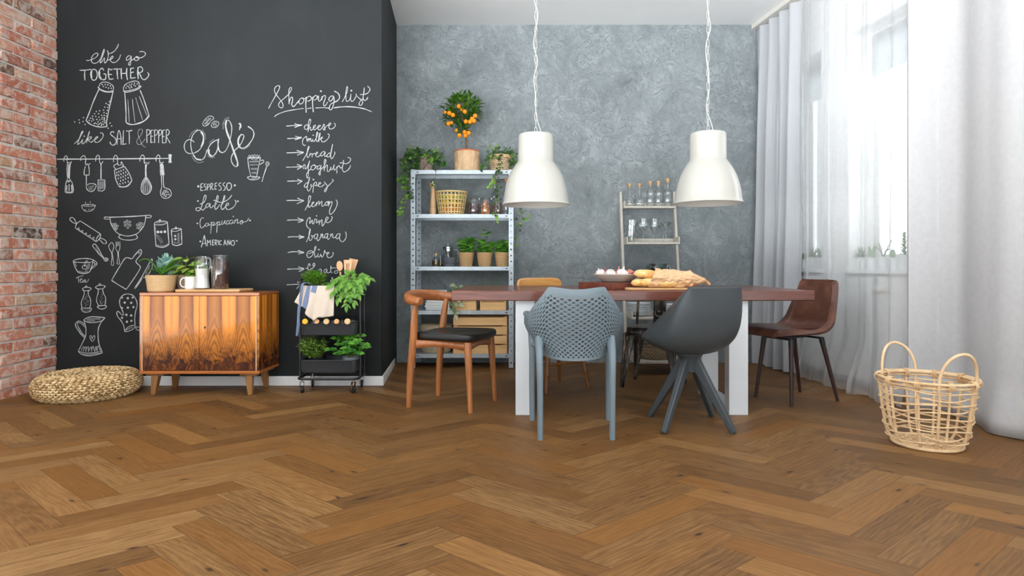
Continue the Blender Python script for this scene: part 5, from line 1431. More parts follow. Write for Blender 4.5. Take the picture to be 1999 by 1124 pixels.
loc2 = Vector((-2.455, 4.445, SBT)); op = thing('potted_plant', 'yellow green leafy plant in plain taupe pot behind the mug', 'plant', tuple(loc2))
m = MB(); m.lathe([(.001, 0), (.048, 0), (.068, .108), (.070, .118), (.064, .118), (.056, .09), (.001, .09)], n=48); m.build('pot', plain('taupe_paper_pot', (166,146,122), .8, vs=30), op)
m = MB(); m.lathe([(.001, .104), (.062, .10)], n=24); m.build('soil', M['soil'], op)
st, lf = MB(), MB(); r_ = random.Random(14)
for k in range(64):
    a = k*2.4; q = .02+.085*math.sqrt(k/64); h = r_.uniform(.15, .275)-.05*(q/.1)
    top = Vector((q*math.cos(a)*.9, q*math.sin(a)*.6, h)); P_ = cr([(q*.2*math.cos(a), q*.2*math.sin(a), .1), (top.x*.6, top.y*.6, lerp(.1, h, .6)), tuple(top)], 5); st.tube(P_, .0016, 6)
    lf.leaf(top, (math.cos(a), math.sin(a)-.4, r_.uniform(-.3, .6)), r_.uniform(.05, .085), r_.uniform(.018, .027), up=(0, -.6, 1), bend=.6, fold=-.15, tip=.8)
tip = at(388, 493, 4.42)-loc2
lf.leaf(at(370, 505, 4.44)-loc2, (.8, 0, .35), .075, .011, bend=.3); lf.leaf(at(366, 512, 4.44)-loc2, (-.05, 0, 1), .055, .011, bend=.1)
st.build('stems', M['stem'], op); lf.build('leaves', M['pothos'], op)
def speckle():
    t = NT('speckled_stoneware'); v = t.coord(); vo = t.n('ShaderNodeTexVoronoi'); t.l(v, vo.inputs['Vector']); vo.inputs['Scale'].default_value = 170
    t.bsdf(t.ramp(vo.outputs['Distance'], [(.10, (150,146,140)), (.24, (226,224,218))]), .4); return t.m
mg = thing('mug', 'white speckled mug standing on the cutting board', 'mug', (-2.336, 4.29, BT))
m = MB(); m.lathe([(.001, 0), (.032, 0), (.036, .005), (.0365, .086), (.0355, .088), (.033, .086), (.033, .012), (.001, .010)], n=40); m.build('mug_body', speckle(), mg)
m = MB(); m.tube(cr([(-.034, 0, .075), (-.054, -.004, .077), (-.068, -.006, .055), (-.066, -.006, .028), (-.050, -.004, .014), (-.034, 0, .018)], 6), .0048, 10, flat=(1.2, .8)); m.build('handle', M['pot_white'], mg)
M['milk'] = plain('milk', (246,244,238), .35, var=.01)
def wavy(z): return .047+.0045*math.sin((z/.235)*2*PI*1.15+2.2)
cf = thing('glass_carafe', 'curvy glass carafe with handle, two thirds full of milk', 'carafe', (-2.252, 4.285, BT))
prof = [(.001, .004), (.040, .002)]+[(wavy(z)*(1 if z < .17 else lerp(1, .88, (z-.17)/.06)), z) for z in [.008+.0135*i for i in range(17)]]+[(.043, .231)]
m = MB(); m.lathe(prof, n=44); m.build('glass_body', M['clear_glass'], cf)
m = MB(); m.tube(cr([(.040, -.01, .218), (.060, -.012, .216), (.067, -.012, .19), (.066, -.012, .14), (.048, -.01, .128)], 6), .0058, 10, flat=(1.3, .8)); m.build('handle', M['clear_glass'], cf)
m = MB(); m.lathe([(.001, .0065), (.038, .0065)]+[(wavy(z)-.0025, z) for z in [.01+.0135*i for i in range(11)]]+[(.001, .1455)], n=44)
tag(one(m.build('milk', M['milk']), 'white milk filling the curvy glass carafe', 'milk', (-2.252, 4.285, BT)), kind='stuff')
M['beans'] = plain('coffee_beans', (88,54,44), .4, var=.45, vs=120)
cj = thing('glass_jar', 'tall cylindrical glass jar of coffee beans at the end of the cutting board', 'jar', (-2.137, 4.315, BT))
m = MB(); m.lathe([(.001, .003), (.049, .001), (.052, .006), (.052, .205), (.047, .222), (.046, .228)], n=48); m.build('jar_body', M['clear_glass'], cj)
m = MB(); m.lathe([(.046, .228), (.052, .232), (.052, .238), (.046, .241), (.001, .241)], n=48); m.build('lid', M['clear_glass'], cj)
m = MB(); m.lathe([(.001, .006), (.0475, .006), (.0475, .19), (.001, .192)], n=36); r_ = random.Random(3)
for k in range(1500):
    a = r_.uniform(0, 2*PI); z = r_.uniform(.008, .194); q = .0485 if r_.random() < .93 else .0485*math.sqrt(r_.random()); z = z if q > .048 else .194
    v = Vector((r_.uniform(-1, 1), r_.uniform(-1, 1), r_.uniform(-1, 1))).normalized(); m.ell((q*math.cos(a), q*math.sin(a), z), (.0045, .0032, .0024), 5, Vector((0,0,1)).rotation_difference(v).to_matrix())
tag(one(m.build('coffee_beans', M['beans']), 'brown coffee beans filling the tall jar on the sideboard', 'coffee beans', (-2.137, 4.315, BT)), kind='stuff')
m = MB(); m.lathe([(.001, 0), (.034, 0), (.038, .15), (.040, .162), (.036, .162), (.033, .01), (.001, .008)], n=36)
one(m.build('tumbler', plain('cream_ceramic', (222,218,208), .5, var=.02)), 'plain cream tall cup standing between the carafe and the coffee jar', 'cup', (-2.225, 4.44, BT))

# ---------------------------------------------------------------- kitchen trolley
CTX, CTY = -1.372, 4.405; oC = Vector((CTX, CTY, 0))
kc = thing('kitchen_trolley', 'black three tier metal kitchen trolley on casters against the chalkboard wall', 'trolley', (CTX, CTY, 0))
M['tray'] = plain('charcoal_powder_coat', (58,62,66), .4, var=.05)
TX, TY = .203, .115
def rrect(hx, hy, r_, z, n=6):
    out = []
    for cx_, cy_, a0 in ((hx-r_, hy-r_, 0), (-hx+r_, hy-r_, PI/2), (-hx+r_, -hy+r_, PI), (hx-r_, -hy+r_, 1.5*PI)):
        for i in range(n+1): a = a0+PI/2*i/n; out.append((cx_+r_*math.cos(a), cy_+r_*math.sin(a), z))
    return out
TZ = [(.142, .232), (.408, .490), (.668, .748)]
for za, zb in TZ:
    m = MB(); rows = [rrect(TX-.012, TY-.012, .035, za), rrect(TX-.004, TY-.004, .042, za+.012), rrect(TX, TY, .045, zb-.004), rrect(TX+.005, TY+.005, .048, zb), rrect(TX+.004, TY+.004, .048, zb+.002), rrect(TX-.003, TY-.003, .043, zb-.003), rrect(TX-.008, TY-.008, .04, za+.014), rrect(TX-.014, TY-.014, .034, za+.003)]
    vs = [[m.bm.verts.new(p) for p in r0] for r0 in rows]; n_ = len(vs[0])
    for a, b in zip(vs, vs[1:]):
        for k in range(n_): m.bm.faces.new((a[k], a[(k+1) % n_], b[(k+1) % n_], b[k]))
    m.bm.faces.new(vs[0][::-1]); m.bm.faces.new(vs[-1]); m.build('tray', M['tray'], kc, sharp=50)
for sx in (-1, 1):
    m = MB(); x = sx*(TX+.012)
    m.tube(cr([(x, -.055, .105), (x, -.055, .4), (x, -.055, .74), (x, -.045, .79), (x, 0, .80), (x, .045, .79), (x, .055, .74), (x, .055, .4), (x, .055, .105)], 6), .0085, 10); m.build('side_frame', M['black_metal'], kc)
    m = MB(); m.box(x-.004, x+.004, -.055, .055, .12, .127); m.build('frame_tie', M['black_metal'], kc)
m = MB(); m.tube(rrect(TX+.008, TY+.006, .04, .102), .0095, 10, closed=True); m.build('base_frame', M['black_metal'], kc)
for sx in (-1, 1):
    for sy in (-1, 1):
        tw = {(-1,-1): .1, (1,-1): .9, (-1,1): .3, (1,1): .2}[(sx, sy)]
        o = bpy.data.objects.new('caster', None); 
        x, y = sx*.182, sy*.108; R_ = Matrix.Rotation(tw, 3, 'Z')
        def tr(p): return R_ @ Vector(p) + Vector((x, y, 0))
        m = MB()
        for s_ in (-1, 1): m.quadbox([tr((s_*.013-.0012, a, b)) for a, b in ((-.010, .078), (.010, .078), (.018, .022), (.004, .022))]+[tr((s_*.013+.0012, a, b)) for a, b in ((-.010, .078), (.010, .078), (.018, .022), (.004, .022))])
        m.cbox(tr((0, 0, .078)), (.028, .024, .004), R_); m.tube([tr((0, 0, .078)), tr((0, 0, .10))], .006, 10)
        c_ = m.build('caster_fork', M['chrome'], kc)
        m = MB(); ax = R_ @ Vector((1, 0, 0)); m.lathe([(.001, -.009), (.018, -.009), (.0235, -.0085), (.0255, -.005), (.0255, .005), (.0235, .0085), (.018, .009), (.001, .009)], tr((0, .011, .0258)), 28, ax=ax); w_ = m.build('wheel', M['dark_rubber'], c_)
def pc(px, py, d): return at(px, py, d)-oC
# plants on the trolley
M['thyme'] = leafmat('thyme_leaf', (96,146,48), (178,214,104), 60, .45, .3)
M['thyme2'] = leafmat('bright_herb_leaf', (84,152,34), (168,220,84), 60, .45, .3)
M['sage'] = leafmat('sage_leaf', (80,142,54), (150,200,90), 26, .45, .35)
M['mint'] = leafmat('mint_leaf', (44,110,34), (110,176,62), 26, .4, .3)
def herb(name, label, loc, pot, mat, ctr, rad, nst, L, w, seed, rootz, woody=False, dens=9):
    t = thing(name, label, 'plant', tuple(loc)); r_ = random.Random(seed); pot(t)
    st, lf = MB(), MB(); ctr = Vector(ctr)
    for k in range(nst):
        v = Vector((r_.gauss(0, 1), r_.gauss(0, 1), r_.gauss(0, 1))).normalized()*r_.uniform(.5, 1)**.5
        top = ctr+Vector((v.x*rad[0], v.y*rad[1], v.z*rad[2])); b = Vector((r_.uniform(-.03, .03), r_.uniform(-.03, .03), rootz)); mid = b.lerp(top, .5)+Vector((r_.uniform(-.02, .02), r_.uniform(-.02, .02), .02))
        P_ = cr([b, mid, top], 6); st.tube(P_, .0011, 4)
        for j in range(4, len(P_)):
            for s_ in range(max(1, dens//3)):
                a = r_.uniform(0, 2*PI); lf.leaf(P_[j], (math.cos(a), math.sin(a), r_.uniform(-.2, .9)), L*r_.uniform(.7, 1.3), w*r_.uniform(.8, 1.2), bend=.3, n=3)
    st.build('stems', M['bark'] if woody else M['stem'], t); lf.build('leaves', mat, t)
    return t
def blackpot(rad, h):
    def f(t):
        m = MB(); m.lathe([(.001, 0), (rad*.75, 0), (rad, h-.006), (rad*1.04, h), (rad*.96, h), (rad*.9, h*.8), (.001, h*.8)], n=36); m.build('pot', M['dark_rubber'], t)
        m = MB(); m.lathe([(.001, h*.86), (rad*.9, h*.84)], n=20); m.build('soil', M['soil'], t)
    return f
zt = TZ[2][0]+.0035; l_ = Vector((-1.49, 4.405, zt))
herb('potted_thyme', 'dense bright green thyme on the top tray of the trolley behind the apron', l_, blackpot(.062, .085), M['thyme2'], tuple(at(612, 541, 4.40)-l_), (.088, .075, .062), 130, .018, .0045, 3, .08)
l_ = Vector((-1.39, 4.39, zt)); 
herb('potted_thyme', 'low creeping thyme in the middle of the top trolley tray, beneath the glass mills', l_, blackpot(.04, .07), M['thyme2'], tuple(at(642, 556, 4.37)-l_), (.055, .05, .018), 50, .011, .003, 8, .065)
def sagepot(t): blackpot(.05, .08)(t)
l_ = Vector((-1.225, 4.385, zt)); t = thing('potted_sage', 'drooping light green sage on the top tray at the wooden spoons', 'plant', tuple(l_)); sagepot(t)
st, lf = MB(), MB(); r_ = random.Random(11)
tips = [(644, 556, 4.27), (650, 572, 4.26), (660, 585, 4.255), (676, 597, 4.25), (690, 590, 4.25), (700, 575, 4.26), (712, 548, 4.30), (722, 543, 4.32), (696, 545, 4.33), (684, 534, 4.38), (668, 550, 4.30), (676, 560, 4.255), (690, 560, 4.26), (703, 562, 4.28), (660, 562, 4.26), (684, 578, 4.25), (670, 542, 4.36), (652, 548, 4.33), (708, 556, 4.30)]
for px, py, d in tips:
    q = at(px, py, d)-l_; b = Vector((r_.uniform(-.02, .02), r_.uniform(-.02, .02), .075)); mid = b.lerp(q, .55)+Vector((0, -.02, .045)); P_ = cr([b, mid, q], 8); st.tube(P_, .0019, 6)
    for j in range(7, len(P_), 2):
        for s_ in (-1, 1):
            tg = (P_[min(j+1, len(P_)-1)]-P_[j-1]).normalized(); sd = tg.cross(Vector((0, -.5, 1))).normalized()
            lf.leaf(P_[j], tg*.55+sd*s_*.8+Vector((0, -.2, r_.uniform(-.2, .3))), r_.uniform(.034, .054), r_.uniform(.0085, .013), up=(0, -.7, .8), bend=.4, fold=.2)
    tg = (P_[-1]-P_[-3]).normalized(); lf.leaf(P_[-1], tg, .05, .012, up=(0, -.7, .8), bend=.35)
st.build('stems', M['stem'], t); lf.build('leaves', M['sage'], t)
zb = TZ[0][0]+.0035; l_ = Vector((-1.478, 4.395, zb))
herb('potted_thyme', 'bushy woody thyme in black pot on the bottom trolley tray', l_, blackpot(.062, .098), M['thyme'], tuple(at(611, 676, 4.38)-l_), (.112, .085, .088), 150, .017, .0055, 5, .09, True)
def mintpot(t):
    m = MB(); m.lathe([(.001, 0), (.048, 0), (.060, .098), (.062, .10), (.058, .10), (.05, .08), (.001, .08)], n=40); m.build('pot', plain('silver_grey_pot', (190,198,202), .3, .3, var=.15, vs=12), t)
    m = MB(); m.lathe([(.001, .088), (.055, .085)], n=20); m.build('soil', M['soil'], t)
l_ = Vector((-1.235, 4.39, zb)); t = thing('potted_mint', 'broad leaved mint in silvery pot on the bottom trolley tray', 'plant', tuple(l_)); mintpot(t)
st, lf = MB(), MB(); r_ = random.Random(31)
tips = [(643, 682, 4.30), (655, 660, 4.36), (662, 672, 4.34), (670, 655, 4.38), (682, 660, 4.34), (692, 655, 4.36), (705, 655, 4.36), (712, 672, 4.32), (716, 677, 4.30), (703, 690, 4.28), (686, 684, 4.27), (676, 680, 4.27), (692, 670, 4.28), (668, 688, 4.29), (698, 664, 4.30), (660, 690, 4.32), (680, 668, 4.30)]
for px, py, d in tips:
    q = at(px, py, d)-l_; b = Vector((r_.uniform(-.03, .03), r_.uniform(-.03, .03), .085)); mid = b.lerp(q, .55)+Vector((0, 0, .03)); P_ = cr([b, mid, q], 8); st.tube(P_, .0018, 6)
    for j in range(6, len(P_), 3):
        for s_ in (-1, 1):
            a = r_.uniform(0, 2*PI); lf.leaf(P_[j], (math.cos(a), math.sin(a)-.4, r_.uniform(-.2, .5)), r_.uniform(.028, .042), r_.uniform(.012, .0165), up=(0, -.6, 1), bend=.45, fold=.15, tip=.7)
    for a in (-.6, .6): lf.leaf(P_[-1], (math.sin(a), -.3, .2), r_.uniform(.036, .048), .017, up=(0, -.7, .8), bend=.45, fold=.15, tip=.7)
st.build('stems', M['stem'], t); lf.build('leaves', M['mint'], t)
# glass mills, wooden utensils
def gmill(label, px):
    p = at(px, 560, 4.42); p.z = zt; t = thing('glass_mill', label, 'mill', tuple(p), group='glass mills on the trolley')
    m = MB(); m.lathe([(.001, 0), (.020, 0), (.022, .06), (.015, .085), (.020, .105), (.020, .125), (.001, .13)], n=24); m.build('glass_body', M['clear_glass'], t)
    m = MB(); m.tube([(0, 0, .01), (0, 0, .135)], .003, 8); m.lathe([(.001, .13), (.006, .13), (.007, .142), (.001, .145)], n=14); m.build('spindle', M['chrome'], t)
    m = MB(); m.lathe([(.001, .008), (.017, .008), (.018, .05), (.001, .05)], n=20); m.build('peppercorns', plain('peppercorns_%d' % px, (60,52,48) if px > 654 else (150,150,150), .7, var=.6, vs=200), t)
gmill('clear glass mill with pale salt on the top trolley tray', 649); gmill('clear glass mill with dark peppercorns beside the wooden spoon', 659)
M['beech'] = wood('beech_utensil', (206,156,112), (232,190,148), 'Z', 26, .55, stretch=9)
def utensil(name, label, px0, py0, px1, py1, d, head):
    """px0,py0 handle foot; px1,py1 head centre"""
    a, b = at(px0, py0, d-.01), at(px1, py1, d+.02); t = thing(name, label, 'utensil', tuple(a), group='wooden utensils on the trolley'); v = b-a
    m = MB(); m.tube([Vector((0,0,0)), v*.8], [.006, .0065], 10); m.build('handle', M['beech'], t)
    ax = v.normalized(); sd = ax.cross(Vector((0, 1, 0))).normalized(); nn = sd.cross(ax)
    m = MB()
    if head == 'spoon':
        R_ = Matrix((sd, nn, ax)).transposed(); m.ell(v, (.024, .008, .038), 20, R_)
    else:
        hw_, hh = .033, .052; bars = [(-1, -.42), (-.26, -.08), (.08, .26), (.42, 1)] if head == 'slot' else [(-1, 1)]
        def pt(x, z, q): w_ = lerp(.62, 1.0, (z+1)/2); return v+sd*x*hw_*w_+ax*z*hh+nn*q
        for x0, x1 in bars: m.quadbox([pt(x0, -.45, -.003), pt(x1, -.45, -.003), pt(x1, .5, -.003), pt(x0, .5, -.003), pt(x0, -.45, .003), pt(x1, -.45, .003), pt(x1, .5, .003), pt(x0, .5, .003)])
        for z0_, z1_ in ((-1, -.45), (.5, 1)): m.quadbox([pt(-1, z0_, -.003), pt(1, z0_, -.003), pt(1, z1_, -.003), pt(-1, z1_, -.003), pt(-1, z0_, .003), pt(1, z0_, .003), pt(1, z1_, .003), pt(-1, z1_, .003)])
    m.build('spoon_bowl' if head == 'spoon' else 'blade', M['beech'], t, bevel=0 if head == 'spoon' else .0015)
utensil('wooden_spoon', 'round headed wooden spoon standing on the trolley', 669, 577, 663, 519, 4.43, 'spoon')
utensil('slotted_spatula', 'wooden spatula with three slots standing on the trolley', 676, 577, 679, 521, 4.42, 'slot')
utensil('wooden_spatula', 'plain wooden spatula leaning behind the slotted spatula', 676, 577, 688, 519, 4.46, 'plain')
# bottles in the middle tray
lieb = [(.001, .01), (.02, .003), (.030, .0), (.033, .006), (.033, .115), (.026, .14), (.013, .155), (.0115, .185), (.014, .188), (.014, .195)]
ck = [(.0195, (240,178,40), 'orange yellow'), (.0165, (222,170,118), 'small tan'), (.020, (224,188,136), 'pale'), (.0175, (222,168,112), 'tan'), (.0205, (226,190,138), 'large pale')]
for k, px in enumerate((596.5, 619.5, 638, 658, 679)):
    p = at(px, 627, 4.285); p.z = .5055; t = thing('glass_bottle', 'lying clear bottle with %s stopper, %s from the apron string' % (ck[k][2], ('first', 'second', 'third', 'fourth', 'fifth')[k]), 'bottle', tuple(p), group='bottles lying in the middle trolley tray')
    d_ = Vector((0, -1, .20)).normalized(); m = MB(); m.lathe(lieb, -d_*.195, 28, ax=d_); m.build('glass_body', M['clear_glass'], t)
    m = MB(); rr_ = ck[k][0]; m.lathe([(.001, -.018), (.009, -.018), (.0095, 0), (rr_, .0005), (rr_, .013), (rr_*.9, .0145), (.001, .0147)], (0, 0, 0), 24, ax=d_); m.build('stopper', plain('stopper_%d' % k, ck[k][1], .6, var=.06), t)
# apron hung over the top tray
def apron():
    t = NT('beige_linen_with_blue_stripes'); uv = t.n('ShaderNodeUVMap', uv_map='UVMap'); sp = t.n('ShaderNodeSeparateXYZ'); t.l(uv.outputs[0], sp.inputs[0]); u, v = sp.outputs[0], sp.outputs[1]
    def band(x, a, b): return t.math('MULTIPLY', t.math('GREATER_THAN', x, a), t.math('LESS_THAN', x, b))
    b = t.math('MAXIMUM', band(u, .13, .255), t.math('MULTIPLY', band(u, .29, .46), t.math('LESS_THAN', v, .34)))
    nz = t.noise(t.coord(), 400, 2)
    lin_ = t.ramp(nz, [(.3, (206,190,172)), (.7, (226,212,196))]); blu = t.ramp(nz, [(.3, (96,112,144)), (.7, (132,146,176))])
    t.bsdf(t.mix(b, lin_, blu), .9, 0, t.bump(nz, .2, .002)); return t.m
ap = thing('apron', 'beige linen apron with blue stripes hung over the trolley tray', 'apron', (CTX, CTY-TY, .75)); oA = Vector(ap.location)
bot = [(577, 589), (588, 597), (600, 604), (597, 611), (606, 620), (613, 626), (622, 619), (632, 619), (643, 618), (652.5, 616)]
m = MB(); bm = m.bm; uvl = bm.loops.layers.uv.new('UVMap'); NU, NV = 54, 24; g = []
for i in range(NU+1):
    s_ = i/NU; k = s_*(len(bot)-1); j = min(len(bot)-2, int(k)); q = k-j; bx, by = lerp(bot[j][0], bot[j+1][0], q), lerp(bot[j][1], bot[j+1][1], q)
    tx = lerp(591, 652.5, s_); ty = 556.5; col = []
    for jj in range(NV+1):
        v = jj/NV
        if v < .16:   # over the rim, into the tray
            kk = v/.16; a = PI*.95*(1-kk); p = Vector((at(tx, 560, 4.285).x, CTY-TY-.006+.016*(1-math.cos(a))*.5*1.4, .752+.006*math.sin(a)-.05*max(0, .45-kk)))
        else:
            kk = (v-.16)/.84; P0 = at(tx, ty, 4.279); P0.z = .752; P1 = at(bx, by, 4.27); p = P0.lerp(P1, kk)
            p.y = CTY-TY-.009-.014*kk-.012*kk*(1+math.sin(s_*17+1.5*kk))*.5-.010*kk*(1+math.sin(s_*31+2))*.5
        col.append(bm.verts.new(p-oA))
    g.append(col)
for i in range(NU):
    for j in range(NV):
        f_ = bm.faces.new((g[i][j], g[i+1][j], g[i+1][j+1], g[i][j+1]))
        for l, (a, b) in zip(f_.loops, ((i, j), (i+1, j), (i+1, j+1), (i, j+1))): l[uvl].uv = (a/NU, b/NV)
m.build('cloth', apron(), ap, solid=.0016, sharp=0)
m = MB(); P_ = cr([at(604, 553.5, 4.285)-oA, at(597, 551, 4.272)-oA, at(590, 556, 4.262)-oA, at(587, 580, 4.258)-oA, at(583, 610, 4.262)-oA, at(582, 635, 4.258)-oA, at(579.5, 656, 4.262)-oA], 8)
rows = []
for i, p in enumerate(P_):
    w_ = .010+.001*math.sin(i*.5); c_, s_ = math.cos(.5*math.sin(i*.11)), math.sin(.5*math.sin(i*.11)); rows.append([m.bm.verts.new(p+Vector((-w_*c_, w_*s_*.6, .0))), m.bm.verts.new(p+Vector((w_*c_, -w_*s_*.6, .0)))])
for a, b in zip(rows, rows[1:]): m.bm.faces.new((a[0], a[1], b[1], b[0]))
m.build('apron_string', plain('blue_woven_tape', (112,128,160), .9, var=.12, vs=60), ap, solid=.002, label='blue apron string')

# ---------------------------------------------------------------- on the dining table
TT = .7503
M['redblock'] = wood('red_brown_block', (92,44,34), (134,72,56), 'X', 26, .45, stretch=5)
bb = thing('butcher_block', 'thick reddish brown chopping block under the vegetable plate', 'chopping board', (.593, 3.965, TT), math.radians(37.7))
m = MB(); m.box(-.165, .165, -.158, .158, 0, .042); m.build('block', M['redblock'], bb, bevel=.003)
pl = MB(); pl.lathe([(.001, .004), (.088, .001), (.094, .004), (.146, .042), (.153, .050), (.150, .053), (.142, .047), (.09, .012), (.001, .010)], n=64, fn=lambda a, z: 1+.012*math.sin(3*a)*(z > .02))
PLX, PLY, PLZ = .612, 3.955, TT+.0424
one(pl.build('plate', plain('taupe_stoneware', (196,184,172), .5, var=.05, vs=12)), 'wide taupe stoneware plate holding garlic and onions', 'plate', (PLX, PLY, PLZ))
def garlicmat():
    t = NT('garlic_skin'); v = t.coord(); sp = t.n('ShaderNodeSeparateXYZ'); t.l(v, sp.inputs[0]); ang = t.math('ARCTAN2', sp.outputs['Y'], sp.outputs['X'])
    w = t.math('ADD', t.math('MULTIPLY', t.math('SINE', t.math('MULTIPLY', ang, 26)), .12), t.noise(v, 50, 4))
    t.bsdf(t.ramp(w, [(.3, (206,178,176)), (.5, (238,228,222)), (.7, (246,240,234))]), .55); return t.m
M['garlic'] = garlicmat()
def bulb(name, label, cat, px, py, d, r_, mat, tall=1.0, ax=None, lobes=0, z=None, grp=None):
    p = at(px, py, d); m = MB()
    m.lathe([(.001, -.02*tall*.9), (r_*.5, -.95*r_*.86), (r_*.92, -.4*r_), (r_, .05*r_), (r_*.86, .5*r_), (r_*.5, .86*r_*tall**.5), (r_*.24, 1.1*r_*tall), (r_*.13, 1.5*r_*tall), (r_*.1, 1.75*r_*tall), (.001, 1.77*r_*tall)], n=36, ax=ax, fn=(lambda a, q: 1+.055*abs(math.sin(lobes*a/2))) if lobes else None)
    return one(m.build(name, mat, sharp=0), label, cat, tuple(p), group=grp)
pinkon = plain('pink_shallot_skin', (214,130,112), .4, var=.15, vs=30); redon = plain('red_onion_skin', (150,48,84), .35, var=.25, vs=30)
G = 'vegetables on the taupe plate'
bulb('garlic', 'white garlic bulb at the end of the taupe plate above the lattice chair', 'garlic', 1172, 534, 3.94, .031, M['garlic'], .8, (-.35, -.5, .7), 9, grp=G)
bulb('garlic', 'white garlic bulb in the middle of the taupe plate', 'garlic', 1192, 535, 3.90, .033, M['garlic'], .75, (.1, -.7, .6), 9, grp=G)
bulb('garlic', 'largest white garlic bulb, at the front of the taupe plate', 'garlic', 1215, 535, 3.89, .037, M['garlic'], .8, (.15, -.3, .9), 10, grp=G)
bulb('shallot', 'pink shallot with pointed tip upright behind the garlic', 'shallot', 1207, 535, 4.0, .026, pinkon, 1.15, (.1, 0, 1), grp=G)
bulb('shallot', 'pink orange shallot lying beside the largest garlic', 'shallot', 1229, 533, 3.96, .026, pinkon, 1.0, (.9, -.3, .1), grp=G)
bulb('onion', 'dark red onion peeping out behind the first garlic', 'onion', 1180, 533, 4.01, .025, redon, .8, (0, .2, 1), grp=G)
bulb('onion', 'dark red onion at the baguette end of the taupe plate', 'onion', 1236, 538, 3.94, .024, redon, .9, (.8, -.5, .2), grp=G)
m = MB(); pts = []
for i in range(20): a = PI/2+PI*i/19; pts.append((-.17+.05*math.cos(a), .062*math.sin(a)))
pts += [(.19, -.066), (.20, -.05), (.20, .05), (.19, .066)]
m.prism(pts, lambda x, y, q: (x, y, q), .013); one(m.build('bread_board', M['board'], bevel=.003), 'thin pale bread board under the baguettes', 'cutting board', (.85, 3.757, TT), math.radians(2))
M['bread'] = NT('baguette_crust'); _t = M['bread']; _v = _t.coord(); _t.bsdf(_t.ramp(_t.noise(_v, 22, 5, .6), [(.3, (206,146,74)), (.5, (236,190,118)), (.72, (250,222,170))]), .6, 0, _t.bump(_t.noise(_v, 120, 4), .2, .003)); M['bread'] = _t.m
def loaf(label, a, b, r_):
    a, b = Vector(a), Vector(b); c = (a+b)/2; m = MB(); n = 26; pts = []; rs = []
    for i in range(n+1):
        s_ = i/n; q = a.lerp(b, s_)-c; q.z += .004*math.sin(s_*9); pts.append(q); rs.append(max(.001, r_*(1-abs(2*s_-1)**5)**.5*(1+.05*math.sin(s_*23))))
    m.tube(pts, rs, 20, flat=(1.12, .92), up=(0, 0, 1)); return one(m.build('baguette', M['bread'], sharp=0), label, 'bread', tuple(c), group='baguettes on the dining table')
loaf('short baguette poking out lowest, nearest the chopping block', (.668, 3.752, TT+.040), (.93, 3.800, TT+.042), .0265)
loaf('front baguette lying on the bread board', (.718, 3.722, TT+.043), (1.02, 3.745, TT+.046), .029)
loaf('upper baguette resting on the two others, half in the paper bag', (.688, 3.775, TT+.098), (.99, 3.768, TT+.085), .030)
def bagfn(u, v):
    # u round, v from the open mouth to the twisted end
    a = 2*PI*u; x = lerp(.0, .335, v) + (.03*math.sin(a+.6) if v < .02 else .03*math.sin(a+.6)*max(0, 1-v*4))
    ry = lerp(.066, .058, v) if v < .75 else lerp(.058, .022, (v-.75)/.25); rz = lerp(.058, .050, v) if v < .7 else lerp(.050, .012, (v-.7)/.3)
    q = Vector((math.cos(a)*1.6, math.sin(a)*1.6, v*5)); k = 1+.26*abs(mn.noise(q))-.05+.15*mn.noise(q*2.7+Vector((3, 1, 7)))+.10*sstep(.55, 1, v)*mn.noise(q*6)
    return Vector((x, ry*k*math.cos(a), max(-.0555, rz*k*math.sin(a)-.012*v)))
m = MB(); m.grid(bagfn, 110, 80, cu=True)
m.grid(lambda u, v: Vector((lerp(.332, .362, u), lerp(-.024, .024, v)*(1+.5*u)+.004*math.sin(v*20), -.020+.012*math.sin(v*9+u*3)-.012*u)), 8, 14)
pb = one(m.build('paper_bag', M['kraft_light'] if 'kraft_light' in M else plain('translucent_kraft_paper', (228,184,140), .7, var=.1, vs=14, bump=.3, bs=60, Transmission_Weight=.0), sharp=30), 'crumpled brown paper bag around the baguettes', 'paper bag', (.795, 3.757, TT+.0705), math.radians(4))
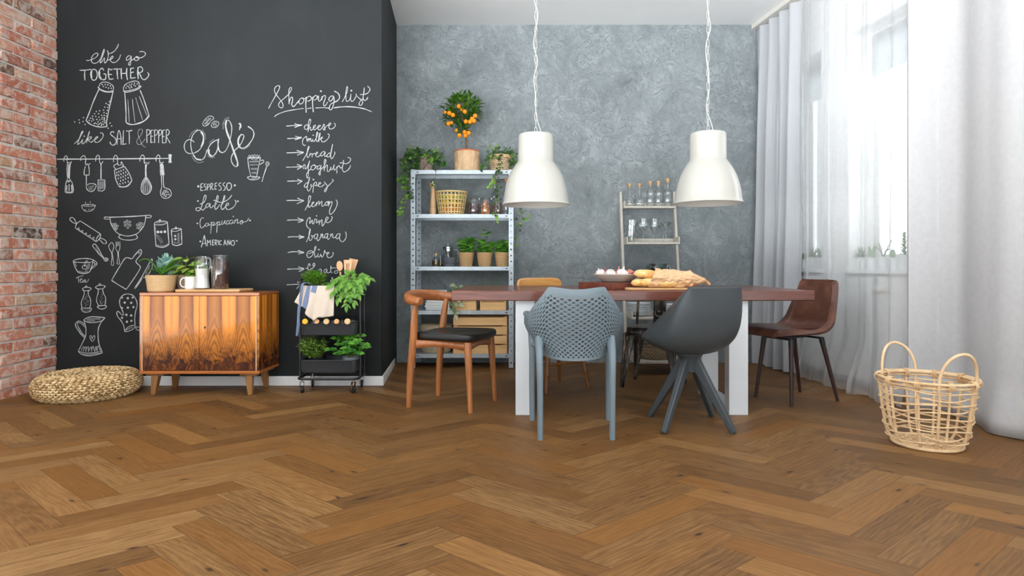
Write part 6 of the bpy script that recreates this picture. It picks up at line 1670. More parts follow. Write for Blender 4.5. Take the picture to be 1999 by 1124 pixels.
# ---------------------------------------------------------------- chalk drawings and lettering on the black wall
CK = YK/F      # metres on the wall per pixel of the frame
def chalk_mark(name, label, ox, oy, sc, strokes, dots='', rings='', soft='', w=1.75, dr=1.4, rr=1.5):
    """strokes: polylines 'x,y x,y | ...' read off an enlargement (origin ox, oy, scale sc); 'w4;' in front sets a width"""
    r_ = random.Random(len(strokes)+len(label))
    def P2(t): x, y = t.split(','); return at(ox+float(x)/sc, oy+float(y)/sc, YK)
    def run(m, txt, w0, lift):
        for s_ in txt.split('|'):
            s_ = s_.strip()
            if not s_: continue
            wd = w0
            if s_[0] == 'w': q, s_ = s_.split(';'); wd = float(q[1:])
            pts = [P2(t) for t in s_.split()]
            if len(pts) == 2: pts = [pts[0], pts[0].lerp(pts[1], .33), pts[0].lerp(pts[1], .67), pts[1]]
            C_ = cr(pts, 5); n = len(C_)
            for p in C_: p.y = YK-lift
            ph = r_.uniform(0, 9)
            rs = [wd*.9*CK/2*(1+.16*math.sin(ph+i*.7)+.10*r_.uniform(-1, 1)) for i in range(n)]
            m.tube(C_, rs, 6, flat=(1.0, .22), up=(0, 1, 0))
    m = MB()
    run(m, strokes, w, .0006)
    for t in dots.split():
        q = t.split(','); p = P2(','.join(q[:2])); p.y = YK-.0008; rad = (float(q[2])/sc if len(q) > 2 else dr)*CK
        m.ell(p, (rad*1.05, .0012, rad), 8)
    for t in rings.split():
        q = t.split(','); p = P2(','.join(q[:2])); rad = (float(q[2])/sc if len(q) > 2 else rr)*CK
        m.tube([p+Vector((rad*math.cos(a), -.0006, rad*math.sin(a))) for a in [2*PI*i/10 for i in range(10)]], .8*CK/2*1.2, 5, closed=True, flat=(1, .3), up=(0, 1, 0))
    o = m.build(name, M['chalk'], black_wall, label=label, sharp=0)
    if soft:
        m = MB(); run(m, soft, 1.6, .0003); m.build('chalk_shading', M['chalk_soft'], o, sharp=0)
    return o
DR, LT = 'chalk_drawing', 'chalk_lettering'
chalk_mark(LT, 'chalk words We go TOGETHER', 140, 80, 9.995,
 '285,377 330,380 380,365 450,335 505,285 510,250 480,237 430,265 390,320 385,370 400,420 440,437 490,425 540,385 575,320 605,230 630,160 635,200 615,260 585,340 560,405 560,430 590,405 625,350 640,335 640,390 650,430 680,400 705,340 715,270 705,210 697,185|700,190 715,235 760,240 830,200 885,130 915,60|690,378 740,365 800,330 808,300 780,305 755,345 765,400 810,420 870,405 930,340 955,265'
 '|1160,300 1120,288 1075,320 1065,365 1090,375 1140,340 1165,300 1160,340 1150,420 1140,470 1118,470 1110,440 1150,390 1220,345|1290,310 1240,320 1225,360 1255,385 1300,365 1310,325 1275,305 1250,315 1290,330 1350,325 1410,300 1440,255 1415,215 1370,205 1320,212'
 '|w2.2;155,572 260,570 380,552|w2.4;258,570 252,660 260,768|w2.2;430,550 385,580 370,650 385,730 430,768 475,745 498,680 490,600 455,555 430,550|w3;395,590 383,650 395,720|w2.4;625,575 600,535 560,550 530,610 530,680 560,735 610,755 660,740 665,655 620,640|w3;548,600 545,680 575,735|w2.5;722,530 715,640 735,750|w2.2;722,535 760,560 800,550|w2.2;720,655 785,652|w2.2;735,750 815,738|w2.2;820,550 880,545 950,550|w2.4;885,548 890,640 900,745|w2.6;968,530 965,640 975,745|w2.8;1075,530 1070,640 1090,760|w2.2;970,635 1070,630|w2.4;1150,530 1150,630 1150,730|w2.2;1150,540 1215,525|w2.2;1150,620 1210,605|w2.2;1150,730 1245,715|w3;1295,510 1290,620 1300,740|w2.2;1295,520 1350,505 1385,550 1370,600 1320,620 1290,625 1330,650 1370,730 1420,755 1480,710 1505,655 1480,615')
chalk_mark(DR, 'chalk drawing of a leaning salt shaker spilling grains', 140, 80, 9.995,
 '545,880 545,850 580,815 640,802 720,815 790,860 818,910 812,955|520,890 545,930 610,965 700,985 815,968|520,905 560,955 640,990 740,1002 810,990|520,890 515,905 525,925|w2.4;535,940 490,1030 420,1190 350,1380 280,1550|w2.6;280,1550 350,1615 450,1660 580,1680 670,1670 690,1640|w2.2;810,980 790,1060 745,1260 700,1470 680,1590 690,1640',
 '597,852 655,850 705,855 755,878 620,890 670,902 720,920 775,922 770,1150 738,1185 670,1218 710,1240 735,1255 645,1290 705,1295 735,1300 622,1348 697,1352 547,1362 482,1375 632,1398 680,1415 525,1420 447,1420 585,1450 635,1450 407,1465 470,1470 680,1465 533,1488 637,1495 600,1490 367,1507 407,1510 590,1520 550,1540 628,1540 425,1540 490,1530 342,1550 390,1565 605,1575 640,1520 515,1575 565,1600 640,1590 460,1600 490,1615 440,1610 540,1615 590,1620 620,1630 580,1645 520,1640 665,1600 650,1560 60,1578 143,1540 153,1597 222,1572 230,1495 263,1628 748,1602 780,1657 710,1700', dr=1.25)
chalk_mark(DR, 'chalk drawing of a ribbed pepper shaker', 140, 80, 9.995,
 '1015,955 1012,905 1060,840 1150,800 1240,780 1300,800 1320,850 1310,890|1010,970 1060,975 1180,955 1290,915 1345,875|1015,985 1080,1000 1200,975 1310,930 1352,890 1345,875|1010,970 1015,985|w2.4;1035,1000 1050,1200 1060,1400 1060,1580|w3;1060,1580 1100,1615 1200,1630 1330,1600 1440,1540 1510,1455|w2.2;1335,960 1400,1120 1460,1300 1510,1455|w1.2;1097,1140 1110,1360 1122,1590|w1.2;1185,1130 1205,1350 1235,1590|w1.2;1247,1100 1310,1310 1385,1540|w1.2;1320,1080 1390,1260 1470,1455',
 '1083,877 1128,858 1170,840 1225,822 1278,838 1060,918 1112,897 1158,880 1215,857 1243,880 1170,908 1132,922', dr=1.2)
chalk_mark(LT, 'chalk words like SALT & PEPPER', 140, 180, 9.995,
 '50,1008 130,930 190,830 220,770 210,760 185,800 150,900 120,985 120,1018 165,985 215,925|215,915 200,990 220,1005 270,960|270,960 320,860 345,780 340,775 320,850 285,995|290,960 330,890 375,870 390,890 350,920 310,925 350,960 390,975 430,930|430,935 490,900 510,875 490,868 455,905 450,955 480,980 540,960 600,890 615,830 590,795 555,795'
 '|w2.1;825,790 805,768 770,780 755,815 790,850 840,890 870,945 850,1010 800,1035 760,1005 745,965|w2;885,1025 890,880 910,770 930,755 960,870 965,1025|890,910 960,905|w2;1010,745 1005,880 1000,1020 1003,1018|1000,1018 1070,1005|w2.2;1062,755 1120,757 1180,745|w2.2;1120,757 1125,880 1125,1012|w.8;1440,1075 1380,1030 1330,920 1300,850 1295,770 1330,720 1375,730 1380,780 1340,850 1290,910 1270,965 1290,1015 1340,1015 1400,960 1430,910'
 '|w2;1465,725 1465,850 1470,990|1465,735 1510,735 1530,780 1500,830 1470,850|w2;1545,740 1545,860 1545,985|1545,745 1590,740|1545,860 1590,855|1545,985 1590,975|w2;1615,735 1618,860 1618,990|1615,745 1655,735 1680,775 1655,830 1620,845|w2;1700,735 1700,860 1695,990|1700,745 1740,735 1760,775 1735,830 1700,845|w2;1775,740 1770,860 1770,990|1775,745 1820,738|1770,868 1810,862|1770,990 1825,985|w2;1845,735 1845,860 1840,990|1845,740 1880,730 1905,780 1880,835 1845,850 1880,920 1920,995', '245,858')
chalk_mark(DR, 'chalk drawing of a rail with six hooks', 105, 290, 8.329,
 'w2.6;52,173 700,170 1300,165 1870,160|w7;1892,92 1892,160 1892,232|165,210 165,160 195,118 220,140 215,200 225,235|440,195 440,150 490,115 520,160 515,240 530,270|560,265 595,240|680,210 685,150 715,105 740,130 745,200 755,240 780,240 800,205|972,220 975,150 1005,108 1035,140 1035,200 1040,240|1400,210 1405,150 1440,103 1475,140 1470,200 1475,240|1525,258 1555,215|1665,210 1665,150 1695,103 1725,130 1720,200 1730,240|1765,243 1785,212|272,245 290,208')
chalk_mark(DR, 'chalk drawing of a slotted turner hanging from the first hook', 105, 290, 8.329,
 'w4;246,270 244,350 240,480|222,240 215,350 225,490|222,240 245,222 270,240|270,240 262,350 255,490|225,490 200,560 185,680 200,715 260,722 310,710 320,670 300,560 255,490|w3;210,600 206,690|w2.2;248,580 250,690|w3;290,590 298,690|w4;225,540 240,530 262,540|w3;205,705 260,712 305,702', '', '246,262,10')
chalk_mark(DR, 'chalk drawing of a ladle', 105, 290, 8.329, '515,290 500,340 495,425 535,427 575,425 575,330 565,280 545,250 520,275|530,430 530,600 540,660 590,698 650,680 690,600 640,570 580,572 545,590', soft='w3;560,625 620,615 660,610|w3;565,650 640,645|w3;580,672 620,670')
chalk_mark(DR, 'chalk drawing of a flat scraper', 105, 290, 8.329, 'w2.6;768,245 768,370 768,500|720,510 830,510|830,510 830,650 790,690|790,690 720,685|720,685 720,510', soft='w8;748,530 748,665|w8;790,530 785,655|w4;815,530 815,640')
chalk_mark(DR, 'chalk drawing of a box grater', 105, 290, 8.329, 'w2;985,350 1150,290|w2;1150,290 1230,410 1270,520|w3;1270,520 1210,600 1130,625 1060,615|w2;1060,615 1010,500 985,355|1010,335 975,290 985,270 1040,245 1050,270 1090,260 1100,215 1130,270 1120,290|'
 + '|'.join('w2.2;%d,%d %d,%d' % (x-3, y-14, x+4, y+14) for x, y in ((1025,390),(1058,375),(1092,362),(1132,345),(1025,435),(1055,430),(1092,415),(1132,400),(1170,385),(1050,485),(1088,470),(1128,455),(1167,437),(1203,420),(1087,525),(1128,510),(1167,490),(1210,475),(1075,575),(1123,565),(1163,550),(1210,535))), soft='w4;1080,275 1110,245 1118,280')
chalk_mark(DR, 'chalk drawing of a whisk', 105, 290, 8.329, 'w4;1500,260 1495,350 1498,455|w2;1490,460 1440,550 1420,640 1440,710 1500,745 1560,710 1590,640 1560,540 1505,460|w1.2;1495,470 1465,600 1475,720|w1.2;1500,470 1490,600 1500,735|w1.2;1503,470 1520,600 1525,730|w1.2;1505,470 1550,600 1550,715|w1.2;1492,480 1445,610 1455,700|w1.2;1508,480 1572,610 1565,690', '', '1498,238,17')
chalk_mark(DR, 'chalk drawing of a skimmer hanging from the last hook', 105, 290, 8.329, 'w6;1752,250 1760,340 1768,425|1730,250 1735,430|1735,430 1795,430|1795,430 1780,260|1750,440 1755,620 1735,700 1750,770 1800,808 1860,800 1910,750 1895,680 1840,645 1795,630 1785,540 1780,440', '', '1795,685 1830,680 1775,712 1820,705 1855,708 1770,740 1800,728 1795,757 1835,750 1870,747 1820,778 1748,235,12', rr=1.1)
chalk_mark(DR, 'chalk drawing of a small steaming bowl', 125, 385, 8.329, 'w1.3;290,140 300,125 400,120 500,124 505,150 470,205 400,230 340,222 300,180 288,140|w1.2;300,142 400,155 500,138|w1;355,70 350,90 357,112|w1;390,100 394,120 388,135|w1;432,65 425,80 430,98|w1;465,100 468,120 466,138|w1;322,115 324,135|w1;335,210 350,198 362,210|w1;395,206 410,195 422,206|w1;442,200 455,188 466,198', soft='w3;310,142 400,148 490,140')
chalk_mark(DR, 'chalk drawing of a rolling pin with triangle border', 125, 385, 8.329, '210,430 150,415 100,370 100,340 130,328 165,350 190,400 210,425|185,500 195,450 225,410 265,385|265,385 420,485 590,595|590,595 597,625 585,660 560,695 520,720|185,500 350,608 520,720|520,720 530,670 555,630 590,600|575,660 650,685 690,725 680,750 640,750 600,710 560,675|w1.3;215,517 240,492|w1.3;240,492 252,532|w1.3;262,553 308,538|w1.3;308,538 300,572|w1.3;330,597 366,575|w1.3;366,575 362,612|w1.3;385,632 430,610|w1.3;430,610 425,648|w1.3;445,667 490,645|w1.3;490,645 485,688', soft='220,425 250,400|570,630 585,650')
chalk_mark(DR, 'chalk drawing of a colander', 125, 385, 8.329, 'w2.4;740,325 900,320 1100,312 1330,298|740,322 665,322 655,340 675,355 740,352|1330,295 1400,293 1418,308 1400,330 1330,332|745,325 765,430 820,530 900,600 1040,630 1180,595 1260,520 1310,430 1330,300|920,600 885,650|885,650 950,685 1050,697 1150,685 1200,655|1200,655 1165,600', '', '1027,387 988,408 1072,403 1033,437 993,457 1075,455 1037,492 795,440 835,435 833,470 868,465 808,485 853,508 835,520 1193,447 1230,425 1270,430 1233,465 1198,495 1235,517 1260,480', rr=1.9)
chalk_mark(DR, 'chalk drawing of a tall canister with three dots', 125, 385, 8.329, '1465,432 1490,402 1560,387 1640,390 1682,412 1600,445 1500,447 1465,432|1545,400 1548,370 1565,365 1572,400|w2.2;1470,435 1480,600 1495,790|w2.2;1682,420 1695,600 1708,760|w2.6;1495,790 1560,810 1640,805 1708,765', '1528,565,23 1580,565,22 1640,560,23', soft='w2.5;1500,770 1560,787 1650,780 1700,748|1500,610 1570,700 1610,750|1520,610 1580,670 1600,730|1505,650 1550,700 1580,765|1490,480 1495,560 1498,640|w3;1500,425 1570,405 1650,410')
chalk_mark(DR, 'chalk drawing of a short canister with two dots', 125, 385, 8.329, '1740,545 1760,517 1830,507 1905,512 1830,552 1745,548|1812,520 1815,485 1825,488 1828,520|w2;1745,550 1755,660 1762,760|w2;1908,515 1912,650 1918,755|w2.4;1762,765 1830,785 1918,758', '1808,628,19 1810,682,19', soft='w4;1860,580 1865,660 1860,730|w3;1780,730 1830,745 1880,735|1850,600 1850,700')
chalk_mark(DR, 'chalk drawing of a long spoon', 125, 385, 8.329, 'w1.4;770,735 730,780 735,830 775,895 800,850 812,790 790,745 770,735|w1.3;773,898 780,985 768,1090 790,1108 808,1085 795,985 782,898')
chalk_mark(DR, 'chalk drawing of a fork', 125, 385, 8.329, 'w1.3;845,720 850,790 845,840 878,890 905,840 910,780 910,720|w1.2;865,720 867,790|w1.2;888,720 888,790|w1.3;875,892 877,975 862,1070 882,1086 902,1070 890,975 885,892')
chalk_mark(DR, 'chalk drawing of a small measuring spoon', 125, 490, 9.367, 'w1.6;600,0 640,60 710,120 740,170 775,185 805,165 800,135 770,125 740,130 690,70 660,5|w1.6;600,0 535,-75 525,-110 555,-130 590,-105 625,-55 660,5|w1.2;745,150 775,142 792,155 772,166 748,158', soft='w2;580,-80 650,40 720,125')
chalk_mark(DR, 'chalk drawing of a teacup with a tea bag tag', 125, 490, 9.367, 'w1.9;165,185 200,160 300,140 400,135 500,150 535,165 500,200 380,210 260,205 180,195 165,185|w1.9;170,190 200,290 250,375 290,400 380,408 465,380 500,300 530,200|535,165 590,200 600,240 570,280 490,330|540,200 565,230 550,265 510,295|w2.2;255,378 290,402 380,410 465,385|w1.4;340,325 335,290 350,265 390,258 412,275 405,325 340,325|w1.4;378,265 390,210 410,175 440,190', '376,268,12', soft='w4;470,220 455,300 420,350|w3;440,230 430,320 390,370|w4;590,225 575,265 530,300|w3;260,370 350,388 440,375|w3;200,210 225,290')
chalk_mark(LT, 'chalk word Tea', 125, 490, 9.367, 'w1.3;220,500 260,470 355,450|w1.3;265,470 262,520 270,575|w1.3;285,540 310,500 330,510 300,540 300,570 330,565 360,530|w1.3;385,525 350,545 345,570 375,560 395,525 390,570 430,560 450,510')
chalk_mark(DR, 'chalk drawing of a pepper mill, first of a pair', 125, 490, 9.367, 'w1.8;335,690 370,670 450,665 495,685 470,715 400,725 350,715 335,690|390,660 395,640 415,640 420,660|365,725 370,780 345,860 315,940 330,1030 350,1040|445,725 445,790 480,870 490,950 470,1035|w2;310,1050 350,1040 420,1045 500,1045 480,1095 420,1118 350,1105 310,1050', soft='w1.2;420,770 400,830 350,900|w1.2;440,820 400,870 370,900|w1.2;470,900 420,930 380,980|w1.2;450,960 400,1000 380,1025|w1.2;400,870 450,940|w1.2;360,920 400,990|w2;340,1065 420,1085 480,1065')
chalk_mark(DR, 'chalk drawing of a pepper mill, second of a pair', 125, 490, 9.367, 'w1.8;575,660 620,630 700,625 750,640 720,680 650,695 590,680 575,660|620,690 625,760 600,850 600,930 640,1000|705,690 720,770 760,850 755,960 740,1000|w2;610,1010 650,1000 740,995 775,1010 750,1045 680,1060 620,1035 610,1010', '', '655,607,16', soft='w1.2;680,770 700,800 660,860|w1.2;720,850 690,880 660,940|w1.2;740,920 700,940 680,980|w1.2;640,880 680,960|w1.2;650,940 700,975')
chalk_mark(DR, 'chalk drawing of a chopping board with handle', 125, 490, 9.367, 'w2;870,535 960,380 1050,230 1110,140 1160,120 1240,140 1290,80 1370,-10 1400,-25 1420,10 1400,70 1320,170 1330,220 1385,270 1390,320 1300,470 1140,700|w2.2;1140,700 1000,620 870,535', '', '1376,33,15')
chalk_mark(DR, 'chalk drawing of a kitchen knife', 125, 490, 9.367, 'w1.8;1310,682 1300,660 1430,460 1520,290 1605,140|1605,140 1615,160 1612,300 1560,400 1500,495|1500,495 1440,472|w4;1315,665 1370,580 1425,490', soft='w4;1540,330 1490,430|w4;1570,260 1530,330')
chalk_mark(DR, 'chalk drawing of a dotted oven mitt', 125, 570, 8.645, 'w2;1025,665 1005,560 960,480 905,410 890,350 910,325 950,355 985,390 1005,365 980,300 945,220 940,140 975,70 1040,35 1110,35 1180,70 1225,150 1235,230 1210,320 1195,440 1200,560|1025,665 1060,610 1120,570 1195,565 1170,620 1090,660 1025,668|1205,590 1230,635 1278,648|1205,585 1245,590 1278,607', '980,95,17 1078,103,20 1160,92,18 1025,178,20 1135,182,20 980,268,17 1078,263,20 1172,253,19 1053,383,20 1135,395,20 980,435,18 1062,500,20 1137,485,19', '', soft='w4;1050,645 1100,615 1160,590')
chalk_mark(DR, 'chalk drawing of a pitcher with a heart', 125, 570, 8.645, 'w2;330,470 400,430 500,415 600,420 690,432|w2;690,432 640,480 560,505 470,515 390,505 340,480|w2;335,475 360,560 370,650 360,750 300,880 240,995|w2;690,435 620,520 580,620 575,720 590,870 650,1020|w2.2;240,1000 300,1050 420,1075 550,1055 650,1020|w1.6;250,1000 340,1020 480,1025 600,1005 645,1000|w1.8;350,545 280,495 230,495 195,530 200,580 270,690 345,770|w1.6;355,590 290,530 240,515 225,545 270,640 350,745|w1.4;475,790 465,745 445,735 437,760 455,805 478,832 510,795 522,750 500,737 478,785|w1.4;290,985 310,940 335,920 340,950 320,1000 340,960 370,925 375,950 365,1005 385,950 410,920 415,960 410,1005 435,950 460,925 465,960 460,1005 480,930 495,915 505,960 520,1005 530,950 540,915 550,960 560,1000 565,930 580,910 600,950 615,990', soft='w6;380,470 500,455 620,445|w4;400,490 520,485|w4;300,1035 440,1050 600,1030|w3;215,530 270,650 340,755')
chalk_mark(LT, 'large chalk word Café', 350, 215, 7.75,
 'w1.9;225,485 200,460 150,445 100,475 75,545 95,620 150,655 220,650 300,605 350,530 370,450 360,360 320,310 270,310 215,360 180,450 175,540 200,650 250,730 320,755 370,730 400,670 420,600|w2.2;580,450 540,465 480,510 440,580 440,650 470,695 510,695 560,640 585,560|w2.8;595,430 588,500 590,560 610,620 650,645|w1.8;650,645 700,615 745,530|w2;745,530 780,400 795,270 770,180 730,145|w2;885,840 850,855 800,800 785,730 810,660 845,605 920,530 970,430 975,380 940,365|w2.4;940,365 900,410 885,480 900,545 960,575 1030,540 1100,450 1130,370 1110,300 1040,245|w4;905,200 930,225 920,270|w2.2;922,260 908,300|w4;330,325 365,390 362,480 330,560|w3.4;215,680 260,738 330,752|w4;448,590 450,660 490,692|w4;715,150 702,220 715,310 765,450 825,620 880,780 880,845|w3.6;938,368 902,420 893,490 915,550',
 soft='w2;150,415 200,330 280,285|w2;345,295 390,370 395,450|w2;190,690 230,760 300,795 370,775|w2.4;665,290 665,200 700,130 760,115|w2;430,690 480,720 540,710|w2;905,570 980,590 1075,525|w2;450,500 490,460 530,440')
chalk_mark(DR, 'chalk drawing of two coffee beans', 350, 215, 7.75, 'w1.3;440,95 400,130 360,190 360,225 390,243 440,215 480,160 520,130 515,105 470,88 440,95|w1.1;380,210 430,170 480,120|w1.3;490,210 510,180 550,168 590,180 598,215 570,250 530,265 490,250 485,215|w1.1;500,225 540,215 580,235', soft='w4;400,170 460,120|w4;395,220 440,190|w4;510,200 570,195|w4;520,250 565,240')
chalk_mark(DR, 'chalk drawing of a tall foamy coffee glass and a stirrer', 350, 215, 7.75, 'w1.6;1035,720 1050,850 1080,1000|w1.6;1230,715 1200,850 1170,1010|1030,722 1235,716|w1.8;1030,1015 1080,1000 1170,1010 1220,1015 1180,1045 1120,1055 1060,1045 1030,1015|1230,765 1270,755 1275,785 1215,825|w1.2;1045,700 1060,680 1080,700 1100,675 1120,700 1140,670 1160,695 1180,675 1200,700 1220,680|w1.2;1050,740 1080,725 1100,745 1130,730 1160,745 1190,730 1215,740|w1.2;1050,705 1090,712 1130,706 1170,712 1215,705|w2;1250,1085 1280,980 1320,860|w1.4;1320,850 1310,800 1335,782 1358,800 1350,830 1325,855', soft='w5;1060,782 1130,778 1205,775|w3;1065,830 1130,826 1190,825|w5;1085,890 1180,890|w5;1095,950 1170,950|w5;1090,1030 1170,1030|w4;1335,800 1335,830')
chalk_mark(LT, 'chalk word ESPRESSO between dots', 375, 345, 7.752, '135,105 130,160 132,210|135,108 170,100|132,160 165,155|132,210 168,205|215,105 190,115 185,140 210,160 212,190 185,205|232,110 232,160 232,205|232,112 262,115 260,145 235,160|285,95 282,150 280,200|285,95 310,105 305,140 282,152|290,155 322,200|350,95 347,140 345,190|350,98 380,92|348,142 375,138|345,192 375,185|440,90 415,100 405,125 435,155 440,190 415,208 405,195|500,88 475,100 470,125 500,155 495,195 470,208|w2;560,90 530,110 525,160 545,200 570,200 595,160 590,110 560,90', '95,145,17 647,130,16')
chalk_mark(LT, 'chalk word Latte between dots', 375, 345, 7.752, '120,412 160,400 190,370 212,310 205,280 190,285 175,330 150,430 130,490 95,515 62,505 65,475 100,465 140,490 165,505 200,470|265,405 230,410 205,450 220,468 255,440 275,405 270,450 290,470 330,430|w2;385,280 360,370 345,450 350,490 375,480 420,420|w2;490,280 465,370 440,440 445,485 470,490 515,440|w1.2;385,280 400,300 385,360 365,420|w1.2;490,280 500,300 480,370 460,420|325,360 350,355 400,380 460,385 520,360 570,320 602,275|515,440 550,425 550,400 525,405 510,440 520,485 560,495 620,465 660,410 660,365 645,350', '88,367,13 693,370,13')
chalk_mark(LT, 'chalk word Cappuccino between dots', 375, 345, 7.752, 'w1.5;175,630 150,620 125,660 120,720 135,770 160,770 195,730|w1.4;240,700 210,710 195,735 215,750 245,725 250,700 250,735 280,720|w1.6;290,680 290,760 280,860|w1.4;290,720 310,690 335,690 330,715 305,735 340,730 370,700|w1.6;380,680 378,760 372,845|w1.4;380,705 405,680 420,690 415,715 395,735 440,720|w1.4;455,660 450,710 470,715 500,660 495,700 515,718|w1.4;560,660 530,670 520,700 535,718 565,700|w1.4;605,655 575,665 565,695 580,715 610,695|w1.4;620,660 615,700 635,695|w1.4;650,650 645,705|w1.4;650,675 675,645 690,650 685,705 710,690|w1.4;760,660 735,670 725,700 745,715 770,690 760,660 740,675 780,685 830,670 860,625', '80,705,12 877,662,13 625,600,9')
chalk_mark(LT, 'chalk word Americano between dots', 375, 345, 7.752, 'w1.9;140,1065 165,970 187,885|w1.9;187,885 200,960 215,1052|150,1015 210,1005|232,1050 232,955|232,955 255,1000|255,1000 275,955|275,955 282,1040|310,955 308,1035|310,958 335,955|308,995 330,990|308,1035 335,1030|350,955 348,1030|350,955 380,965 370,990 350,1000|352,1000 378,1035|400,955 400,1030|450,965 425,970 415,1000 425,1028 450,1025|480,1035 496,955|496,955 520,1035|485,1005 512,1002|540,1035 538,955|538,955 572,1030|572,1030 575,955|610,965 590,990 595,1025 620,1040 642,1015 635,970 610,965', '125,978,13 677,970,12')
chalk_mark(LT, 'chalk heading Shopping list with underline', 520, 155, 9.086,
 '40,515 100,400 180,260 235,150 225,112 180,120 145,170 160,250 230,340 290,430 290,495 250,500 215,460 240,400 300,350 390,270|390,270 440,190 445,150 420,148 400,200 400,320 405,440|w2.2;405,400 430,330 460,320 465,380 450,440 470,480 500,470 550,410 590,370|645,325 600,345 575,395 595,435 635,425 665,375 650,330 690,345 715,320|w2.4;708,310 700,440 708,590|710,340 750,300 790,310 795,350 750,385 720,375|w2.4;825,310 820,440 835,580|825,330 870,285 900,300 895,340 860,365 840,355|790,345 822,325|895,350 925,290 925,370 950,385 980,340|985,300 985,370|w2;985,340 1010,295 1045,290 1045,340 1015,420 1020,465 1050,460 1090,400|w2;1195,300 1150,295 1110,340 1120,385 1160,370 1195,310 1200,400 1170,510 1135,540 1115,510 1140,440 1200,410|w2.4;1200,410 1270,370 1300,310 1270,245 1205,208|1345,400 1390,320 1430,220 1440,140 1425,140 1410,250 1415,360 1430,390 1470,370 1500,300|1500,260 1495,350 1515,390 1550,370 1590,300|1590,255 1600,290 1660,345 1710,390 1690,450 1655,460 1645,425 1680,370 1720,340|w2;1735,145 1730,230 1715,330 1740,372 1780,355 1800,315|1665,270 1740,265 1800,240 1835,190 1830,150 1795,122|140,665 200,620 330,570 480,540 660,515|725,520 800,505|870,507 1000,500 1110,510|w2.4;1195,505 1300,490 1450,485 1600,495 1750,525|1750,525 1870,575', '968,208,16 1508,200,16')
S12 = 12.487
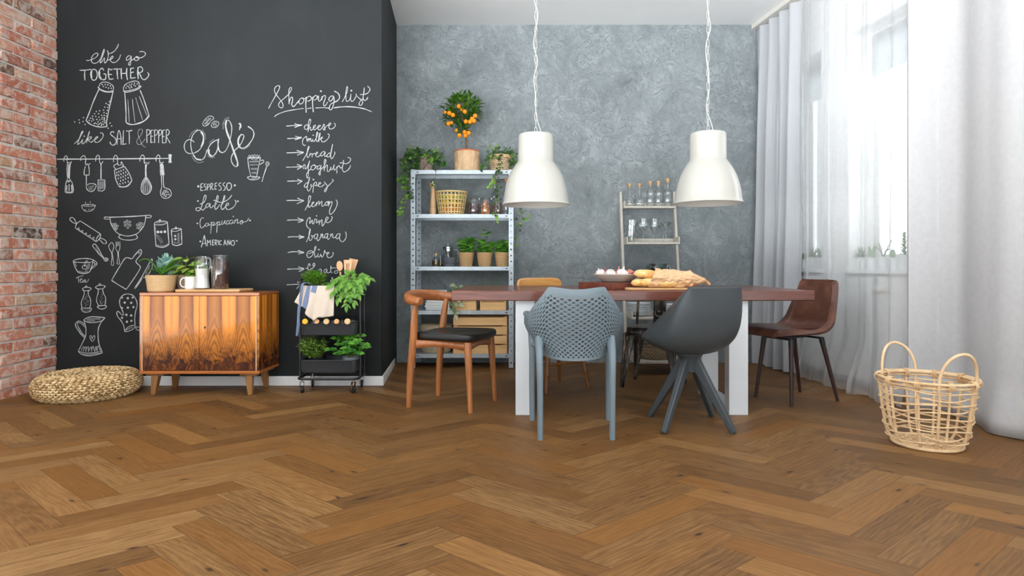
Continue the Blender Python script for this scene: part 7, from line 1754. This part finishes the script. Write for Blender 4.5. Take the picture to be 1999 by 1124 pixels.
W_ = [
 ('cheese', 225, '110,265 300,250 495,240|315,205 400,230 495,240 400,265 315,295', '630,240 590,235 555,280 560,330 600,345 640,310 680,230 705,140 700,95 680,100 655,160 645,280 640,410|645,370 680,300 700,290 705,340 715,370 760,330|765,320 815,275 825,250 795,245 770,290 780,345 820,345 870,300|875,310 915,280 945,255 930,245 890,260 880,320 910,355 950,345 1000,280 1020,220 1045,240 1035,280 1060,340 1045,360 1010,345 1060,300 1110,250 1150,240|1150,260 1190,225 1195,195 1170,190 1145,230 1150,300 1190,335 1250,320 1300,270 1305,220 1280,190', ''),
 ('milk', 225, '135,568 300,560 485,545|330,505 400,530 485,545 400,575 320,595', '580,715 560,740 520,710 505,650 530,570 580,525 605,515 610,570 620,650|625,620 650,570 665,570 665,640|670,610 695,565 710,575 715,640 760,600|760,575 750,620 775,640 810,610 860,510 880,430 865,415 845,470 840,600 860,640 895,610|895,610 930,500 940,440 920,450 905,540 905,655|910,600 950,560 990,530 990,555 950,580 965,610 990,650 1040,640 1110,590 1155,520 1155,470 1120,452', '768,485,15'),
 ('bread', 225, '115,918 300,910 530,905|365,855 440,880 530,905 440,945 380,970', '510,1110 590,970 640,860 670,780 650,760 630,850 615,980 630,1025 670,1000 690,940 700,925 690,960 740,930|745,930 740,1020|750,960 790,930 830,945|820,960 870,925 870,900 845,905 830,970 860,1015 920,990 960,920|1060,890 1000,890 950,950 960,990 1010,970 1060,900 1045,990 1080,1000 1110,960|1190,920 1140,930 1105,985 1130,1020 1180,980 1215,860 1240,705|1240,705 1200,900 1195,1030 1220,1055 1260,1010 1295,930 1290,885', ''),
 ('yoghurt', 300, '110,330 300,325 490,312|375,260 440,285 490,312 430,355 375,385', '540,370 520,340 530,280 555,265 570,290 570,350 590,370 630,310 680,170|680,170 650,340 650,480 635,590 605,560 610,490 660,420 710,370|770,275 725,310 715,370 750,395 800,370 830,310 800,275 770,275 830,300 870,300|940,280 880,310 860,360 890,380 940,340 960,280 945,400 935,510 910,510 905,470 950,400 1020,320|1020,320 1075,200 1065,140 1045,150 1035,250 1035,420|1040,360 1090,280 1115,290 1110,370 1120,435 1160,420 1200,340|1200,320 1190,370 1220,390 1260,330 1280,265|1280,265 1270,340 1285,400 1320,360|1345,310 1345,480|1350,340 1390,290 1410,310 1430,350 1470,330|1505,155 1500,240 1475,350 1500,430 1540,440 1610,400 1665,330 1675,280|1430,240 1435,215 1500,230 1570,245 1640,210 1680,150 1660,105 1610,90', ''),
 ('dipes', 300, '130,670 300,665 495,665|380,620 440,645 495,665 440,705 385,740', '640,710 590,720 550,790 570,820 620,790 660,680 680,570|680,570 650,680 620,830 640,905 680,890 720,810|715,740 715,800 750,780|775,730 770,840 758,950|775,760 810,700 840,695 850,740 820,780 800,770|850,790 900,750 950,725 940,700 905,720 895,780 930,805 990,790 1040,740|1040,680 1060,720 1110,780 1095,870 1060,930 1045,905 1080,840 1150,770 1260,655|1260,655 1230,620', '773,630,20'),
 ('lemon', 370, '115,265 300,262 535,270|385,205 450,240 535,270 440,315 370,345', '565,505 640,370 700,230 705,165 680,150 655,210 650,340 660,430 690,420 730,370|730,370 780,330 780,305 750,310 735,370 750,415 790,410 840,350|850,300 840,405|845,370 890,300 910,290 905,385|910,360 960,300 980,290 975,380 1000,405 1050,370|1130,290 1075,310 1055,360 1085,385 1130,350 1140,290 1110,310 1160,340|1160,280 1140,410|1145,360 1190,300 1225,300 1220,360 1175,480 1165,570 1195,600 1250,560 1310,470 1350,370 1350,290 1320,250', ''),
 ('wine', 370, '130,748 300,740 525,745|385,690 450,715 525,745 460,780 395,798', '680,945 645,935 610,880 605,800 640,710 685,680 695,720 680,800 690,825 720,780 745,740 745,800 765,840 790,800 800,730 850,720|855,720 840,790 860,810 900,760|915,740 915,860|915,820 960,750 985,740 980,830 990,890 1030,840 1060,780|1060,780 1120,720 1130,680 1100,670 1070,720 1080,790 1130,805 1190,770 1225,710 1230,670 1210,650', '848,640,15'),
 ('banana', 440, '150,285 300,275 545,283|415,235 480,260 545,283 470,305 420,322', '600,405 650,290 690,160 700,95 680,110 665,220 670,340 700,365 740,320 740,260 710,240|715,245 750,258 790,245|870,210 810,220 790,290 820,325 870,280 885,210 860,320 880,370 920,340 940,290|960,200 950,300|960,270 985,210 1000,220 1000,300 1040,290|1120,195 1060,220 1045,290 1080,300 1120,250 1130,195 1110,300 1135,340 1170,300|1195,200 1190,280|1195,260 1230,205 1245,220 1245,290 1285,300 1330,270|1410,190 1350,220 1325,290 1350,325 1400,290 1425,200 1410,310 1440,380 1490,395 1550,330 1575,240 1555,150', ''),
 ('olive', 440, '145,660 300,640 540,660|395,605 460,630 540,660 460,680 410,700', '690,615 630,650 615,720 640,780 700,770 760,710 765,640 730,615 690,615|650,690 720,665 790,640|790,640 830,560 835,515 815,515 800,570 800,700 820,780 860,740|890,680 880,750 910,770 950,720|945,690 980,770 1020,720 1050,600|1050,600 1060,650 1100,680|1105,705 1150,680 1150,655 1115,660 1100,710 1120,770 1170,785 1230,750 1255,690 1245,650', '895,585,12 915,585,12 905,597,12'),
 ('tomato', 475, '135,630 300,622 540,625|405,575 490,595 540,625 480,660 420,685', '580,608 640,605|665,495 640,550 640,620 670,650 720,620|650,500 685,500 685,560|790,480 760,510 770,550 810,520 790,480|720,620 770,590 810,530|890,700 930,630 965,640 960,720 940,790 960,800 1000,740|1100,620 1040,650 1030,700 1070,710 1110,640 1100,700 1140,720 1190,690|1200,545 1195,640 1200,700 1240,720|1180,610 1240,600 1330,600|1340,660 1290,680 1290,720 1340,730 1370,690 1340,660', '')]
for word, oy, arrow, letters, dots in W_:
    chalk_mark('chalk_arrow', 'chalk arrow pointing at the word %s' % word, 550, oy, S12, arrow, w=2.0)
    chalk_mark(LT, 'chalk word %s on the shopping list' % word, 550, oy, S12, letters, dots, w=1.75)
chalk_mark('chalk_arrow', 'lowest chalk arrow, just above the apron', 550, 475, S12, '125,1010 300,1000 490,1000|380,935 430,970 490,1000 420,1040 360,1105', w=2.0)
